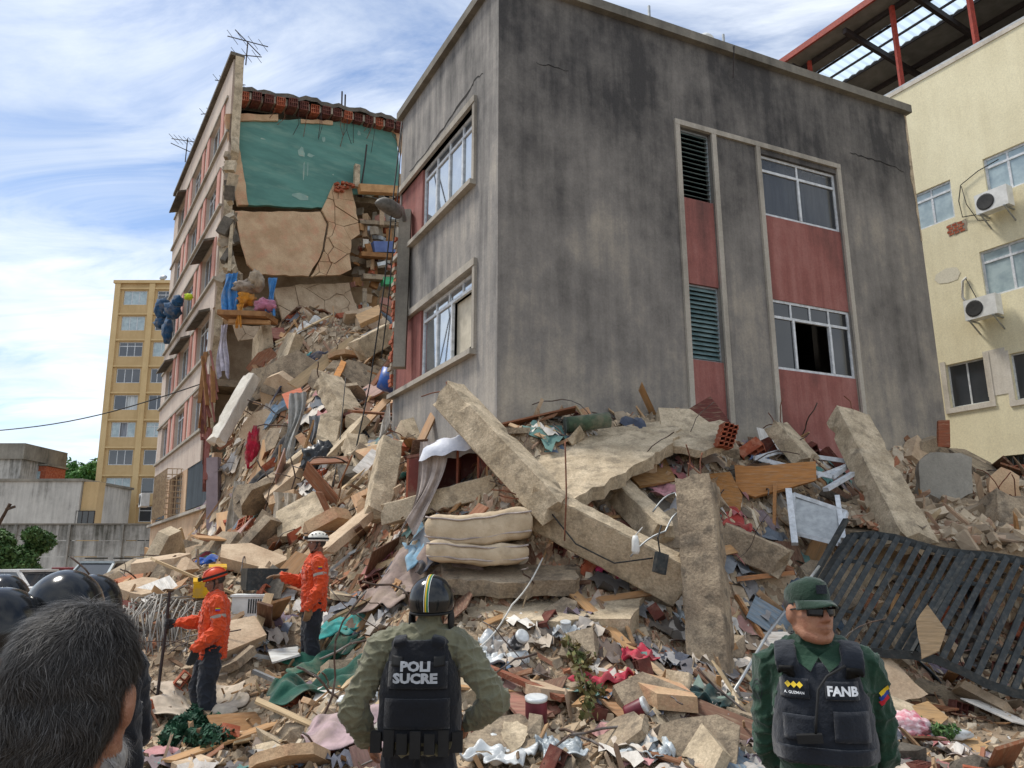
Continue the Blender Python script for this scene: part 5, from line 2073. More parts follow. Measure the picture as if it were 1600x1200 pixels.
# twisted wire and reinforcing rods sticking out of the heap: too many to count
wt = MB()
_xy = sample(330, 7.0, 24.0, 1.0, 77)
for (x, y) in _xy:
    p = Vector((x, y, float(hf(x, y))))
    d_ = Vector((RD.uniform(-1, 1), RD.uniform(-1, .4), RD.uniform(.1, 1))).normalized()
    P = [p - d_ * .1]
    L_ = RD.uniform(.4, 1.5)
    for k in range(8):
        d_ = (d_ + Vector((RD.uniform(-1, 1), RD.uniform(-1, 1), RD.uniform(-.9, .5))) * .38).normalized()
        P.append(P[-1] + d_ * L_ / 8)
    wt.tube(P, RD.choice([.006, .008, .01, .012]) * min(1.6, max(1, y / 11)), 4)
tag(wt.build('wire_tangle', mat('wire_rust', '5d4a3f', '3f342e', 9, .85, c3='8d8a86', s3=3, f3=.7), smooth=True, fix=False), 'twisted wires and reinforcing rods poking out of the heap', kind='stuff')

# ---- beams and columns
member('concrete_beam', 'long concrete beam pointing up over the corner of the grey building', at(702, 618, 10.9), at(872, 800, 9.75), .40, .44, 'concrete_pale', bars=2, seg=22)
member('concrete_beam', 'flat concrete beam sloping down to the right below the large broken slab', at(828, 785, 9.95), at(1068, 912, 9.5), .22, .60, 'concrete_pale', up=(0.1, -.6, 1), bars=2, seg=22)
member('concrete_column', 'upright battered concrete column in the middle of the debris right of the policeman', at(1090, 757, 9.5), at(1118, 1100, 9.0), .46, .46, 'concrete', up=(.5, 1, 0), bars=3, seg=20, amp=.008, cat='concrete column')
member('concrete_column', 'thick concrete column leaning against the red panel of the grey building', at(1325, 655, 12.9), at(1425, 850, 11.2), .62, .40, 'concrete_pale', up=(.3, -1, .4), bars=4, seg=20, cat='concrete column')
member('concrete_column', 'short concrete column stump at the right edge of the debris', at(1568, 780, 11.9), at(1574, 880, 11.6), .5, .5, 'concrete', up=(0, 1, 0), bars=4, cat='concrete column')
member('concrete_beam', 'small rounded concrete stub leaning on the wall left of the thick leaning column', at(1213, 668, 13.0), at(1262, 722, 12.6), .42, .3, 'concrete_pale', bars=3, seg=8)
member('concrete_beam', 'pale upright concrete beam leaning below the red wall end of the grey building', at(610, 692, 12.9), at(588, 808, 11.8), .38, .3, 'concrete_pale', up=(.4, -1, 0), bars=1, seg=12)
member('concrete_beam', 'concrete beam lying under the red-brown dresser', at(604, 805, 11.2), at(772, 760, 10.8), .3, .30, 'concrete_pale', seg=14)
member('concrete_beam', 'whitewashed beam slanting beside the pink facade of the tall block', at(394, 590, 21.6), at(338, 690, 20.6), .42, .35, 'white_render_aged', seg=12, amp=.01)
member('concrete_beam', 'chunky beam jutting from the middle of the debris cascade', at(512, 598, 18.6), at(548, 655, 17.8), .62, .5, 'concrete_pale', seg=10, bars=2)
member('concrete_beam', 'concrete beam standing upright low in the debris cascade', at(552, 690, 15.9), at(570, 750, 15.2), .45, .4, 'concrete_pale', seg=10)
member('concrete_beam', 'tilted beam under the loose sheet in the middle of the cascade', at(520, 655, 17.5), at(508, 715, 16.8), .5, .45, 'concrete_pale', seg=10)
member('concrete_beam', 'long beam slanting up to the grey building above the cascade', at(560, 548, 20.5), at(606, 522, 21.2), .5, .6, 'concrete_pale', seg=10)
member('concrete_beam', 'pale square beam sticking out of the rubble behind the leaning upright column', at(955, 755, 11.2), at(1035, 835, 10.3), .34, .36, 'concrete_pale', seg=12)
member('concrete_beam', 'dark stained beam lying right of the upright battered column', at(1128, 838, 11.0), at(1225, 880, 10.6), .4, .42, 'concrete', seg=12)
member('concrete_beam', 'pinkish-grey flat beam leaning behind the white-helmeted rescuer', at(505, 862, 11.2), at(580, 800, 11.9), .3, .14, 'plaster_pale', seg=10)
# ---- slabs
slab('concrete_plate', 'large flat broken floor slab on top of the debris before the grey wall',
     [(795, 700, 11.6), (858, 680, 11.9), (1030, 656, 12.3), (1065, 672, 12.0), (1052, 690, 11.4), (965, 742, 10.4), (888, 787, 9.7), (850, 742, 10.4)], .2, 'concrete_pale', amp=.05, step=.16)
ts = thing('hollow_tile_slab', 'slab of hollow clay blocks with its cells showing right of the large flat slab', 'concrete slab', at(1095, 690, 11.8))
plate_px([(1040, 692, 11.5), (1058, 672, 12.1), (1125, 655, 12.3), (1142, 662, 12.0), (1145, 690, 11.6), (1100, 705, 11.2)], .12).build('topping', 'concrete_pale', ts)
for k in range(5):
    p = Vector(at(1143, 668 + k * 7, 11.62 - k * .03)) + Vector((.02, 0, -.02))
    for j in range(3):
        mb = MB()
        c = p + Vector((-.02 * k, -.02 * j, 0))
        for (dx, dz, w_, h_) in ((0, .03, .09, .012), (0, -.03, .09, .012), (-.04, 0, .012, .07), (.04, 0, .012, .07)):
            mb.box(c + Vector((dx - j * .10, -j * .1, dz)), (w_, .3, h_))
        mb.build('clay_cell', 'brick_red', ts)
slab('concrete_plate', 'cracked horizontal slab layer behind the policeman with rubble on it',
     [(728, 940, 9.9), (760, 920, 10.3), (965, 905, 10.4), (1010, 925, 9.9), (985, 972, 9.05), (850, 968, 9.0), (730, 958, 9.15)], .26, 'concrete_pale', amp=.04)
slab('concrete_plate', 'thin broken slab layer under the mattresses',
     [(690, 880, 10.1), (760, 868, 10.5), (905, 872, 10.4), (900, 905, 9.5), (800, 912, 9.4), (700, 905, 9.5)], .2, 'concrete', amp=.04)
slab('concrete_plate', 'brown slab edge in the shade left of the upright column',
     [(985, 860, 10.1), (1060, 820, 10.8), (1066, 880, 10.0), (1055, 930, 9.6), (1000, 910, 9.7)], .25, 'concrete', amp=.04)
slab('masonry_fragment', 'grey wall fragment with a rounded top standing at the right behind the gate',
     [(1438, 790, 13.0), (1436, 720, 13.2), (1455, 706, 13.2), (1500, 708, 13.3), (1518, 716, 13.3), (1520, 770, 13.1), (1490, 785, 13.0)], .16, 'grey_fragment' if False else 'coping_concrete', 'wall fragment', amp=.02)
slab('masonry_fragment', 'beige plaster fragment beside the barred windows of the cream building',
     [(1548, 775, 13.0), (1546, 745, 13.2), (1566, 728, 13.2), (1592, 745, 13.2), (1596, 775, 13.0)], .12, 'plaster_beige', 'wall fragment', amp=.03)
slab('sagging_deck', 'sagging floor slab roofing the dark hollow behind the black gate',
     [tuple(q) for q in DECK], .22, 'concrete', amp=.04)
slab('masonry_fragment', 'curved plaster sheet lying against the foot of the gate behind the officer',
     [(1350, 1008, 9.7), (1385, 1022, 9.6), (1450, 1085, 9.3), (1400, 1100, 9.2), (1340, 1075, 9.3)], .06, 'plaster_pale', 'wall fragment', amp=.02)
slab('masonry_fragment', 'broken stone-like chunk of concrete in the right foreground before the policeman',
     [(782, 1145, 7.05), (788, 1128, 7.2), (808, 1125, 7.2), (826, 1140, 7.1), (815, 1165, 6.9), (800, 1178, 6.8)], .07, 'concrete_pale', 'wall fragment', amp=.015, step=.05)
slab('concrete_plate', 'flat broken slab with a pale top near the rolled dark green tarpaulin',
     [(378, 1108, 8.8), (440, 1098, 9.1), (475, 1112, 8.9), (462, 1130, 8.5), (400, 1135, 8.4)], .2, 'plaster_pale', amp=.03)
slab('concrete_plate', 'second pale broken slab nearer the camera left of the bent log',
     [(388, 1150, 8.1), (465, 1128, 8.4), (478, 1140, 8.2), (455, 1165, 7.8), (395, 1165, 7.8)], .16, 'concrete_pale', amp=.03)

# ---- dresser, mattresses, pillow, curtain
dr = thing('dresser', 'red-brown dresser with open compartments tipped on the rubble below the long beam', 'dresser', at(690, 770, 11.3))
mat('dresser_wood', '6f2f24', '5a261d', 3, .55, c3='a08c72', s3=4, f3=.35)
mat('dresser_edge', 'a05a40', '8a4a34', 3, .6)
fd = Frame(at(634, 776, 11.15), 92)
fd.N = fd.N if fd.N[1] < 0 else -fd.N
z0 = at(634, 782, 11.15)[2]
DW, DH = 1.35, .62


def dxf(v):
    v = np.array(v, float)
    p0 = fd.p(0, z0)
    d_ = v - p0
    u = d_ @ fd.U
    v[:, 2] += u * .17
    return v


MB().fbox(fd, 0, DW, z0, z0 + .04, -.45, 0).build('bottom_panel', 'dresser_wood', dr, xf=dxf)
MB().fbox(fd, 0, DW, z0 + DH, z0 + DH + .04, -.45, .02).build('top_panel', 'dresser_wood', dr, xf=dxf)
MB().fbox(fd, 0, DW, z0 + .04, z0 + DH, -.47, -.452).build('back_panel', 'dresser_wood', dr, xf=dxf)
for u in (0, .28, .74, 1.05, DW - .03):
    MB().fbox(fd, u, u + .03, z0 + .042, z0 + DH - .002, -.45, .004).build('divider', 'dresser_edge', dr, xf=dxf)
MB().fbox(fd, .03, .28, z0 + .04, z0 + DH - .003, -.02, .0).build('door', 'dresser_wood', dr, xf=dxf)
MB().fbox(fd, 1.08, DW - .03, z0 + .04, z0 + DH - .003, -.02, .0).build('door', 'dresser_wood', dr, xf=dxf)
mat('bed_white', 'dcdde2', 'b9bcc6', 4, .9, .004, 30)
pw = MB()
pc = at(704, 712, 10.95)
P = []
for i in range(19):
    row = []
    for j in range(11):
        u, v = i / 18 * 2 - 1, j / 10 * math.pi
        e_ = (1 - abs(u) ** 4) ** .5 * .24 + .03
        row.append(Vector(pc) + Vector((u * .44, -math.cos(v) * .28 * (1 - .2 * u * u), math.sin(v) * e_ + u * .10 + .02 * math.sin(u * 9 + v * 3))))
    P.append(row)
tag(pw.grid(P).build('white_bolster', 'bed_white', smooth=True, fix=False), 'white mattress bolster lying on top of the red-brown dresser', 'bedding')
mat('curtain_taupe', 'b3a69d', '8f837c', 5, .9, .003, 50)
a = at(668, 695, 11.1)
hang('hanging_curtain', 'taupe striped curtain hanging down over the left half of the dresser', at(658, 690, 10.9), at(700, 690, 10.85), 1.25, MATS['curtain_taupe'], n=34, fold=.05, sway=(-.32, -.25, 0), taper=.6, seed=3)
mat('mattress_cream', 'c9b69a', 'b09c80', 2, .9, .02, 7, c3='8d7a62', s3=3, f3=.5)


def mattress(name, label, c, w, d, h, rot, sag=.06, seed=0):
    n, k = 26, 12
    t = thing(name, label, 'mattress', c)
    r = random.Random(seed)
    ph = r.uniform(0, 6)
    M_ = Matrix.Rotation(rot, 3, 'Z')
    prof = []
    for j in range(16):
        a_ = 2 * math.pi * j / 16
        y, z = math.cos(a_), math.sin(a_)
        prof.append((math.copysign(abs(y) ** .28, y), math.copysign(abs(z) ** .3, z)))
    vs, fs = [], []
    for i in range(n + 1):
        u = i / n * 2 - 1
        e_ = (1 - abs(u) ** 14) ** .5 if abs(u) < 1 else .0
        e_ = max(e_, .35)
        for (y, z) in prof:
            bulge = 1 + .02 * math.sin(u * 5 + ph)
            q = Vector((u * w / 2, y * d / 2 * (.9 + .1 * e_), z * h / 2 * e_ * bulge - sag * math.cos(u * 2.2 + ph) + .006 * math.sin(u * 11 + y * 4)))
            qn = mnoise.noise(q * 3.1 + Vector((seed * 5, 0, 0))) * .035 + mnoise.noise(q * 8 + Vector((0, seed * 3, 0))) * .014
            q = q + Vector((0, y * .6, z)) * qn
            vs.append(Vector(c) + M_ @ q)
    m_ = len(prof)
    for i in range(n):
        for j in range(m_):
            fs.append((i * m_ + j, i * m_ + (j + 1) % m_, (i + 1) * m_ + (j + 1) % m_, (i + 1) * m_ + j))
    fs += [tuple(range(m_)), tuple(n * m_ + j for j in range(m_ - 1, -1, -1))]
    MB().add(vs, fs).build('cover', 'mattress_cream', t, smooth=True)
    for zz in (-.28, .32):
        P = []
        for i in range(n + 1):
            u = i / n * 2 - 1
            P.append(Vector(c) + M_ @ Vector((u * w / 2 * .99, -d / 2 * 1.0 * (.985), zz * h - sag * math.cos(u * 2.2 + ph) + .006 * math.sin(u * 11 - 4))))
        MB().tube(P, .012, 5).build('piping', 'curtain_taupe', t, smooth=True)
    return t


mattress('mattress', 'upper cream mattress folded in the debris behind the policeman', at(752, 824, 10.0), 1.36, .9, .40, -.05, .05, 1)
mattress('mattress', 'lower cream mattress squeezed between the upper one and the slabs', at(746, 863, 9.95), 1.28, .9, .26, .05, .03, 2)

# ---- windows and frames thrown on the heap
fr_ = thing('window_frame', 'broken grey window frame with a cracked pane lying before the leaning column', 'window frame', at(1275, 840, 11.3))
PA = [at(1240, 772, 11.6), at(1322, 800, 11.3), at(1310, 850, 11.0), at(1238, 832, 11.3)]
for i in range(4):
    MB().bar(PA[i], PA[(i + 1) % 4], .06, .06).build('rail', 'white_aluminium', fr_)
plate(PA, .01, amp=0, step=9).build('pane', 'galvanised', fr_)
MB().bar(at(1232, 765, 11.6), at(1242, 850, 11.0), .09, .07).build('rail', 'white_aluminium', fr_)
MB().bar(at(1308, 775, 11.5), at(1318, 842, 11.0), .07, .05).build('rail', 'white_aluminium', fr_)
f2 = thing('window_frame', 'white aluminium frame lying flat above the orange cupboard panels', 'window frame', at(1250, 730, 12.3))
PA = [at(1180, 716, 12.5), at(1215, 706, 12.9), at(1332, 722, 12.6), at(1300, 745, 12.1)]
for i in range(4):
    MB().bar(PA[i], PA[(i + 1) % 4], .08, .07).build('rail', 'white_aluminium', f2)
MB().bar(at(1276, 745, 12.1), at(1336, 722, 12.5), .05, .05).build('rail', 'white_aluminium', f2)
MB().bar(at(1290, 765, 11.9), at(1336, 738, 12.2), .12, .06).build('rail', 'white_aluminium', f2)

# ---- cupboard panels and boards (pixel, pixel, distance)
for nm, lb, pts, th, h in (
        ('cupboard_panel', 'broken orange-brown cupboard panel behind the upright column', [(1085, 742, 11.6), (1140, 738, 11.8), (1160, 775, 11.6), (1158, 796, 11.4), (1092, 794, 11.4)], .05, '9c6a34'),
        ('cupboard_panel', 'long orange-brown cupboard panel below the white frame', [(1148, 724, 12.1), (1180, 728, 12.1), (1274, 722, 12.2), (1276, 750, 11.9), (1180, 776, 11.7), (1150, 770, 11.8)], .05, 'a8713a'),
        ('cupboard_panel', 'pale brown cupboard side tipped under the hollow block slab', [(975, 735, 11.4), (1035, 705, 11.9), (1058, 752, 11.4), (1000, 758, 11.1)], .05, '9a7448'),
        ('door_panel', 'dark red-brown door panel standing on edge against the grey wall', [(1046, 658, 12.4), (1110, 618, 12.7), (1146, 668, 12.4), (1090, 668, 12.3)], .05, '5d2a20'),
        ('door_panel', 'narrow brown board standing at the right end of the grey wall', [(1466, 698, 14.2), (1466, 657, 14.3), (1484, 656, 14.3), (1485, 698, 14.2)], .05, '8a4a2c'),
        ('veneer_board', 'flat rose-brown chipboard panel lying right of the policeman', [(772, 1050, 8.3), (845, 1068, 8.1), (875, 1108, 7.6), (820, 1128, 7.3), (775, 1080, 7.9)], .03, 'a07060'),
        ('veneer_board', 'wood veneer board sloping through the debris before the upright column', [(900, 1030, 8.7), (940, 1040, 8.5), (1045, 1150, 7.2), (1010, 1155, 7.1), (925, 1085, 7.9)], .03, 'b08560'),
        ('veneer_board', 'broken veneer corner under the crimson bag', [(930, 1040, 8.5), (1000, 1050, 8.4), (1012, 1072, 8.1), (975, 1095, 7.8), (940, 1075, 8.0)], .03, 'a8704c'),
        ('veneer_board', 'long pale plank running up to the foot of the upright column', [(1000, 1030, 8.7), (1012, 1028, 8.7), (1090, 1095, 7.9), (1078, 1102, 7.8)], .04, 'b39878'),
        ('veneer_board', 'rust-brown triangular board beside the officer', [(1048, 1095, 7.9), (1118, 1128, 7.5), (1072, 1150, 7.2), (1042, 1140, 7.3)], .03, '8d5234'),
        ('veneer_board', 'grey-brown board lying in the left foreground', [(400, 1155, 7.6), (452, 1172, 7.2), (485, 1230, 6.6), (385, 1230, 6.7), (376, 1205, 6.9)], .04, '7d6f64'),
        ('veneer_board', 'orange-brown curved panel leaning beside the officer at his elbow', [(1120, 1110, 7.7), (1160, 1105, 7.8), (1195, 1150, 7.3), (1175, 1185, 6.9), (1125, 1165, 7.1)], .03, '9c6a3c'),
        ('veneer_board', 'pale blue sheet of board leaning by the orange-brown panel', [(1078, 1150, 7.1), (1105, 1140, 7.2), (1130, 1185, 6.8), (1100, 1200, 6.7)], .02, 'aeb6bd'),
        ('veneer_board', 'white broken board before the outstretched arm of the white-helmeted rescuer', [(425, 925, 11.3), (445, 903, 11.6), (462, 918, 11.3), (460, 938, 11.1), (430, 940, 11.1)], .03, 'd8d6d2'),
        ('veneer_board', 'long cream board lying along the far edge of the heap at the left', [(185, 912, 12.2), (265, 893, 13.0), (268, 900, 12.8), (200, 920, 12.0)], .06, 'c9b8a0'),
        ('veneer_board', 'orange-brown board at the far edge of the heap behind the black helmets', [(178, 905, 12.6), (225, 893, 13.2), (222, 905, 12.8), (190, 912, 12.5)], .05, 'b0683c'),
        ('veneer_board', 'pale curved sheet in the debris below the pointing rescuer', [(418, 1015, 9.7), (465, 1010, 9.8), (468, 1022, 9.6), (425, 1035, 9.4)], .02, 'cfcfca'),
        ('veneer_board', 'terracotta sheet in the upper cascade', [(440, 615, 20), (470, 606, 20.3), (478, 632, 19.6), (450, 640, 19.5)], .06, 'c05a30'),
        ('veneer_board', 'bright orange plank lying across the cascade', [(515, 600, 19.2), (533, 562, 19.9), (541, 566, 19.9), (524, 604, 19.1)], .08, 'd08a40'),
        ('veneer_board', 'red-brown beam end near the top of the cascade', [(412, 512, 23.9), (445, 512, 24.0), (450, 530, 23.6), (418, 528, 23.6)], .2, '8a4a3c'),
        ('veneer_board', 'pale timber block lying at the top right of the cascade', [(555, 492, 23.0), (592, 476, 23.2), (596, 490, 22.9), (562, 506, 22.7)], .18, 'c9a274'),
        ('veneer_board', 'folded brown cardboard on the ground right of the officer', [(1425, 1102, 8.9), (1450, 1096, 9.1), (1482, 1120, 8.7), (1470, 1132, 8.5), (1440, 1130, 8.5)], .02, 'b08d62'),
        ('veneer_board', 'flat cardboard box on the ground by the wrapped bouquet', [(1460, 1148, 8.3), (1490, 1135, 8.5), (1545, 1165, 8.0), (1530, 1180, 7.8), (1490, 1175, 7.9)], .05, 'b89468')):
    tag(plate_px(pts, th, amp=.008, step=.25).build(nm, wm(h)), lb, 'board')
for lb, a, b, w_, th, h in (
        ('reddish squared timber on the rose-brown chipboard right of the policeman', (760, 1042, 8.15), (880, 1092, 7.55), .09, .05, '8a4f38'),
        ('weathered grey timber crossing before the artificial fir branches', (310, 1108, 8.7), (392, 1172, 7.6), .06, .09, '7d6a55'),
        ('pale timber in the corner by the officer', (1060, 1205, 6.6), (1130, 1175, 6.8), .05, .04, 'c0a070'),
        ('long thin orange lath behind the officer', (1150, 905, 10.5), (1240, 895, 10.6), .07, .06, 'b07a50'),
        ('brown lath leaning behind the officer cap', (1195, 1000, 9.9), (1150, 930, 10.3), .05, .05, '9c7048'),
        ('pale stick standing up among the orange cupboard panels', (1210, 822, 11.6), (1211, 755, 11.8), .05, .04, 'b98350')):
    board('timber', lb, at(*a), at(*b), w_, th, wm(h), 'timber')
lg = MB()
P = [at(480, 1215, 6.9), at(484, 1165, 7.4), at(498, 1125, 7.9), at(512, 1112, 8.2)]
lg.tube(P, [.075, .085, .08, .07], 9)
mat('log_grey', '9c9080', '7d7264', 6, .9, .008, 30, stretch=(1, 1, 1))
tag(lg.build('bent_log', 'log_grey', smooth=True), 'bent grey log standing left of the policeman', 'log')

# ---- cloth
for nm, lb, px, py, w_, l_, an, h, fo, sd_ in (
        ('teal_cloth', 'bright teal cloth draped on the end of the long beam', 770, 632, .6, .35, .2, '1f8a94', .06, 1),
        ('tarpaulin', 'dark green tarpaulin bunched beside the white-helmeted rescuer, upper piece', 505, 1048, .75, .5, .6, '1f5a48', .09, 2),
        ('tarpaulin', 'dark green tarpaulin bunched low beside the policeman, lower piece', 487, 1092, .95, .5, .2, '1c4f40', .1, 3),
        ('cyan_cloth', 'turquoise plastic cloth between the rescuers and the policeman', 530, 992, .55, .4, -.2, '3fa8a4', .05, 4),
        ('pale_cloth', 'pale dusty cloth spread over the left foreground', 300, 1120, 1.0, .6, .1, 'cbbba6', .04, 5),
        ('pink_blanket', 'pinkish lilac blanket in the foreground left of the policeman', 535, 1165, .7, .8, .3, 'b39a9c', .07, 6),
        ('blue_cloth', 'pale blue cloth hanging over the rubble left of the mattresses', 652, 868, .3, .6, .2, '7fa6bd', .05, 7),
        ('taupe_blanket', 'crumpled taupe blanket hanging left of the slab layers', 690, 930, .9, .9, .3, '8f7c74', .09, 8),
        ('taupe_blanket', 'second dusty blanket spilling behind the policeman helmet', 615, 935, .8, .9, -.4, '97847a', .09, 9),
        ('navy_cloth', 'navy cloth hanging between the taupe blanket and the mattresses', 668, 880, .25, .6, .1, '2c3444', .05, 10),
        ('navy_cloth', 'dark blue jeans-like cloth on the orange cupboard panel', 1187, 722, .4, .3, .1, '34507c', .05, 11),
        ('pink_cloth', 'pale pink quilt stuffed behind the upright column', 1036, 775, .5, .4, .6, 'c08a90', .08, 12),
        ('red_cloth', 'red cloth in the hollow right of the upright column', 1150, 832, .5, .35, .3, 'a33a34', .05, 13),
        ('magenta_cloth', 'magenta cloth scrap on the rubble left of the upright column', 957, 905, .4, .2, .2, 'c23a6a', .05, 14),
        ('teal_cloth', 'dark teal cloth behind the elbow of the officer', 1108, 1108, .4, .3, .3, '24403f', .06, 15),
        ('white_sheet', 'white sheet tangled at the top of the cascade', 470, 520, 1.0, .6, .4, 'd5d2cc', .12, 16),
        ('patterned_cloth', 'dark patterned clothes tumbling in the middle of the cascade', 470, 590, 1.3, .5, .3, '4a4a58', .14, 17),
        ('blue_cloth', 'light blue cloth tumbling down the cascade', 445, 640, 1.0, .45, .3, '8fa8be', .12, 18),
        ('turquoise_cloth', 'small turquoise cloth near the top of the cascade', 465, 578, .8, .5, .2, '3aa0a8', .08, 19),
        ('white_sheet', 'white rag in the cascade beside the whitewashed beam', 415, 655, .8, .4, .3, 'd2cdc6', .12, 20),
        ('black_cloth', 'black clothes heaped at the foot of the cascade', 425, 740, 1.3, .7, .2, '2b2a2d', .16, 21),
        ('green_cloth', 'green cloth on the rubble below the pale upright beam', 640, 752, .45, .4, .2, '1d5b4c', .06, 22),
        ('green_cloth', 'small green bag on top of the dresser end', 652, 718, .25, .2, .2, '2f7a58', .05, 23)):
    p = hit(px, py)
    drape(nm, lb, p, w_, l_, an, cm(h), fold=fo, seed=sd_, lift=.06)
cm('b5a793', name='drape_beige')
cm('b9b0a2', name='drape_pale')
hang('hanging_curtain', 'large beige sheet hanging off the rubble above the pointing rescuer', at(428, 768, 15.0), at(462, 772, 14.6), 2.1, MATS['drape_beige'], n=30, fold=.12, sway=(-.3, -.8, 0), taper=1.5, seed=5, cat='sheet')
hang('hanging_curtain', 'pale grey-beige curtain hanging at the torn edge of the tall block', at(362, 752, 20.4), at(386, 752, 20.2), 2.4, MATS['drape_pale'], n=24, fold=.1, sway=(0, -.2, 0), seed=6)
hang('hanging_curtain', 'lavender-white curtain hanging high on the torn edge of the tall block', at(345, 508, 22.9), at(356, 506, 22.8), 1.7, cm('bdb6c0'), n=18, fold=.08, sway=(.2, -.2, 0), taper=1.6, seed=7)
hang('hanging_curtain', 'grey net curtain hanging down the middle of the cascade', at(455, 615, 18.9), at(476, 612, 18.6), 1.7, cm('9c9c98'), n=20, fold=.1, sway=(-.15, -.3, 0), seed=8)
hang('hanging_curtain', 'second grey net curtain lower in the cascade', at(486, 650, 17.8), at(504, 648, 17.6), 1.6, cm('8f9296'), n=20, fold=.1, sway=(-.3, -.3, 0), taper=.6, seed=9)
hang('hanging_curtain', 'white torn curtain at the red wall end of the grey building', at(602, 632, 15.9), at(612, 628, 15.7), .8, cm('cfc8be'), n=14, fold=.06, sway=(-.15, 0, 0), seed=10)
# balcony bundle on the torn edge: blue tarpaulin, orange and pink cloths on a plank shelf
bs = thing('plank_shelf', 'timber ledge holding cloth bundles high on the torn edge of the tall block', 'ledge', at(392, 498, 23.0))
MB().bar(at(350, 494, 23.0), at(425, 497, 22.8), .9, .16).build('plank', 'timber', bs)
MB().bar(at(358, 502, 22.8), at(422, 504, 22.7), .12, .12).build('joist', 'timber_pale', bs)
cm('3f86c4', name='tarp_blue', rough=.5)
hang('blue_tarpaulin', 'bright blue tarpaulin hanging at the left of the cloth bundles on the ledge', at(350, 428, 22.7), at(374, 426, 22.7), 1.35, MATS['tarp_blue'], 'tarpaulin', n=20, fold=.1, seed=12)
hang('blue_tarpaulin', 'narrow blue tarpaulin strip at the right of the cloth bundles on the ledge', at(420, 434, 22.7), at(432, 434, 22.7), 1.2, MATS['tarp_blue'], 'tarpaulin', n=12, fold=.08, seed=13)
for lb, px, py, s_, h, k in (('orange cloth bundle on the high timber ledge', 383, 468, (.28, .25, .22), 'd08a2c', 1), ('pink cloth bundle on the high timber ledge', 415, 478, (.32, .25, .2), 'c77f98', 2),
                             ('grey-brown bundle above the orange one on the high ledge', 384, 450, (.35, .3, .2), '9c8c7c', 3), ('dusty rolled carpet leaning over the high ledge', 400, 440, (.22, .25, .34), 'a5927a', 4)):
    blob('cloth_bundle', lb, at(px, py, 22.75), s_, cm(h), 'cloth bundle', seed=k * 3.1, amp=.5, sub=3, flat=1)
hang('cloth_strip', 'orange strip of cloth dangling from the high timber ledge', at(370, 476, 22.5), at(381, 474, 22.5), .75, cm('d08a2c'), 'cloth', n=10, fold=.06, taper=.5, seed=14)
# blue padding hanging out of a window of the tall block
bp_ = thing('blue_quilt', 'dark blue quilt hanging out of a window of the tall block', 'quilt', lean(FW.p(7.9, SILL[2] + .0, .5)))
for (px, py, s_, k) in ((270, 480, (.30, .3, .5), 1), (268, 503, (.3, .28, .28), 2), (288, 483, (.34, .26, .4), 3), (279, 515, (.2, .2, .6), 4), (296, 470, (.22, .2, .25), 6)):
    u, z = HW(px, py)
    blob('fold', None, lean(FW.p(u, z, .45)), s_, cm('1f4a6e'), None, seed=k * 2.7, amp=.35, sub=3, parent=bp_, flat=1)
u, z = HW(305, 463)
blob('yellow_cloth', 'small lime yellow cloth on the sill by the blue quilt', lean(FW.p(u, z, .25)), (.16, .14, .14), cm('b8d020'), 'cloth', seed=4, amp=.3, sub=3)

# ---- bags, containers, crates
mat('bag_white', 'd6d8d6', 'b5b8b8', 3, .3, .006, 30, spec=.5, crinkle=.010)
mat('bag_clear', 'b9c0c2', '8a9296', 3, .3, .006, 30, spec=.5, crinkle=.012)
for lb, px, py, s_, m, k in (
        ('white plastic bag in the foreground right of the policeman', 790, 1190, (.24, .2, .14), 'bag_white', 1),
        ('clear plastic bag beside the white one in the foreground', 878, 1186, (.19, .18, .13), 'bag_clear', 2),
        ('clear plastic bag in the foreground left of the pale blue board', 1012, 1184, (.19, .17, .11), 'bag_clear', 3),
        ('small clear bag under the upright column', 1085, 985, (.2, .2, .12), 'bag_clear', 4),
        ('crumpled white wrap by the cans behind the policeman', 765, 1035, (.2, .16, .12), 'bag_white', 5),
        ('white bag at the far side of the foreground heap', 882, 1000, (.12, .12, .13), 'bag_white', 6),
        ('clear plastic wrap on top of the debris by the green roll', 990, 642, (.24, .2, .14), 'bag_clear', 7),
        ('white plastic bag near the bent log', 560, 1105, (.14, .14, .13), 'bag_white', 8),
        ('clear plastic bag between the two orange rescuers', 400, 1010, (.18, .16, .12), 'bag_clear', 9)):
    p = hit(px, py)
    drape('plastic_bag', lb, p, s_[0] * 2.3, s_[1] * 2.0, k * .9, MATS[m], 'plastic bag', fold=s_[2] * .38, lift=s_[2] * .35, n=34, stiff=.75, seed=k * 7, fr=19)
cm('b3203c', name='bag_crimson', rough=.6)
for lb, px, py, s_, k in (('crimson cloth bag lying on the veneer board before the upright column', 948, 1078, (.28, .2, .12), 1), ('red bag with a dark strap behind the crimson one', 996, 1042, (.2, .18, .13), 2)):
    p = hit(px, py)
    drape('red_bag', lb, p, s_[0] * 2.0, s_[1] * 1.7, .4 * k, MATS['bag_crimson'], 'bag', fold=.055, lift=.07, n=26, stiff=.7, seed=k * 5, fr=13)
p = hit(918, 660)
rl = thing('green_roll', 'rolled olive green mat on top of the debris before the grey wall', 'roll', p)
a, b = Vector(at(884, 664, 11.6)), Vector(at(952, 656, 11.7))
MB().tube([a, b], .125, 16).build('roll', cm('4a5a44'), rl, smooth=True)
MB().tube([a + (a - b) * .02, a + (b - a) * .03], .13, 16).build('end_band', cm('333f33'), rl)
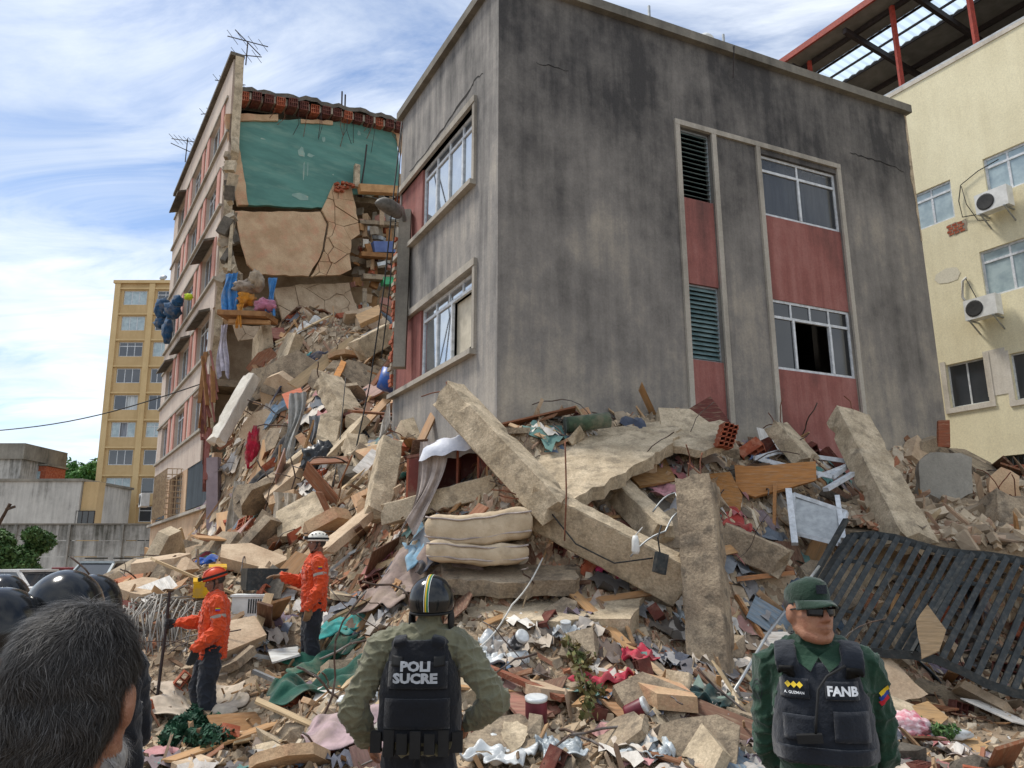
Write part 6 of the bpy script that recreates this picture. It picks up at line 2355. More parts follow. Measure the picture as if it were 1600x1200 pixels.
# paper towel packs / tubs
mat('tub_dark', '2c2c30', '202024', 5, .4, c3='d8d8d8', s3=14, f3=.8)
mat('tub_maroon', '6f2a34', '551f28', 5, .45)
for lb, px, py, r_, h_, m, tilt, az in (
        ('dark printed tub tipped over behind the policeman shoulder', 800, 1020, .075, .24, 'tub_dark', 1.0, .6),
        ('white paper roll beside the dark printed tub', 795, 1044, .08, .2, 'bag_white', 1.5, 2.0),
        ('maroon carton tub with white top standing in the foreground', 838, 1140, .10, .22, 'tub_maroon', .15, 0),
        ('white jar at the back of the foreground heap', 884, 1000, .06, .14, 'bag_white', .3, 0),
        ('maroon tub lying by the crushed can', 980, 1128, .08, .2, 'tub_maroon', 1.1, 1.2)):
    p = hit(px, py)
    t = thing('tub', lb, 'container', p)
    M_ = Matrix.Rotation(az, 3, 'Z') @ Matrix.Rotation(tilt, 3, 'X')
    c = Vector(p) + Vector((0, 0, .06))
    MB().lathe([(r_ * .96, 0), (r_, .02), (r_, h_ * .9), (r_ * .93, h_)], 18, c, M_).build('body', m, t, smooth=True)
    MB().lathe([(r_ * 1.03, h_ * .9), (r_ * 1.05, h_ * 1.04), (r_ * .8, h_ * 1.06)], 18, c, M_).build('lid', 'bag_white', t, smooth=True)
# white vented crate between the rescuers
p = hit(388, 968)
cr_ = thing('white_crate', 'white plastic crate with slotted side between the two rescuers', 'crate', p)
fc = Frame(p + np.array([-.22, -.1, 0]), 82)
fc.N = fc.N if fc.N[1] < 0 else -fc.N
zb = p[2] + .02
MB().fbox(fc, 0, .42, zb, zb + .30, -.34, -.03).build('body', 'plastic_white', cr_)
MB().fbox(fc, -.02, .44, zb + .28, zb + .31, -.36, 0).build('rim', 'plastic_white', cr_)
for k in range(6):
    MB().fbox(fc, .22 + k * .032, .238 + k * .032, zb + .06, zb + .25, -.028, -.022).build('slot', 'ac_grille', cr_)
pmx('d8a81e')
for lb, px, py in (('yellow crate behind the left orange rescuer, upper one', 338, 912), ('yellow crate behind the left orange rescuer, lower one', 315, 938)):
    p = hit(px, py)
    t = thing('yellow_crate', lb, 'crate', p)
    MB().box(Vector(p) + Vector((0, 0, .14)), (.24, .22, .2), Matrix.Rotation(.4, 3, 'Z') @ Matrix.Rotation(.2, 3, 'X')).build('body', 'plastic_d8a81e', t)
    MB().box(Vector(p) + Vector((0, 0, .25)), (.26, .24, .03), Matrix.Rotation(.4, 3, 'Z') @ Matrix.Rotation(.2, 3, 'X')).build('rim', 'plastic_d8a81e', t)
# blue and yellow tarpaulin bits at the foot of the tall block
for lb, px, py, w_, h in (('yellow cloth at the foot of the tall block behind the left rescuer', 343, 882, .45, 'e0cc1a'), ('blue cloth at the foot of the tall block', 352, 893, .8, '2f5aa8'), ('maroon cloth beside the blue one at the foot of the tall block', 345, 878, .9, '6f2430'),
                          ('green strip of cloth at the torn foot of the tall block', 372, 868, 1.2, '1f6a4c')):
    p = hit(px, py)
    drape('ground_cloth', lb, p, w_, w_ * .7, .3, cm(h), fold=.08, seed=px)
bx = thing('black_crate', 'black open box on the rubble left of the pointing rescuer', 'box', hit(412, 922))
pb = Vector(hit(412, 922))
for dx, dy, sx, sy in ((-.28, 0, .03, .5), (.28, 0, .03, .5), (0, -.25, .56, .03), (0, .25, .56, .03)):
    MB().box(pb + Matrix.Rotation(.5, 3, 'Z') @ Vector((dx, dy, .16)), (sx, sy, .3), Matrix.Rotation(.5, 3, 'Z')).build('side', 'steel_black', bx)

# ---- blue bucket, loudspeaker-like box, black bag in the cascade
p = hit(600, 600)
t = thing('blue_bucket', 'blue bucket lying by the red wall end of the grey building', 'bucket', at(600, 597, 17.4))
MB().lathe([(.2, 0), (.27, .5), (.25, .5), (.18, .03)], 18, at(600, 610, 17.4), Matrix.Rotation(.4, 3, 'Y')).build('body', pmx('2b5aa8'), t, smooth=True)
p = hit(502, 735)
blob('black_bag', 'black rubbish bag low in the middle of the cascade', p + np.array([0, 0, .2]), (.4, .35, .4), mat('bag_black', '26282a', '1b1c1e', 4, .35, .01, 12), 'bag', seed=8, amp=.3)
p = hit(395, 722)
blob('red_garment', 'bright red garment hanging at the foot of the cascade by the black clothes', p + np.array([0, 0, .3]), (.2, .2, .55), cm('b81f3a'), 'garment', seed=9, amp=.4, flat=1)

# ---- bent steel window grilles at the left
gr = thing('steel_grille', 'tangle of bent grey steel window grilles left of the orange rescuer', 'grille', hit(245, 985))
mat('wire_grey', '9a958c', '7d7870', 9, .65, c3='6a5548', s3=6, f3=.5)
for i in range(58):
    px = 188 + i * 1.75
    p0 = hit(px + RD.uniform(-8, 8), 1010 + RD.uniform(-12, 20))
    top = at(px + 14 + RD.uniform(-12, 12), 930 + abs(i - 26) * .5 + RD.uniform(-4, 10), p0[1] + .6)
    mid_ = (p0 + top) / 2 + np.array([RD.uniform(-.12, .12), -.1, RD.uniform(.0, .15)])
    MB().tube([p0, mid_, top, top + np.array([RD.uniform(.05, .2), .1, RD.uniform(-.15, .02)])], .009, 5).build('rod', 'wire_grey', gr, smooth=True)
for k in range(5):
    P = []
    for i in range(12):
        px = 190 + i * 9.5
        q = hit(px, 995 - k * 16)
        P.append(q + np.array([0, -.03, .08 + .06 * math.sin(i * .9 + k)]))
    MB().tube(P, .011, 5).build('rod', 'wire_grey', gr, smooth=True)
for lb, pts in (('bent aluminium rail lying before the left rescuer', [(395, 1068), (420, 1078), (455, 1095)]), ('aluminium strip across the litter behind the left rescuer legs', [(362, 1045), (400, 1042), (440, 1050)]),
                ('long pale pipe beside the pointing rescuer', [(515, 905), (545, 880), (560, 872)])):
    P = [hit(*q) + np.array([0, 0, .12]) for q in pts]
    mb = MB()
    for i in range(len(P) - 1):
        mb.bar(P[i], P[i + 1], .05, .04)
    tag(mb.build('metal_rail', 'galvanised'), lb, 'rail')

# ---- black sliding gate
gate = thing('sliding_gate', 'black steel slatted gate fallen against the heap behind the officer', 'gate', at(1420, 1050, 10.2))
GA, GB_, GC, GD = [Vector(v) for v in (at(1330, 838, 10.9), at(1700, 892, 9.7), at(1625, 1085, 9.2), at(1235, 992, 9.9))]


def gp_(s, t, d=0.0):
    q = GA.lerp(GB_, s).lerp(GD.lerp(GC, s), t)
    n = (GB_ - GA).cross(GD - GA).normalized()
    if n.y > 0:
        n = -n
    bend = .16 * math.sin(math.pi * s * 1.1) * (1 - .4 * t) + .05 * math.sin(s * 9 + t * 3)
    return q + n * (d + bend) + Vector((0, 0, -.10 * math.sin(math.pi * s) * (1 - t) + .03 * math.sin(s * 13)))


for (s0, t0, s1, t1, w_, h_) in ((0, 0, 1, 0, .07, .10), (0, .30, 1, .30, .05, .05), (0, .72, 1, .74, .04, .04), (0, 1, 1, 1, .07, .10), (0, 0, 0, 1, .10, .07), (1, 0, 1, 1, .1, .07), (.52, .02, .50, 1, .09, .07)):
    mb = MB()
    for k in range(10):
        f0, f1 = k / 10, (k + 1.04) / 10
        mb.bar(gp_(s0 + (s1 - s0) * f0, t0 + (t1 - t0) * f0), gp_(s0 + (s1 - s0) * f1, t0 + (t1 - t0) * f1), w_, h_)
    mb.build('rail', 'steel_black', gate)
for i in range(21):
    s = (i + .6) / 21.5
    mb = MB()
    sk = RD.uniform(-.006, .006)
    for k in range(5):
        f0, f1 = .01 + .98 * k / 5, .01 + .98 * (k + 1.01) / 5
        mb.bar(gp_(s - (.01 + sk) * f0, f0, .03), gp_(s - (.01 + sk) * f1, f1, .03), .07, .035, up=(0, -1, .3))
    mb.build('slat', 'steel_black', gate)
MB().bar(at(1322, 812, 10.8), at(1270, 905, 10.2), .07, .05).build('bent_rail', 'steel_black', gate)
cb = slab('cardboard_sheet', 'brown cardboard sheet caught on the slats of the fallen gate', [(1432, 970, 9.35), (1450, 945, 9.5), (1478, 985, 9.3), (1468, 1015, 9.1), (1440, 1030, 9.05)], .01, wm('8d7658'), 'cardboard', amp=.01)
slab('cardboard_sheet', 'grey cardboard flap hanging behind the fallen gate slats', [(1405, 960, 9.9), (1430, 950, 9.9), (1440, 985, 9.7), (1420, 1010, 9.6)], .01, wm('7a6f60'), 'cardboard', amp=.01)
# ---- hanging column with bricks, lamp head
hc = thing('street_lamp', 'broken street lamp with a cobra head beside the red wall end of the grey building', 'street lamp', at(626, 575, 15.2))
a, b = at(634, 330, 15.6), at(624, 575, 15.4)
MB().bar(a, b, .26, .2, up=(0, 1, 0)).build('post', 'coping_concrete', hc)
P = [at(632, 345, 15.5), at(628, 325, 15.3), at(612, 316, 14.9), at(592, 318, 14.6)]
MB().tube(P, [.05, .05, .06, .06], 8).build('arm', 'galvanised', hc, smooth=True)
mb = MB()
hv = []
c0_, c1_ = Vector(at(624, 338, 15.2)), Vector(at(587, 318, 14.5))
rr = []
for i in range(9):
    t_ = i / 8
    k = math.sin(math.pi * min(max(t_ * .9 + .1, 0), 1)) ** .6
    rr.append(max(.03, .17 * k))
P = [c0_.lerp(c1_, i / 8) + Vector((0, 0, .10 * math.sin(math.pi * i / 8))) for i in range(9)]
MB().tube(P, rr, 12).build('lamp_head', mat('lamp_grey', '6f6a62', '5a554e', 8, .6, c3='3d3630', s3=9), hc, smooth=True)
bwall = thing('torn_brick_edge', 'ragged strip of bare bricks along the broken end of the grey building', 'brick wall', FL.p(UL1, 5.5, -.1))
for i in range(44):
    z = HL(640, 345)[1] - .2 - i * .092
    if z < HL(640, 590)[1]:
        break
    off = .05 * math.sin(i * 1.7) + RD.uniform(-.04, .04)
    MB().fbox(FL, UL1 + .003, UL1 + .16 + off, z, z + .08, -.20, .06 + RD.uniform(-.03, .02)).build('brick', 'brick_red' if RD.random() < .6 else 'mortar', bwall)
    MB().fbox(FL, UL1 + .003, UL1 + .13, z - .011, z - .001, -.18, .02).build('mortar_joint', 'mortar', bwall)

# ---- cables hanging from the torn edges
def cable(label, pts, r=.012, m='cable_black', sag=0.0, name='hanging_cable'):
    P = []
    for i in range(len(pts) - 1):
        a, b = np.array(pts[i]), np.array(pts[i + 1])
        for k in range(6):
            t = k / 6
            q = a + (b - a) * t
            q[2] -= sag * math.sin(math.pi * t)
            P.append(q)
    P.append(np.array(pts[-1]))
    return tag(MB().tube(P, r, 5).build(name, m, smooth=True), label, 'cable')


cable('black cable dangling from the roof edge past the street lamp into the cascade', [at(628, 190, 15.8), at(612, 330, 15.0), at(600, 450, 15.0), at(578, 600, 15.5), at(550, 730, 15.2)], .016)
cable('second black cable beside the street lamp post', [at(628, 200, 15.8), at(622, 300, 15.3), at(606, 480, 15.0), at(596, 560, 15.4)], .014)
cable('cable crossing the lower cascade to the pale upright beam', [at(470, 880, 12.6), at(540, 800, 13.2), at(610, 745, 12.4)], .014, sag=.1)
cable('thin wire hanging across the middle of the cascade', [at(540, 590, 18), at(530, 700, 16.2), at(520, 760, 15)], .012)
cable('white rope running from the slabs down to the policeman', [at(848, 872, 9.6), at(800, 945, 9.0), at(745, 1015, 8.5)], .011, 'cable_white', sag=.06)
cable('rusty rod hanging straight down from the large flat slab', [at(883, 690, 9.9), at(885, 770, 9.6), at(882, 845, 9.5)], .011, 'rust')
cable('grey conduit arching behind the officer shoulder', [at(1125, 1115, 8.2), at(1158, 1062, 8.3), at(1200, 990, 8.8), at(1280, 885, 9.8)], .018, 'galvanised')
cable('curled wire loop left of the upright column', [at(985, 870, 9.3), at(1040, 830, 9.3), at(1062, 800, 9.4), at(1055, 770, 9.6), at(1020, 800, 9.5)], .012, 'galvanised', sag=-.05)
cable('wire drooping over the flat beam', [at(860, 800, 9.7), at(900, 850, 9.4), at(960, 880, 9.3), at(1020, 872, 9.3)], .01, 'cable_black')
p = at(1032, 880, 9.2)
sw = thing('hanging_box', 'dark square box hanging on wires left of the upright column', 'box', p)
MB().box(p, (.17, .06, .24), Matrix.Rotation(.5, 3, 'Z') @ Matrix.Rotation(.25, 3, 'Y')).build('case', 'steel_black', sw)
MB().tube([p + np.array([0, 0, .11]), p + np.array([-.02, 0, .3]), p + np.array([.05, .1, .45])], .01, 5).build('wire', 'cable_black', sw)
p = at(993, 850, 9.2)
lt = thing('light_fitting', 'small white light fitting dangling on the flat beam', 'light fitting', p)
MB().lathe([(.03, .1), (.045, .04), (.05, -.08), (.03, -.12)], 12, p).build('body', 'plastic_white', lt, smooth=True)
MB().tube([p + np.array([0, 0, .1]), p + np.array([.1, .05, .2])], .008, 5).build('wire', 'cable_white', lt)

# ---- plants: artificial fir branches, dry vine, bouquet
mat('fir_green', (0.012, 0.05, 0.03), (0.02, 0.075, 0.04), 8, .7, attr=True)
mat('vine_dry', (0.16, 0.12, 0.05), (0.07, 0.09, 0.03), 8, .8, attr=True)


def sprig(name, label, stems, n, size, m, cat, seed, spread=.09):
    """stem lines with leaf-sized faces round them"""
    r = np.random.default_rng(seed)
    t = thing(name, label, cat, stems[0][0])
    mb = MB()
    pts = []
    for st in stems:
        mb.tube(st, .008, 5)
        for i in range(len(st) - 1):
            for k in range(6):
                pts.append(np.array(st[i]) + (np.array(st[i + 1]) - np.array(st[i])) * k / 6)
    mb.build('stem', 'bark', t)
    pts = np.array(pts)
    o = pts.mean(0)
    me = leaf_mesh(pts - o, [spread] * len(pts), n, size, r, 'foliage')
    me.materials.append(MATS[m])
    place('foliage', me, o, t)
    return t


st = []
for (a, b) in (((262, 1172), (300, 1140)), ((262, 1172), (285, 1150)), ((300, 1160), (345, 1150)), ((310, 1170), (352, 1175)), ((300, 1165), (330, 1185)), ((295, 1145), (310, 1130))):
    p, q = hit(*a), hit(*b)
    p[2] += .08
    q[2] += .12
    st.append([p, (p + q) / 2 + np.array([0, 0, .05]), q])
sprig('fir_branches', 'dark green artificial fir branches on the ground before the left rescuer', st, 2600, .035, 'fir_green', 'plant', 70, .10)
st = [[hit(890, 1040) + [0, 0, .25], hit(905, 1075) + [0, 0, .25], hit(915, 1110) + [0, 0, .22], hit(922, 1165) + [0, 0, .2]], [hit(915, 1110) + [0, 0, .2], hit(940, 1120) + [0, 0, .2]], [hit(905, 1075) + [0, 0, .2], hit(925, 1068) + [0, 0, .3]]]
sprig('dry_vine', 'dry leafy vine trailing down the debris right of the policeman', st, 300, .045, 'vine_dry', 'plant', 71, .09)
p = hit(1412, 1152)
bq = thing('bouquet', 'flower bouquet wrapped in white and red net on the ground beside the officer', 'bouquet', p)
mat('net_white', 'd8c4c4', 'c06a78', 12, .7, .004, 60)
blob('wrap', None, p + np.array([0, 0, .1]), (.26, .2, .14), 'net_white', None, seed=3, amp=.25, parent=bq)
blob('sleeve', None, p + np.array([.42, -.12, .05]), (.22, .07, .06), 'bag_white', None, seed=5, amp=.2, parent=bq, sub=3)
for k in range(2):
    q = p + np.array([.22 + k * .12, .1 - k * .28, .08])
    me = leaf_mesh(np.array([[0, 0, 0], [.08, .03, .02], [-.07, .02, .03]]), [.09, .07, .07], 260, .03, np.random.default_rng(80 + k), 'leaves')
    me.materials.append(MATS['leaf_near'])
    place('leaves', me, q, bq)
for k in range(5):
    blob('flower', None, p + np.array([-.05 + k * .05, -.22 + .02 * (k % 2), .04]), (.03, .03, .03), cm('a8202c'), None, seed=k, sub=2, parent=bq, flat=1)

# ---- countable loose pieces over the heap: shared meshes, one object each
def variants(fn, n):
    return [fn(k) for k in range(n)]


def chunk_mesh(k):
    r = random.Random(100 + k)
    bm_ = bmesh.new()
    pts = [Vector((r.uniform(-.5, .5), r.uniform(-.5, .5), r.uniform(-.5, .5) * .45)) for _ in range(14)]
    for p in pts:
        bm_.verts.new(p)
    res = bmesh.ops.convex_hull(bm_, input=bm_.verts)
    bmesh.ops.delete(bm_, geom=[v for v in bm_.verts if not v.link_faces], context='VERTS')
    me = bpy.data.meshes.new('chunk')
    bm_.to_mesh(me)
    bm_.free()
    return me


def slabm(k):
    r = random.Random(200 + k)
    n = r.randint(5, 8)
    P = []
    for i in range(n):
        a = 2 * math.pi * (i + r.uniform(-.3, .3)) / n
        P.append(Vector((math.cos(a) * .5 * r.uniform(.7, 1.1), math.sin(a) * .38 * r.uniform(.7, 1.1), .0)))
    return MB().prism(P, (0.01, .02, .11 + .05 * r.random())).mesh('slab_piece')


def hollow_mesh(k):
    mb = MB()
    W, H_, L_ = .30, .20, .15
    t_ = .012
    for i in range(4):
        x = -W / 2 + (W - t_) * i / 3 + t_ / 2
        mb.box((x, 0, 0), (t_, L_, H_))
    for j in range(3):
        z = -H_ / 2 + (H_ - t_) * j / 2 + t_ / 2
        for i in range(3):
            x0 = -W / 2 + (W - t_) * i / 3 + t_
            x1 = -W / 2 + (W - t_) * (i + 1) / 3
            mb.box(((x0 + x1) / 2, 0, z), (x1 - x0, L_, t_))
    return mb.mesh('hollow_brick')


def board_mesh(k):
    r = random.Random(300 + k)
    mb = MB()
    L_, w_ = 1.0, r.uniform(.06, .2)
    e = [r.uniform(-.06, .06) for _ in range(4)]
    th = .02
    mb.box8([(-.5 + e[0], -w_ / 2, 0), (.5 + e[1], -w_ / 2, 0), (.5 + e[2], w_ / 2, 0), (-.5 + e[3], w_ / 2, 0),
             (-.5 + e[0], -w_ / 2, th), (.5 + e[1], -w_ / 2, th), (.5 + e[2], w_ / 2, th), (-.5 + e[3], w_ / 2, th)])
    return mb.mesh('board')


def sheet_mesh(k):
    r = random.Random(400 + k)
    P = [Vector((-.5, -.35, 0)), Vector((.5 * r.uniform(.6, 1), -.35, 0)), Vector((.5, .35 * r.uniform(.3, 1), 0)), Vector((.1, .35, 0)), Vector((-.5, .3, 0))]
    return MB().prism(P, (0, 0, .018)).mesh('sheet')


LAND = [('the upright battered column', 1105, 900), ('the upper mattress', 752, 825), ('the long pointing beam', 780, 700), ('the large flat slab', 950, 710),
        ('the red-brown dresser', 700, 735), ('the thick leaning column', 1375, 750), ('the fallen gate', 1440, 960), ('the white-helmeted rescuer', 480, 940), ('the left rescuer', 322, 1010),
        ('the policeman', 655, 1080), ('the officer', 1275, 1060), ('the crimson bag', 948, 1078), ('the white foreground bag', 790, 1185), ('the dark tarpaulin', 490, 1080), ('the steel grilles', 245, 965),
        ('the fir branches', 310, 1160), ('the white crate', 388, 955), ('the hanging beige sheet', 435, 830), ('the whitewashed beam', 365, 640), ('the black rubbish bag', 502, 735),
        ('the pale upright beam', 597, 750), ('the street lamp', 625, 450), ('the bouquet', 1412, 1152), ('the orange cupboard panels', 1180, 750), ('the grey wall fragment', 1480, 745),
        ('the column stump', 1570, 830), ('the flat sloping beam', 960, 860), ('the cracked slab layer', 860, 950), ('the bent log', 490, 1160), ('the dry vine', 910, 1100), ('the grey net curtain', 465, 660),
        ('the grey-brown board', 430, 1190), ('the pale blue sheet', 1105, 1170), ('the turquoise cloth', 530, 992), ('the broken window frame', 1275, 810), ('the green roll', 918, 660)]
ORD = ['nearest', 'second', 'third', 'fourth', 'fifth', 'sixth', 'seventh', 'eighth', 'ninth', 'tenth']
MATWORD = {'concrete': 'grey', 'concrete_pale': 'pale', 'plaster_pale': 'cream', 'concrete_dark': 'dark', 'plaster_beige': 'beige', 'brick_red': 'red', 'brick_dark': 'dark red',
           'wood_a67c52': 'tan', 'wood_7c5236': 'brown', 'wood_b98f62': 'light', 'wood_8d5a3c': 'reddish', 'wood_c9b08a': 'pale', 'wood_6a4a38': 'dark',
           'wood_d5d0c8': 'whitish', 'wood_6f7f8c': 'blue-grey', 'wood_a8857a': 'rosy'}


def project(p):
    y, z = p[1], p[2] - CAM_H
    d = CP * y + SP * z
    return 800 + F_PX * p[0] / d, 600 - F_PX * (CP * z - SP * y) / d


def scatter(name, noun, cat, group, meshes, mats, n, smin, smax, seed, tilt=.5, y0=6.4, y1=25.0, power=1.2, lift=.1, reg=None):
    r = np.random.default_rng(seed)
    xy = sample(n, y0, y1, power, seed, reg)
    ms = []
    for me in meshes:
        row = []
        for m in mats:
            c = me.copy()
            c.materials.clear()
            c.materials.append(MATS[m])
            row.append(c)
        ms.append(row)
    keys = {}
    for i in range(n):
        x, y = xy[i]
        mi = int(r.integers(len(mats)))
        me = ms[int(r.integers(len(ms)))][mi]
        f_ = r.uniform()
        s_ = smin * (smax / smin) ** f_ * min(max(y / 9.5, .85), 1.7)
        nrm = hnorm(x, y)
        q = nrm.to_track_quat('Z', 'Y').to_matrix()
        M_ = q @ Matrix.Rotation(r.uniform(0, 6.28), 3, 'Z') @ Matrix.Rotation(r.normal() * tilt, 3, 'X') @ Matrix.Rotation(r.normal() * tilt, 3, 'Y')
        z = float(hf(x, y)) + lift * s_
        u, v = project((x, y, z))
        if not (-20 < u < 1620 and v < 1215):
            continue
        o = bpy.data.objects.new(name, me)
        o.matrix_basis = Matrix.Translation((x, y, z)) @ M_.to_4x4() @ Matrix.Diagonal((s_, s_, s_, 1))
        col.objects.link(o)
        tag(o, None, cat, group)
        best = min(LAND, key=lambda a: math.hypot(a[1] - u, a[2] - v))
        du, dv = u - best[1], v - best[2]
        rel = ('right of' if du > 0 else 'left of') if abs(du) > abs(dv) else ('below' if dv > 0 else 'above')
        keys.setdefault((('small', 'mid-sized', 'large')[min(2, int(f_ * 3))], MATWORD[mats[mi]], rel, best[0]), []).append((math.hypot(du, dv), o))
    for (sz_, mw, rel, ld), lst in keys.items():
        lst.sort(key=lambda a: a[0])
        for k, (_, o) in enumerate(lst):
            pre = '' if len(lst) == 1 else ORD[min(k, 9)] + ' '
            o['label'] = '%s%s %s %s %s %s' % (pre, sz_, mw, noun, rel, ld)


for h in ('a67c52', '7c5236', 'b98f62', '8d5a3c', 'c9b08a', '6a4a38'):
    wm(h)
for h in ('d5d0c8', '6f7f8c', 'a8857a'):
    wm(h)
scatter('concrete_chunk', 'angular concrete chunk', 'concrete chunk', 'loose concrete chunks', variants(chunk_mesh, 7), ['concrete', 'concrete_pale', 'plaster_pale', 'concrete_dark'], 280, .22, .62, 501, .5)
scatter('concrete_fragment', 'flat concrete piece', 'slab piece', 'broken flat slab pieces', variants(slabm, 6), ['concrete_pale', 'concrete', 'plaster_beige', 'plaster_pale'], 170, .4, 1.1, 502, .45, lift=.05)
scatter('hollow_brick', 'hollow clay brick', 'brick', 'loose hollow bricks', variants(hollow_mesh, 1), ['brick_red', 'brick_dark'], 130, .7, 1.1, 503, .8, lift=.08)
scatter('loose_board', 'loose wooden board', 'board', 'loose wooden boards', variants(board_mesh, 7), ['wood_a67c52', 'wood_7c5236', 'wood_b98f62', 'wood_8d5a3c', 'wood_c9b08a', 'wood_6a4a38'], 260, .5, 1.5, 504, .28, lift=.06)
scatter('furniture_scrap', 'furniture scrap', 'panel', 'broken furniture panels', variants(sheet_mesh, 6), ['wood_a67c52', 'wood_8d5a3c', 'wood_d5d0c8', 'wood_6f7f8c', 'wood_a8857a', 'wood_6a4a38'], 110, .35, .9, 505, .4, lift=.1)


def cascade_zone(x, y, z):
    return (y > 13.2) & (x < -.8)


scatter('concrete_fragment', 'broken wall slab', 'slab piece', 'broken flat slab pieces', variants(slabm, 6), ['concrete_pale', 'plaster_pale', 'plaster_beige', 'concrete'], 75, .6, 1.15, 512, .6, y0=13.2, y1=24.5, power=.3, lift=.12, reg=cascade_zone)
scatter('loose_board', 'splintered long plank', 'board', 'loose wooden boards', variants(board_mesh, 7), ['wood_b98f62', 'wood_c9b08a', 'wood_a67c52', 'wood_8d5a3c'], 40, .9, 1.6, 514, .5, y0=13.2, y1=24.5, power=.3, lift=.12, reg=cascade_zone)
# ================================================================ people
from mathutils.bvhtree import BVHTree
V3 = Vector
DG = bpy.context.evaluated_depsgraph_get
mat('skin_tan', 'a87a60', '8f634c', 14, .5, .0025, 160, c3='8a5240', s3=22, f3=.5, coord='obj', speck=.12)
mat('skin_dark', '7d5644', '6a4839', 9, .55, coord='obj')


def fabric(name, h, k=.7, rough=.9, bump=.010, bs=20, sc_=7):
    c = lin(h)
    return mat(name, c, tuple(x * k for x in c), sc_, rough, bump, bs, coord='obj', sheen=.2)


fabric('jacket_orange', 'd0491c', .78)
fabric('trousers_navy', '23262e', .6)
fabric('shirt_olive', '72705a', .78)
fabric('vest_navy', '0e1119', .7)
fabric('uniform_green', '1d3d2c', .7)
fabric('vest_black', '1b2029', .75)
fabric('cap_green', '1c3527', .75)
fabric('glove_black', '2a2a2a', .6)
fabric('glove_tan', '7d5f42', .7)
fabric('jacket_dark', '14171c', .7)
mat('helmet_gloss', (.006, .007, .008), (.010, .011, .012), 3, .16, spec=.45, coord='obj')
mat('helmet_orange', 'd2431c', 'b83a18', 5, .4, coord='obj')
mat('helmet_white', 'e0ddd2', 'cfcabd', 5, .45, coord='obj', c3='9a917c', s3=6, f3=.4)
mat('stripe_yellow', 'd8b82a', 'c8a822', 6, .4)
mat('stripe_green', '2f8f5a', '277a4c', 6, .4)
mat('stripe_white', 'd8d8d4', 'c4c4c0', 6, .45)
mat('print_grey', 'b4b7bb', 'a5a8ac', 9, .8)
mat('print_white', 'e6e8ea', 'd8dadc', 9, .7)
mat('flag_yellow', 'd0b020', 'c0a01c', 9, .8)
mat('flag_blue', '26408f', '203878', 9, .8)
mat('flag_red', 'b0202c', '981c26', 9, .8)
mat('reflective_grey', 'a39a90', '8d857c', 9, .5)
mat('rubber_black', '161616', '1e1e1e', 9, .7)
mat('lens_dark', (.008, .006, .006), (.012, .009, .009), 3, .12, spec=.25)
mat('hair_dark', (.022, .020, .018), (.05, .046, .042), 25, .5, coord='obj')
mat('hair_white', 'b9b4ac', '8d8880', 40, .6, coord='obj')
mat('eye_white', 'd8d4cc', 'c8c4bc', 5, .3)


def limb(mb, pts, rs, n=14):
    pts = [V3(p) for p in pts]
    a, b = (pts[0] - pts[1]).normalized(), (pts[-1] - pts[-2]).normalized()
    P = [pts[0] + a * rs[0] * .95, pts[0] + a * rs[0] * .7] + pts + [pts[-1] + b * rs[-1] * .7, pts[-1] + b * rs[-1] * .95]
    Rr = [rs[0] * .25, rs[0] * .7] + list(rs) + [rs[-1] * .7, rs[-1] * .25]
    mb.tube(P, Rr, n)


def ell(mb, c, r, rot=None, n=16, m=10):
    vs, fs = [], []
    c = V3(c)
    for i in range(m + 1):
        th = math.pi * i / m
        for k in range(n):
            a = 2 * math.pi * k / n
            q = V3((r[0] * math.sin(th) * math.cos(a), r[1] * math.sin(th) * math.sin(a), r[2] * math.cos(th)))
            vs.append(c + (rot @ q if rot is not None else q))
    for i in range(m):
        for k in range(n):
            fs.append((i * n + k, (i + 1) * n + k, (i + 1) * n + (k + 1) % n, i * n + (k + 1) % n))
    mb.add(vs, fs)


def loft(mb, rings, n=24, pw=2.4):
    """rings: (centre, rx, ry) superellipses stacked upwards"""
    vs, fs = [], []
    for c, rx, ry in rings:
        for k in range(n):
            a = 2 * math.pi * k / n
            ca, sa = math.cos(a), math.sin(a)
            vs.append(V3(c) + V3((math.copysign(abs(ca) ** (2 / pw), ca) * rx, math.copysign(abs(sa) ** (2 / pw), sa) * ry, 0)))
    for i in range(len(rings) - 1):
        for k in range(n):
            fs.append((i * n + k, i * n + (k + 1) % n, (i + 1) * n + (k + 1) % n, (i + 1) * n + k))
    fs += [tuple(range(n - 1, -1, -1)), tuple((len(rings) - 1) * n + k for k in range(n))]
    mb.add(vs, fs)


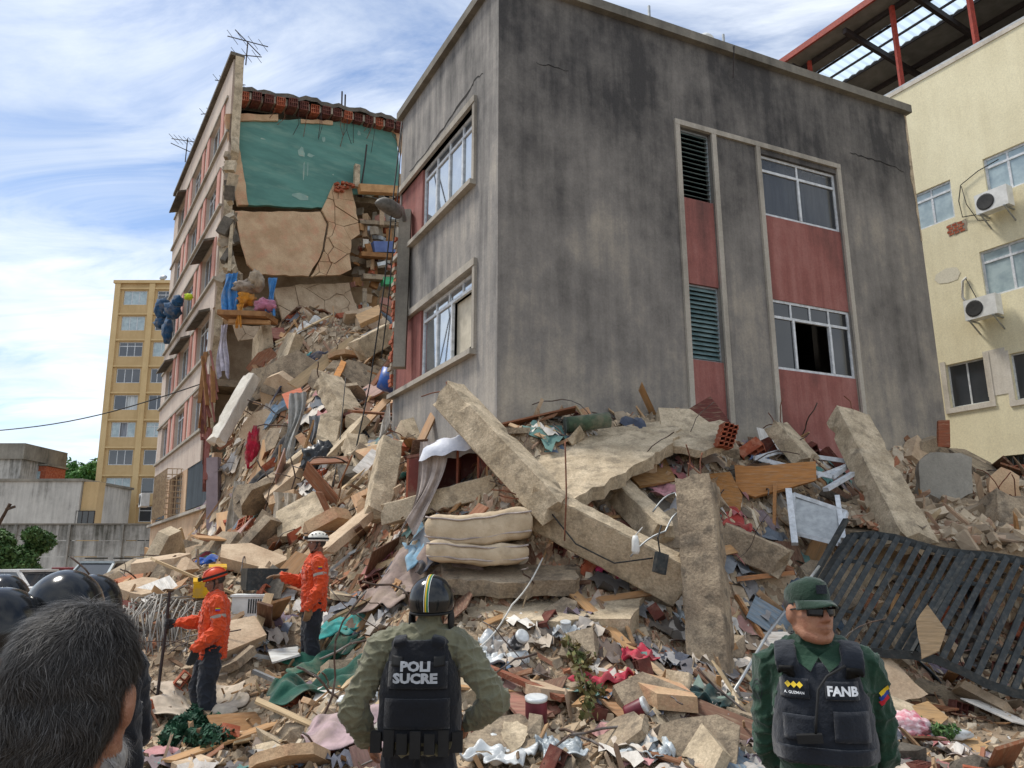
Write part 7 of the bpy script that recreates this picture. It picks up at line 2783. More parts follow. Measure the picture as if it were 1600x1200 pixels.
def fuse(mb, voxel=.008, smooth=4, folds=0.0, ff=11.0, seed=0.0, droop=1.0):
    """weld overlapping volumes into one continuous skin; optional cloth folds"""
    me = mb.mesh('tmp')
    b = bmesh.new()
    b.from_mesh(me)
    bmesh.ops.recalc_face_normals(b, faces=b.faces)
    b.to_mesh(me)
    b.free()
    o = bpy.data.objects.new('tmp', me)
    col.objects.link(o)
    r = o.modifiers.new('r', 'REMESH')
    r.mode = 'VOXEL'
    r.voxel_size = voxel
    s_ = o.modifiers.new('s', 'SMOOTH')
    s_.iterations = smooth
    s_.factor = .5
    ev = o.evaluated_get(DG())
    out = bpy.data.meshes.new_from_object(ev)
    bpy.data.objects.remove(o)
    bpy.data.meshes.remove(me)
    if folds:
        n = len(out.vertices)
        nr = [v.normal.copy() for v in out.vertices]
        for v, q in zip(out.vertices, nr):
            p = v.co
            wv = mnoise.noise(V3((p.x * 5 + seed, p.y * 5, p.z * 5))) * .8
            n1 = mnoise.noise(V3((p.x * ff * .8 + seed + wv, p.y * ff * .8, p.z * ff * 1.5 + wv)))
            n2 = mnoise.noise(V3((p.x * ff * 1.3 - wv, p.y * ff * 1.3 + seed, p.z * ff * .8 + p.x * ff * .9)))
            f = (1 - abs(n1)) ** 5 * 1.1 + (1 - abs(n2)) ** 6 * .8 - .55 + .5 * mnoise.noise(V3((p.x * ff * .5, p.y * ff * .5 + seed, p.z * ff * .5)))
            v.co = p + q * f * folds
    out.polygons.foreach_set('use_smooth', [True] * len(out.polygons))
    return out


def child(name, me, m, parent):
    me.materials.clear()
    me.materials.append(MATS[m] if isinstance(m, str) else m)
    o = bpy.data.objects.new(name, me)
    col.objects.link(o)
    o.parent = parent
    return o


def cmb(name, mb, m, parent, smooth=False):
    me = mb.mesh(name, smooth)
    b = bmesh.new()
    b.from_mesh(me)
    bmesh.ops.recalc_face_normals(b, faces=b.faces)
    b.to_mesh(me)
    b.free()
    return child(name, me, m, parent)


def bvh(me):
    return BVHTree.FromPolygons([v.co for v in me.vertices], [p.vertices for p in me.polygons])


def drape_on(mb, tree, direction, off=.004):
    """push a flat patch onto a surface along direction"""
    d = V3(direction).normalized()
    out = []
    for v in mb.v:
        h = tree.ray_cast(V3(v) - d * 1.0, d)
        q = h[0] if h[0] is not None else V3(v)
        out.append(tuple(q - d * off))
    mb.v = out
    return mb


def patch(u0, u1, z0, z1, axis, n=6, y=0.0, rot=0.0, c=None):
    """flat grid in x-z (axis 'y') before draping"""
    P = []
    cu, cz = (u0 + u1) / 2, (z0 + z1) / 2
    for i in range(n + 1):
        row = []
        for j in range(n + 1):
            u, z = u0 + (u1 - u0) * i / n - cu, z0 + (z1 - z0) * j / n - cz
            u, z = u * math.cos(rot) - z * math.sin(rot), u * math.sin(rot) + z * math.cos(rot)
            row.append((u + cu, y, z + cz) if axis == 'y' else (y, u + cu, z + cz))
        P.append(row)
    return MB().grid(P)


def text_mb(s, size, weight=.0, align='CENTER', spacing=1.0, sx=1.0):
    cu = bpy.data.curves.new('lettering', 'FONT')
    cu.body = s
    cu.size = size
    cu.align_x = align
    cu.offset = weight
    cu.space_line = .8
    cu.space_character = spacing
    cu.resolution_u = 2
    o = bpy.data.objects.new('tmp', cu)
    col.objects.link(o)
    me = bpy.data.meshes.new_from_object(o.evaluated_get(DG()))
    bpy.data.objects.remove(o)
    b = bmesh.new()
    b.from_mesh(me)
    bmesh.ops.triangulate(b, faces=b.faces)
    bmesh.ops.subdivide_edges(b, edges=[e_ for e_ in b.edges if e_.calc_length() > size * .35], cuts=1)
    bmesh.ops.triangulate(b, faces=b.faces)
    mb = MB()
    b.verts.ensure_lookup_table()
    mb.v = [(v.co.x * sx, v.co.y, 0) for v in b.verts]
    mb.f = [tuple(v.index for v in f.verts) for f in b.faces]
    b.free()
    return mb


def head_geo(mb, c, rot):
    """skull, face, ears and neck; face towards local +Y"""
    def P(x, y, z):
        return V3(c) + rot @ V3((x, y, z))
    ell(mb, P(0, -.012, .035), (.076, .097, .090), rot)
    ell(mb, P(0, .022, -.030), (.066, .076, .088), rot)
    ell(mb, P(0, .060, -.092), (.030, .030, .026), rot)
    for s in (-1, 1):
        limb(mb, [P(s * .052, -.005, -.052), P(s * .042, .035, -.082), P(s * .014, .064, -.094)], [.024, .025, .024], 12)
    for s in (-1, 1):
        ell(mb, P(s * .038, .058, -.016), (.022, .020, .020), rot)
        ell(mb, P(s * .077, -.008, -.008), (.011, .022, .033), rot @ Matrix.Rotation(s * .35, 3, 'Z'))
        ell(mb, P(s * .011, .104, -.030), (.010, .011, .009), rot)
    limb(mb, [P(0, .088, .018), P(0, .104, -.008), P(0, .112, -.026)], [.009, .011, .013], 10)
    limb(mb, [P(-.042, .078, .030), P(0, .092, .030), P(.042, .078, .030)], [.011, .012, .011], 10)
    limb(mb, [P(-.024, .086, -.058), P(0, .099, -.054), P(.024, .086, -.058)], [.006, .009, .006], 8)
    limb(mb, [P(-.020, .084, -.068), P(0, .096, -.069), P(.020, .084, -.068)], [.006, .009, .006], 8)


def hand_geo(mb, wrist, d, palm_n, scale=1.0, curl=.5, r_add=0.0, thumb=1):
    """palm with five separate bent fingers; d = pointing direction, palm_n = palm side"""
    d = V3(d).normalized()
    pn = V3(palm_n)
    pn = (pn - d * pn.dot(d)).normalized()
    s = d.cross(pn)
    w = V3(wrist)
    k = scale
    limb(mb, [w - d * .03 * k, w + d * .02 * k], [.028 * k + r_add, .03 * k + r_add], 10)
    for j in range(4):
        o = (j - 1.5) * .019 * k
        limb(mb, [w + s * o * .7, w + d * .085 * k + s * o], [.016 * k + r_add, .014 * k + r_add], 8)
        L_ = (.068, .078, .073, .056)[j] * k
        p0 = w + d * .088 * k + s * o * 1.08
        a1, a2 = curl * .8, curl * 1.9
        p1 = p0 + (d * math.cos(a1) + pn * math.sin(a1)) * L_ * .45
        p2 = p1 + (d * math.cos(a2) + pn * math.sin(a2)) * L_ * .32
        p3 = p2 + (d * math.cos(a2 + curl) + pn * math.sin(a2 + curl)) * L_ * .25
        limb(mb, [p0, p1, p2, p3], [.0098 * k + r_add, .0092 * k + r_add, .0086 * k + r_add, .0075 * k + r_add], 8)
    t0 = w + d * .025 * k + s * thumb * .024 * k
    t1 = t0 + (d * .7 + s * thumb * .6 + pn * .35).normalized() * .038 * k
    t2 = t1 + (d * .8 + s * thumb * .1 + pn * .55).normalized() * .032 * k
    limb(mb, [t0, t1, t2], [.014 * k + r_add, .011 * k + r_add, .009 * k + r_add], 8)


def torso_rings(k, g=0.0, top=True, lean_f=0.0, belly=0.0):
    """(height, half width, half depth); g = extra cloth thickness"""
    base = [(.86, .158, .112), (.92, .172, .122), (1.00, .165, .118 + belly), (1.10, .160, .118 + belly), (1.22, .172, .122 + belly * .5), (1.32, .182, .122), (1.39, .182, .110), (1.43, .150, .092)]
    if top:
        base.append((1.47, .085, .075))
    return [((0, lean_f * (z - .9), z * k), (rx + g) * k, (ry + g) * k) for z, rx, ry in base]


def person(name, label, loc, heading, k, J, head_rot, g, colors, group=None, belly=0.0, hands='bare', lean_f=0.0, head_off=(0, 0, 0)):
    """J: joints in metres, person facing +Y. Returns the Empty and its pieces"""
    t = thing(name, label, 'person', loc, group)
    t.matrix_basis = Matrix.Translation(V3(loc)) @ Matrix.Rotation(heading, 4, 'Z')
    hc = V3((0, lean_f * .72, 1.635 * k)) + V3(head_off)
    mb = MB()
    loft(mb, torso_rings(k, -.026, True, lean_f, belly))
    head_geo(mb, hc, head_rot)
    limb(mb, [hc + head_rot @ V3((0, -.02, -.05)), (0, lean_f * .55 - .02, 1.43 * k)], [.055, .064], 14)
    for s in (0, 1):
        sh, el, wr = [V3(q) for q in J['arm'][s]]
        limb(mb, [sh, sh.lerp(el, .45), el], [.048, .044, .037])
        limb(mb, [el, el.lerp(wr, .35), wr], [.037, .038, .027])
        limb(mb, [(math.copysign(.03, sh.x), sh.y, sh.z + .055), (sh.x * .6, sh.y, sh.z + .022), sh], [.042, .042, .042])
        hp, kn, an, toe = [V3(q) for q in J['leg'][s]]
        limb(mb, [hp, hp.lerp(kn, .4), kn], [.088, .078, .055])
        limb(mb, [kn, kn.lerp(an, .35), an], [.054, .056, .036])
        limb(mb, [an + V3((0, 0, -.03)), toe], [.04, .034], 10)
        d, pn, curl, th = J['hand'][s]
        hand_geo(mb, wr + V3(d).normalized() * .02, d, pn, 1.0, curl, 0, th)
    me = fuse(mb, .0065, 3)
    child('body', me, colors['skin'], t)
    return t, hc


def sleeve(mb, J, s, e=.018):
    sh, el, wr = [V3(q) for q in J['arm'][s]]
    limb(mb, [(math.copysign(.03, sh.x), sh.y, sh.z + .068), (sh.x * .6, sh.y, sh.z + .036), sh], [.052 + e * .6, .054 + e * .6, .052 + e])
    limb(mb, [sh, sh.lerp(el, .45), el], [.058 + e, .052 + e, .045 + e])
    limb(mb, [el, el.lerp(wr, .4), wr], [.047 + e, .047 + e, .034 + e * .8])


def trousers(t, J, k, m, e=.022, folds=.008, belly=0, lean_f=0, seed=1.0, top=1.0):
    mb = MB()
    rr = [r_ for r_ in torso_rings(k, .012, False, lean_f, belly) if r_[0][2] <= top * k + .001]
    loft(mb, rr)
    for s in (0, 1):
        hp, kn, an, toe = [V3(q) for q in J['leg'][s]]
        limb(mb, [hp + V3((0, 0, .03)), hp.lerp(kn, .45), kn], [.092 + e * .5, .082 + e, .064 + e])
        limb(mb, [kn, kn.lerp(an, .4), an + V3((0, 0, .02))], [.064 + e, .062 + e, .052 + e])
    return child('trousers', fuse(mb, .010, 3, folds, 9, seed), m, t)


def boots(t, J, m='rubber_black'):
    for s in (0, 1):
        mb = MB()
        hp, kn, an, toe = [V3(q) for q in J['leg'][s]]
        limb(mb, [an + V3((0, 0, .1)), an + V3((0, 0, -.02))], [.052, .05], 12)
        limb(mb, [an + (an - toe) * .3 + V3((0, 0, -.055)), toe + V3((0, 0, -.012))], [.046, .044], 12)
        child('boot', fuse(mb, .009, 3), m, t)


def straight_legs(k, spread=.11, yaw=0.0, L_=None, R_=None):
    out = []
    for s in (-1, 1):
        out.append([(s * .09 * k, 0, .90 * k), (s * spread * k, .02, .49 * k), (s * (spread + .015) * k, -.01, .09 * k), (s * (spread + .03) * k, .16, .05 * k)])
    return out


# ---------------------------------------------------------------- policeman seen from behind
def police_helmet(t, hc, rot, k=1.0, stripes=True):
    c = hc + rot @ V3((0, -.008, .040))
    mb = MB()
    n, m_ = 32, 16
    vs, fs = [], []
    for i in range(m_ + 1):
        th = (math.pi * .64) * i / m_
        for q in range(n):
            a = 2 * math.pi * q / n
            ex = 1.0
            y = math.sin(a)
            low = 1.0 if y < .25 else 1.0 - .42 * (y - .25) / .75
            tt = th * low
            p = V3((.128 * math.sin(tt) * math.cos(a), .150 * math.sin(tt) * math.sin(a), .142 * math.cos(tt)))
            vs.append(c + rot @ p * k)
    for i in range(m_):
        for q in range(n):
            fs.append((i * n + q, (i + 1) * n + q, (i + 1) * n + (q + 1) % n, i * n + (q + 1) % n))
    mb.add(vs, fs)
    me = mb.mesh('helmet', True)
    h = child('helmet', me, 'helmet_gloss', t)
    sm = h.modifiers.new('thick', 'SOLIDIFY')
    sm.thickness = .006
    # fore-and-aft stripes
    for x0, x1, m in ((-.013, -.009, 'stripe_white'), (-.006, .002, 'stripe_yellow'), (.004, .010, 'stripe_green'), (.012, .015, 'stripe_white')) if stripes else ():
        P = []
        for i in range(28):
            th = -math.pi * .60 + (math.pi * .95) * i / 27
            row = []
            for x in (x0, x1):
                kx = math.sqrt(max(0, 1 - (x / .128) ** 2))
                row.append(c + rot @ (V3((x, .150 * math.sin(th) * kx, .142 * math.cos(th) * kx)) * 1.012 * k))
            P.append(row)
        cmb('stripe', MB().grid(P), m, h, True)
    rim = []
    for q in range(n + 1):
        a = 2 * math.pi * q / n
        y = math.sin(a)
        low = 1.0 if y < .25 else 1.0 - .42 * (y - .25) / .75
        tt = math.pi * .64 * low
        rim.append(c + rot @ V3((.128 * math.sin(tt) * math.cos(a), .150 * math.sin(tt) * math.sin(a), .142 * math.cos(tt))) * k)
    cmb('rim', MB().tube(rim, .007, 6), 'rubber_black', h, True)
    # ear flaps and strap
    for s in (-1, 1):
        mb = MB()
        ell(mb, c + rot @ V3((s * .112, .005, -.105)), (.018, .05, .065), rot)
        cmb('ear_flap', mb, 'rubber_black', h, True)
    return h


def vest(t, k, m, w=.20, d=.165, z0=.98, z1=1.40, belly=0.0):
    mb = MB()
    R_ = [((0, 0, z0 * k), w * k * .97, (d + belly) * k * .98), ((0, 0, (z0 + .06) * k), w * k, (d + belly) * k), ((0, 0, 1.16 * k), w * k * .99, (d + belly) * k), ((0, 0, 1.27 * k), w * k * .93, (d + belly * .5) * k),
          ((0, 0, 1.35 * k), w * k * .80, d * k * .95), ((0, 0, z1 * k), w * k * .72, d * k * .82)]
    loft(mb, R_, 32, 3.0)
    # flat padded shoulder straps
    for s in (-1, 1):
        P = []
        for q in range(11):
            a = math.pi * q / 10
            P.append((math.cos(a) * d * .84 * k, (z1 - .015) * k + math.sin(a) ** .8 * (1.475 - z1) * k))
        for q in range(10):
            (y0, za), (y1, zb) = P[q], P[q + 1]
            x0, x1 = s * .072 * k, s * .142 * k
            mb.box8([(x0, y0, za - .012), (x1, y0, za - .026), (x1, y1, zb - .026), (x0, y1, zb - .012),
                     (x0, y0 * 1.06, za + .014), (x1, y0 * 1.06, za), (x1, y1 * 1.06, zb), (x0, y1 * 1.06, zb + .014)])
    me = fuse(mb, .008, 2, .004, 9, 2.0)
    return child('vest', me, m, t)


POLI_K = 1.0
Jp = dict(arm=[[(-.215, -.01, 1.40), (-.36, -.06, 1.08), (-.30, .10, .90)], [(.215, -.01, 1.40), (.42, -.06, 1.13), (.27, .10, .98)]],
          leg=straight_legs(1.0, .13), hand=[((.25, .35, -.8), (1, 0, 0), .5, 1), ((-.8, .3, -.5), (0, 1, -.2), .5, 1)])
hr = Matrix.Rotation(R(-6), 3, 'Z') @ Matrix.Rotation(R(4), 3, 'X')
YP = 4.42
xp = -.505
poli, hc = person('person', 'policeman seen from behind in a navy vest lettered POLI SUCRE, hands on hips', (xp, YP, -.015), 0, 1.0, Jp, hr, 0, dict(skin='skin_tan'), belly=.02, head_off=(.05, .0, -.03))
mb = MB()
loft(mb, torso_rings(1.0, .016, True, 0, .02))
for s in (0, 1):
    sleeve(mb, Jp, s, .026)
limb(mb, [(.045, -.02, 1.535), (.01, -.01, 1.42)], [.071, .09])
child('shirt', fuse(mb, .007, 1, .015, 13, 3.0), 'shirt_olive', poli)
trousers(poli, Jp, 1.0, 'trousers_navy', belly=.02)
boots(poli, Jp)
vt = vest(poli, 1.0, 'vest_navy', .225, .172, .93, 1.44)
tree_v = bvh(vt.data)
for (a, b, c, e_) in ((-.16, .16, 1.20, 1.335), (-.175, .175, 1.0, 1.15)):
    P = drape_on(patch(a, b, c, e_, 'y', 8), tree_v, (0, 1, 0), .010)
    o = cmb('back_panel', P, 'vest_navy', poli, True)
    o.modifiers.new('t', 'SOLIDIFY').thickness = .008
for s in (-1, 1):
    P = drape_on(patch(s * .115 - .03, s * .115 + .03, 1.345, 1.395, 'y', 5), tree_v, (0, 1, .2), .012)
    o = cmb('buckle', P, 'rubber_black', poli, True)
    o.modifiers.new('t', 'SOLIDIFY').thickness = .01
for a in range(7):
    x = -.18 + a * .06
    cmb('belt_pouch', MB().box((x * 1.2, -.185 + abs(x) * .35, .93), (.055, .05, .10 + .03 * (a % 2))), 'rubber_black', poli)
for txt, z, size, sx in (('POLI', 1.292, .066, 1.2), ('SUCRE', 1.232, .066, 1.2)):
    tm = text_mb(txt, size, .0035, sx=sx)
    tm.v = [(v[0] - .012, 0, v[1] + z) for v in tm.v]
    drape_on(tm, tree_v, (0, 1, 0), .0185)
    child('lettering', tm.mesh('lettering'), 'print_grey', poli)
hm = police_helmet(poli, hc, hr)
lmb = MB()
limb(lmb, [hc + V3((.0, -.06, -.10)), hc + V3((-.01, -.05, -.2))], [.06, .075])


def copy_person(src, loc, heading, label, group, skip=()):
    r = src.copy()
    col.objects.link(r)
    r.matrix_basis = Matrix.Translation(V3(loc)) @ Matrix.Rotation(heading, 4, 'Z')
    r['label'] = label
    r['group'] = group
    for ch in src.children:
        if ch.name.split('.')[0] in skip:
            continue
        c = ch.copy()
        col.objects.link(c)
        c.parent = r
        for g_ in ch.children:
            q = g_.copy()
            col.objects.link(q)
            q.parent = c
    return r


# helmet tops of more policemen at the left: distance from the size of the helmet
Jq = dict(arm=[[(-.20, -.01, 1.40), (-.245, .02, 1.12), (-.12, .2, 1.02)], [(.20, -.01, 1.40), (.245, .02, 1.12), (.12, .2, 1.02)]],
          leg=straight_legs(1.0, .11), hand=[((.7, .4, 0), (0, 1, 0), .5, 1), ((-.7, .4, 0), (0, 1, 0), .5, 1)])
hq = Matrix.Rotation(0, 3, 'Z')


def helmeted(label, loc, heading):
    t, hc_ = person('person', label, loc, heading, 1.0, Jq, hq, 0, dict(skin='skin_tan'), 'helmeted policemen at the left')
    mb = MB()
    loft(mb, torso_rings(1.0, .018, True, 0, .02))
    for s in (0, 1):
        sleeve(mb, Jq, s, .018)
    child('shirt', fuse(mb, .012, 2, .012, 10, 3.0), 'vest_navy', t)
    trousers(t, Jq, 1.0, 'trousers_navy')
    boots(t, Jq)
    police_helmet(t, hc_, hq, stripes=False)
    return t


src = None
for px, py, Y, hd, lb in ((108, 890, 2.75, .5, 'large plain black helmet right above the grey-haired man'), (150, 897, 3.6, .2, 'glossy black helmet just right of the grey-haired man'),
                          (8, 917, 2.55, -.3, 'black helmeted policeman at the left edge beside the grey-haired man'), (8, 897, 3.9, .6, 'black helmet further back at the left edge')):
    q = at(px, py, Y)
    loc = (q[0], Y, q[2] - 1.817)
    if src is None:
        src = helmeted(lb, loc, hd)
    else:
        copy_person(src, loc, hd, lb, 'helmeted policemen at the left')

# ---------------------------------------------------------------- officer facing the camera
KF = 1.07
Jf = dict(arm=[[(-.172, -.01, 1.475), (-.205, -.07, 1.18), (-.12, -.20, 1.0)], [(.172, -.01, 1.475), (.205, -.07, 1.18), (.12, -.20, 1.0)]],
          leg=straight_legs(KF, .13), hand=[((.8, -.1, -.3), (0, -1, 0), .4, 1), ((-.8, -.1, -.3), (0, -1, 0), .4, -1)])
hrf = Matrix.Rotation(R(30), 3, 'Z') @ Matrix.Rotation(R(4), 3, 'X')
YF = 3.02
off, hcf = person('person', 'officer in green uniform, cap and sunglasses with a FANB patch, hands behind his back', (1.165, YF, -.01), math.pi - R(19), KF, Jf, hrf, 0, dict(skin='skin_tan'), belly=.05, head_off=(.015, .035, -.075))
mb = MB()
loft(mb, torso_rings(KF, -.008, True, 0, .05))
for s in (0, 1):
    sleeve(mb, Jf, s, .008)
limb(mb, [(.015, .015, 1.575), (0, -.005, 1.50)], [.069, .095])
child('shirt', fuse(mb, .007, 1, .012, 13, 5.0), 'uniform_green', off)
mb = MB()
for s in (-1, 1):
    mb.box8([(0.0, .108, 1.515), (s * .075, .075, 1.565), (s * .108, .088, 1.52), (s * .032, .142, 1.47),
             (0.0, .118, 1.522), (s * .075, .085, 1.572), (s * .108, .099, 1.527), (s * .032, .152, 1.475)])
cmb('collar', mb, 'uniform_green', off)
trousers(off, Jf, KF, 'uniform_green', belly=.05, seed=4.0)
boots(off, Jf)
vf = vest(off, KF, 'vest_black', .172, .150, 1.09, 1.40, .03)
tf = bvh(vf.data)


def on_vest(u0, u1, z0, z1, m, name, off_=.010, th=.008, rot=0.0, par=None, n=6):
    P = drape_on(patch(u0, u1, z0, z1, 'y', n, rot=rot), tf, (0, -1, 0), off_)
    o = cmb(name, P, m, par or off, True)
    if th:
        o.modifiers.new('t', 'SOLIDIFY').thickness = th
    return o


# local +x is the viewer's left because he faces the camera
def txt_f(s, x, z, size, m, off_, weight=.002, sx=1.0, par=None):
    tm = text_mb(s, size, weight, sx=sx)
    tm.v = [(-v[0] + x, 0, v[1] + z) for v in tm.v]
    drape_on(tm, tf, (0, -1, 0), off_)
    return child('lettering', tm.mesh('lettering'), m, par or off)


fanb = on_vest(-.125, -.012, 1.385, 1.445, 'vest_black', 'name_patch', .012)
txt_f('FANB', -.068, 1.400, .042, 'print_white', .0185, .0018, par=fanb)
rank = on_vest(.045, .143, 1.385, 1.45, 'vest_black', 'rank_patch', .012)
for x in (.074, .094, .114):
    s_ = on_vest(x - .008, x + .008, 1.421, 1.437, 'stripe_yellow', 'rank_star', .0185, 0, R(45), rank, 2)
txt_f('A. GUZMAN', .094, 1.399, .0125, 'print_white', .0185, .0002, par=rank)
on_vest(-.17, .17, 1.175, 1.225, 'vest_black', 'belt', .014, .012, n=10)
on_vest(-.15, -.03, 1.25, 1.35, 'vest_black', 'pouch', .016, .02)
on_vest(.03, .14, 1.25, 1.33, 'vest_black', 'pouch', .016, .02)
for s in (-1, 1):
    for dz in (0, .0):
        P = drape_on(patch(s * .115 - .026, s * .115 + .026, 1.475, 1.515, 'y', 4), tf, (0, -1, .15), .014)
        o = cmb('buckle', P, 'rubber_black', off, True)
        o.modifiers.new('t', 'SOLIDIFY').thickness = .012
# radio microphone and its cord
rm = cmb('radio_microphone', MB().box((.055, .225, 1.262), (.085, .03, .028), Matrix.Rotation(.1, 3, 'Y')), 'rubber_black', off)
P = [(.035, .225, 1.275), (.03, .228, 1.32), (.022, .218, 1.37), (.014, .205, 1.42), (-.02, .19, 1.465), (-.085, .165, 1.50)]
cmb('cord', MB().tube(P, .0045, 6), 'rubber_black', off, True)
# sleeve flag and unit badge
sl = [c for c in off.children if c.name.startswith('shirt')][0]
ts_ = bvh(sl.data)
fl = None
for i, (m, o_) in enumerate((('flag_yellow', .016), ('flag_blue', 0), ('flag_red', -.016))):
    zz = 1.385 + o_
    P = drape_on(patch(-.238, -.190, zz - .0078, zz + .0078, 'y', 4, rot=R(-32), c=None), ts_, (.25, -1, 0), .005)
    for v in range(len(P.v)):
        pass
    cmb('flag_stripe', P, m, off, True)
Q = MB()
for r0, r1 in ((.034, .038), (.02, .023)):
    ring = []
    for q in range(25):
        a = 2 * math.pi * q / 24
        ring.append([(.222 + math.cos(a) * r0 * .6, 0, 1.385 + math.sin(a) * r0), (.222 + math.cos(a) * r1 * .6, 0, 1.385 + math.sin(a) * r1)])
    Q.grid(ring)
drape_on(Q, ts_, (-.2, -1, 0), .004)
cmb('unit_badge', Q, 'vest_black', off, True)
# cap
cc_ = hcf + hrf @ V3((0, -.006, .072))
mb = MB()
n = 32
vs, fs = [], []
prof = [(.083, -.038, 1.0), (.0845, -.018, 1.0), (.083, .004, 1.0), (.076, .025, 1.0), (.060, .039, 1.0), (.034, .046, 1.0), (.005, .048, 1.0)]
for r_, z, _ in prof:
    for q in range(n):
        a = 2 * math.pi * q / n
        vs.append(cc_ + hrf @ V3((r_ * .92 * math.cos(a), r_ * 1.17 * math.sin(a), z + .012 * math.sin(a) * (1 if z > .02 else 0))))
for i in range(len(prof) - 1):
    for q in range(n):
        fs.append((i * n + q, i * n + (q + 1) % n, (i + 1) * n + (q + 1) % n, (i + 1) * n + q))
fs.append(tuple((len(prof) - 1) * n + q for q in range(n)))
mb.add(vs, fs)
cap = cmb('cap', mb, 'cap_green', off, True)
P = []
for i in range(13):
    a = math.pi * (.12 + .76 * i / 12)
    row = []
    for j in range(6):
        e_ = j / 5
        r1 = 1 + e_ * .62 * math.sin(a) ** .8
        row.append(cc_ + hrf @ V3((.081 * math.cos(a) * (1 + .04 * e_), .100 * math.sin(a) * r1, -.030 - .014 * e_ * e_ - .004 * e_ - .018 * abs(math.cos(a)) * e_)))
    P.append(row)
pk = cmb('peak', MB().grid(P), 'cap_green', cap, True)
pk.modifiers.new('t', 'SOLIDIFY').thickness = .004
bd = MB()
bd.grid([[cc_ + hrf @ V3((x, .1055 - .0004 * abs(x) * 100 + (.0 if z < .03 else -.006), z)) for z in (-.008, .008, .024)] for x in (-.022, 0, .022)])
cmb('cap_badge', bd, 'vest_black', cap, True)
# sunglasses
sg = MB()
for s in (-1, 1):
    ring = []
    for i in range(7):
        row = []
        for j in range(5):
            x = s * (.008 + .052 * i / 6)
            z = .012 - .034 * j / 4 * (1 - .12 * (i / 6))
            row.append(hcf + hrf @ V3((x, .106 - .012 * (i / 6) ** 2 * 2.4, z + .004)))
        ring.append(row)
    sg.grid(ring)
gl = cmb('sunglasses', sg, 'lens_dark', off, True)
gl.modifiers.new('t', 'SOLIDIFY').thickness = .003
for s in (-1, 1):
    cmb('temple', MB().tube([hcf + hrf @ V3((s * .060, .078, .012)), hcf + hrf @ V3((s * .077, .03, .012)), hcf + hrf @ V3((s * .08, -.01, .008))], .003, 5), 'rubber_black', gl, True)
cmb('bridge', MB().tube([hcf + hrf @ V3((-.01, .107, .010)), hcf + hrf @ V3((.01, .107, .010))], .003, 5), 'rubber_black', gl, True)
# short hair under the cap
mb = MB()
ell(mb, hcf + hrf @ V3((0, -.022, .030)), (.0785, .090, .074), hrf)
hh = cmb('hair', mb, 'hair_dark', off, True)
# mouth line and brows
cmb('mouth_line', MB().tube([hcf + hrf @ V3((x * .022, .1035 - abs(x) * .012, -.0615 - .002 * x * x)) for x in (-1, -.5, 0, .5, 1)], .0016, 5), 'skin_dark', off, True)


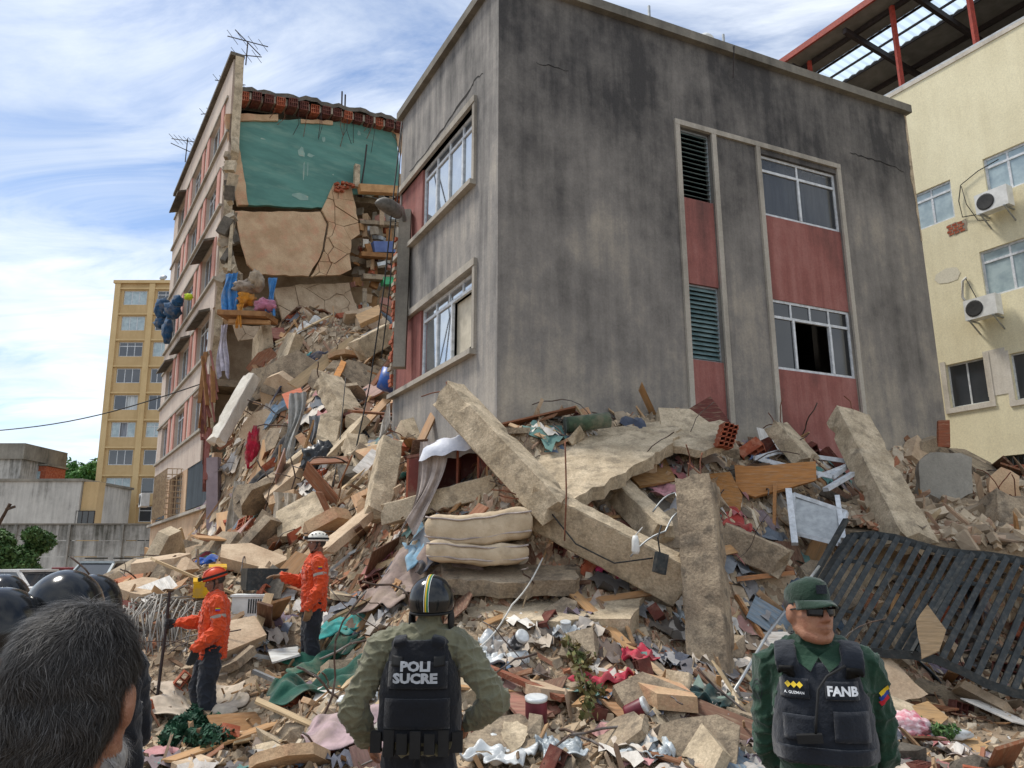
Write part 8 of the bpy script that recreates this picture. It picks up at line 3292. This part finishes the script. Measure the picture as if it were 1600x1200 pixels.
# ---------------------------------------------------------------- rescuers in orange
def rescuer(label, loc, heading, k, J, hrot, helmet, gl_m, seed, head_off=(0, 0, 0), lean_f=0.0):
    t, hc = person('person', label, loc, heading, k, J, hrot, 0, dict(skin='skin_dark'), head_off=head_off, lean_f=lean_f)
    mb = MB()
    rr = torso_rings(k, .026, True, lean_f, .01)
    rr[0] = ((rr[0][0][0], rr[0][0][1], .80 * k), .195 * k, .15 * k)
    loft(mb, rr)
    for s in (0, 1):
        sleeve(mb, J, s, .026)
    jk = child('jacket', fuse(mb, .007, 1, .015, 13, seed), 'jacket_orange', t)
    tr_ = bvh(jk.data)
    mb = MB()
    for s in (-1, 1):
        mb.box8([(s * .005, lean_f * .5 + .085, 1.40 * k), (s * .07, lean_f * .5 + .06, 1.47 * k), (s * .10, lean_f * .5 + .02, 1.46 * k), (s * .05, lean_f * .5 + .115, 1.36 * k),
                 (s * .005, lean_f * .5 + .098, 1.405 * k), (s * .07, lean_f * .5 + .072, 1.485 * k), (s * .115, lean_f * .5 + .03, 1.47 * k), (s * .05, lean_f * .5 + .13, 1.365 * k)])
    cmb('collar', mb, 'jacket_orange', jk)
    for s in (-1, 1):
        P = drape_on(patch(s * .09 - .05, s * .09 + .05, 1.18 * k, 1.29 * k, 'y', 5), tr_, (0, -1, 0), .006)
        o = cmb('pocket', P, 'jacket_orange', jk, True)
        o.modifiers.new('t', 'SOLIDIFY').thickness = .006
        P = drape_on(patch(s * .09 - .053, s * .09 + .053, 1.265 * k, 1.295 * k, 'y', 4), tr_, (0, -1, 0), .012)
        cmb('pocket_flap', P, 'jacket_orange', jk, True).modifiers.new('t', 'SOLIDIFY').thickness = .004
    P = drape_on(patch(-.012, .012, .84 * k, 1.40 * k, 'y', 14), tr_, (0, -1, 0), .005)
    cmb('placket', P, 'jacket_orange', jk, True)
    for s in (0, 1):
        sh, el, wr = [V3(q) for q in J['arm'][s]]
        d_ = (el - sh).normalized()
        c_ = sh.lerp(el, .55)
        mbb = MB()
        mbb.tube([c_ - d_ * .017, c_ + d_ * .017], [.083, .082], 18, cap=False)
        cmb('sleeve_band', mbb, 'reflective_grey', jk, True)
        c2 = sh.lerp(el, .28)
        mbb = MB()
        sx = -1 if s == 0 else 1
        for i, m in enumerate(('flag_yellow', 'flag_blue', 'flag_red')):
            pp = patch(c2.y - .025, c2.y + .025, c2.z + .014 - i * .014, c2.z + .027 - i * .014, 'x', 3)
            drape_on(pp, tr_, (-sx, 0, 0), .004)
            cmb('flag_stripe', pp, m, jk, True)
    for s in (0, 1):
        d, pn, curl, th = J['hand'][s]
        wr = V3(J['arm'][s][2])
        mb = MB()
        hand_geo(mb, wr + V3(d).normalized() * .02, d, pn, 1.06, curl, .004, th)
        limb(mb, [wr - V3(d).normalized() * .05, wr + V3(d).normalized() * .02], [.042, .036], 12)
        child('glove', fuse(mb, .006, 2), gl_m if isinstance(gl_m, str) else gl_m[s], t)
    trousers(t, J, k, 'trousers_navy', .03, .012, 0, 0, seed + 2)
    boots(t, J)
    # climbing helmet
    c = hc + hrot @ V3((0, -.006, .045))
    mb = MB()
    n, m_ = 28, 12
    vs, fs = [], []
    for i in range(m_ + 1):
        th = math.pi * .56 * i / m_
        for q in range(n):
            a = 2 * math.pi * q / n
            rib = 1 + .02 * math.cos(a * 6) * math.sin(th)
            vs.append(c + hrot @ V3((.112 * math.sin(th) * math.cos(a) * rib, .138 * math.sin(th) * math.sin(a) * rib, .112 * math.cos(th))))
    for i in range(m_):
        for q in range(n):
            fs.append((i * n + q, (i + 1) * n + q, (i + 1) * n + (q + 1) % n, i * n + (q + 1) % n))
    mb.add(vs, fs)
    hl = cmb('helmet', mb, helmet, t, True)
    hl.modifiers.new('t', 'SOLIDIFY').thickness = .006
    band = []
    for q in range(29):
        a = 2 * math.pi * q / 28
        band.append([c + hrot @ V3((.1165 * math.cos(a), .143 * math.sin(a), z)) for z in (.0, .026)])
    cmb('strap_band', MB().grid(band), 'rubber_black', hl, True)
    if helmet == 'helmet_white':
        for q in range(5):
            for s in (-1, 1):
                a = .5 + q * .5
                p_ = c + hrot @ V3((s * .075, .09 - q * .045, .078 - abs(q - 2) * .008))
                mb = MB()
                ell(mb, p_, (.012, .012, .008), hrot, 8, 5)
                cmb('vent_hole', mb, 'rubber_black', hl, True)
    else:
        for x in (-.045, .045):
            P = [[c + hrot @ V3((x + dx, .142 * math.sin(th) * .95, .1155 * math.cos(th))) for dx in (-.008, .008)] for th in [(-1.1 + 2.2 * i / 12) for i in range(13)]]
            cmb('rib_band', MB().grid(P), 'rubber_black', hl, True)
    mb = MB()
    mb.box(c + hrot @ V3((0, .155, .02)), (.07, .04, .045), hrot)
    lampb = cmb('headlamp', mb, 'rubber_black', hl)
    mb = MB()
    ell(mb, c + hrot @ V3((0, .178, .02)), (.022, .006, .02), hrot, 12, 6)
    cmb('lens', mb, 'stripe_yellow' if helmet == 'helmet_orange' else 'plastic_white', hl, True)
    for s in (-1, 1):
        cmb('chin_strap', MB().tube([hc + hrot @ V3((s * .08, .0, .02)), hc + hrot @ V3((s * .072, .03, -.06)), hc + hrot @ V3((s * .03, .07, -.115)), hc + hrot @ V3((0, .075, -.12))], .006, 6), 'rubber_black', hl, True)
        mb = MB()
        ell(mb, hc + hrot @ V3((s * .030, .079, .010)), (.012, .010, .009), hrot, 10, 6)
        cmb('eye', mb, 'eye_white', t, True)
        mb = MB()
        ell(mb, hc + hrot @ V3((s * .030, .0875, .010)), (.0055, .004, .0055), hrot, 8, 5)
        cmb('iris', mb, 'rubber_black', t, True)
    mb = MB()
    ell(mb, hc + hrot @ V3((0, -.02, .018)), (.079, .094, .078), hrot)
    cmb('hair', mb, 'hair_dark', t, True)
    return t, hc


# left rescuer: looks down, right hand on a steel bar
k1 = 1.0
g1 = hit(325, 1128)
g1 = np.array([at(325, 1128, 8.75)[0], 8.75, float(hf(at(325, 1128, 8.75)[0], 8.75))])
z1_ = at(318, 884, 8.75)[2] - 1.79
J1 = dict(arm=[[(-.205, .0, 1.40), (-.275, -.05, 1.12), (-.24, .17, .93)], [(.205, .02, 1.40), (.29, .14, 1.16), (.26, .38, 1.16)]],
          leg=[[(-.10, 0, .90), (-.14, .03, .49), (-.18, -.05, .09), (-.20, .12, .05)], [(.10, 0, .90), (.14, .12, .50), (.16, .02, .09), (.17, .19, .05)]],
          hand=[((.05, .25, -1), (.9, .2, 0), .35, 1), ((.0, .8, .05), (-1, 0, 0), 1.15, -1)])
h1 = Matrix.Rotation(R(-18), 3, 'X')
resc1, hc1 = rescuer('orange-jacketed rescuer with an orange helmet looking down and holding an upright steel bar', (g1[0] - .02, 8.75, z1_), R(112), k1, J1, h1, 'helmet_orange', 'glove_black', 7.0, head_off=(0, .03, -.01))
# the bar he holds
M1 = resc1.matrix_basis
hp = M1 @ V3((.245, .50, 1.13))
btop = V3((hp.x, hp.y, at(265, 925, hp.y)[2]))
bar_b = V3((hp.x, hp.y - .05, max(0.0, float(hf(hp.x, hp.y))) - .1))
tag(MB().tube([bar_b, hp, btop], .017, 8).build('steel_bar', 'steel_dark'), 'long dark upright steel bar gripped by the left orange rescuer', 'bar')
# right rescuer: points to the left, white helmet
k2 = 1.0
Y2 = 9.85
x2 = at(487, 1000, Y2)[0]
z2 = at(487, 829, Y2)[2] - 1.795
J2 = dict(arm=[[(-.205, .0, 1.40), (-.28, -.04, 1.12), (-.25, .09, .87)], [(.205, .02, 1.40), (.275, .13, 1.14), (.22, .38, 1.22)]],
          leg=[[(-.09, 0, .90), (-.10, .02, .49), (-.11, -.02, .09), (-.12, .15, .05)], [(.09, 0, .90), (.10, .03, .49), (.11, .0, .09), (.12, .17, .05)]],
          hand=[((0, .1, -1), (1, .1, 0), .4, 1), ((.0, 1, .05), (0, 0, -1), .25, -1)])
h2 = Matrix.Rotation(R(4), 3, 'Z') @ Matrix.Rotation(R(0), 3, 'X')
resc2, hc2 = rescuer('orange-jacketed rescuer with a white helmet standing on the rubble and pointing left', (x2, Y2, z2), R(112), k2, J2, h2, 'helmet_white', ['glove_tan', 'glove_tan'], 9.0)
# flat footing of rubble under his boots
for q_ in ((x2 - .06, Y2 + .05), (x2 + .08, Y2 - .08)):
    pass
sb = member('concrete_beam', 'flat block under the boots of the white-helmeted rescuer', (x2 - .35, Y2 + .02, z2 - .09), (x2 + .35, Y2 - .02, z2 - .10), .6, .16, 'concrete', seg=6)
gz1 = z1_
if gz1 > .03:
    member('concrete_beam', 'flat block under the boots of the left orange rescuer', (g1[0] - .45, 8.75, gz1 - .085), (g1[0] + .4, 8.75, gz1 - .09), .7, .14, 'concrete', seg=6)

# ---------------------------------------------------------------- grey-haired man in the foreground
KM = 1.0
YM = 1.10
xm = at(108, 1040, YM)[0]
Jm = dict(arm=[[(-.21, -.01, 1.40), (-.27, -.03, 1.12), (-.24, .10, .88)], [(.21, -.01, 1.40), (.27, -.03, 1.12), (.24, .10, .88)]],
          leg=straight_legs(1.0, .11), hand=[((0, .1, -1), (1, 0, 0), .4, 1), ((0, .1, -1), (-1, 0, 0), .4, -1)])
hm_ = Matrix.Rotation(R(6), 3, 'Z') @ Matrix.Rotation(R(-8), 3, 'X')
zm = at(108, 921, YM)[2] - 1.785
man, hcm = person('person', 'dark grey-haired man with a white beard seen from behind in the left foreground', (xm, YM, zm), 0, 1.0, Jm, hm_, 0, dict(skin='skin_tan'), head_off=(0, .02, .0))
mb = MB()
loft(mb, torso_rings(1.0, .03, True, 0, .02))
for s in (0, 1):
    sleeve(mb, Jm, s, .03)
limb(mb, [(0, .0, 1.475), (0, -.01, 1.40)], [.088, .1])
child('jacket', fuse(mb, .010, 3, .012, 8, 11.0), 'jacket_dark', man)
cl_ = MB()
P = []
for q in range(25):
    a = math.pi * (1.0 + .75) * q / 24 - math.pi * .875 + math.pi * 1.5
    P.append([(.083 * math.cos(a) * r_, .085 * math.sin(a) * r_ - .005, z) for r_, z in ((1.16, 1.44), (1.08, 1.50), (1.10, 1.515), (1.2, 1.47))])
cmb('collar', cl_.grid(P), 'jacket_dark', man, True)
trousers(man, Jm, 1.0, 'trousers_navy')
boots(man, Jm)
# hair: thousands of short strands over a scalp cap
mb = MB()
ell(mb, hcm + hm_ @ V3((0, -.016, .040)), (.0815, .100, .092), hm_, 24, 16)
ell(mb, hcm + hm_ @ V3((0, -.036, -.018)), (.0745, .074, .072), hm_, 20, 12)
ell(mb, hcm + hm_ @ V3((0, -.04, -.06)), (.060, .058, .04), hm_, 20, 12)
scalp = child('hair', fuse(mb, .006, 8), 'hair_dark', man)


def strands(parent, name, n, surf, keep, flowf, m, ln, seed, grey, lift=.22, bright=1.0):
    """short flat-lying strands rooted on a surface mesh"""
    r = np.random.default_rng(seed)
    nv = len(surf.vertices)
    co = np.zeros(nv * 3, np.float32)
    surf.vertices.foreach_get('co', co)
    co = co.reshape(-1, 3).astype(float)
    no = np.zeros(nv * 3, np.float32)
    surf.vertices.foreach_get('normal', no)
    no = no.reshape(-1, 3).astype(float)
    loc = (co - hcn) @ rmat            # head space
    ok = np.array([keep(p) for p in loc])
    ids = np.flatnonzero(ok)
    ids = r.choice(ids, n)
    S, F, Cc = [], [], []
    for k, i in enumerate(ids):
        nrm = no[i]
        p = co[i] + r.normal(size=3) * .002
        flow = rmat @ flowf(loc[i], r)
        flow = flow - nrm * flow.dot(nrm)
        flow /= np.linalg.norm(flow) + 1e-6
        side = np.cross(nrm, flow)
        side /= np.linalg.norm(side) + 1e-6
        L_ = ln * r.uniform(.6, 1.3)
        w = .0005
        clump = math.sin(loc[i][0] * 95 + 3 * math.sin(loc[i][2] * 60)) * .5 + math.sin(loc[i][2] * 130 + loc[i][1] * 80) * .35
        dirv = nrm * lift * (2.2 if r.uniform() < .06 else 1) + flow + side * clump * 1.3 + r.normal(size=3) * .26
        dirv /= np.linalg.norm(dirv)
        o = len(S)
        q = p
        for j in range(5):
            ww = w * (1 - j / 4.6)
            S.append(q - side * ww)
            S.append(q + side * ww)
            dirv = dirv + flow * .16 - nrm * .13 + side * clump * .25 * (1 - j * .5) + r.normal(size=3) * .12
            dirv /= np.linalg.norm(dirv)
            q = q + dirv * L_ / 4
        for j in range(4):
            F.append((o + 2 * j, o + 2 * j + 1, o + 2 * j + 3, o + 2 * j + 2))
        c_ = np.array([.10, .095, .09]) * bright if r.uniform() < grey else np.array([.022, .019, .017]) * r.uniform(.5, 1.9)
        Cc += [c_] * 10
    me = np_mesh(name, np.array(S), np.array(F), np.array(Cc), True)
    return child(name, me, m, parent)


mat('hair_strand', (1, 1, 1), (.8, .8, .8), 30, .6, attr=True, coord='obj')
rmat = np.array(hm_)
hcn = np.array(hcm)




def keep_scalp(p):
    return not (p[1] > .045 and p[2] < .075)


def flow_scalp(p, r):
    crown = np.array([.015, -.04, .13])
    f = p - crown
    f = f / (np.linalg.norm(f) + 1e-6)
    return f * .8 + np.array([.55 * math.sin(p[2] * 38 + 1.0), 0, -.55])


strands(scalp, 'hair_strands', 42000, scalp.data, keep_scalp, flow_scalp, 'hair_strand', .026, 5, .22, .34)
mb = MB()
for s in (-1, 1):
    ell(mb, hcm + hm_ @ V3((s * .046, .026, -.078)), (.028, .042, .034), hm_, 16, 10)
ell(mb, hcm + hm_ @ V3((0, .06, -.10)), (.045, .035, .035), hm_, 16, 10)
jaw = fuse(mb, .006, 2)
bo = child('beard', jaw, 'hair_white', man)
strands(bo, 'beard_strands', 5000, jaw, lambda p: p[2] < -.045, lambda p, r: np.array([p[0] * 3, .1, -1.0]), 'hair_strand', .018, 6, .95, .35, 4.0)
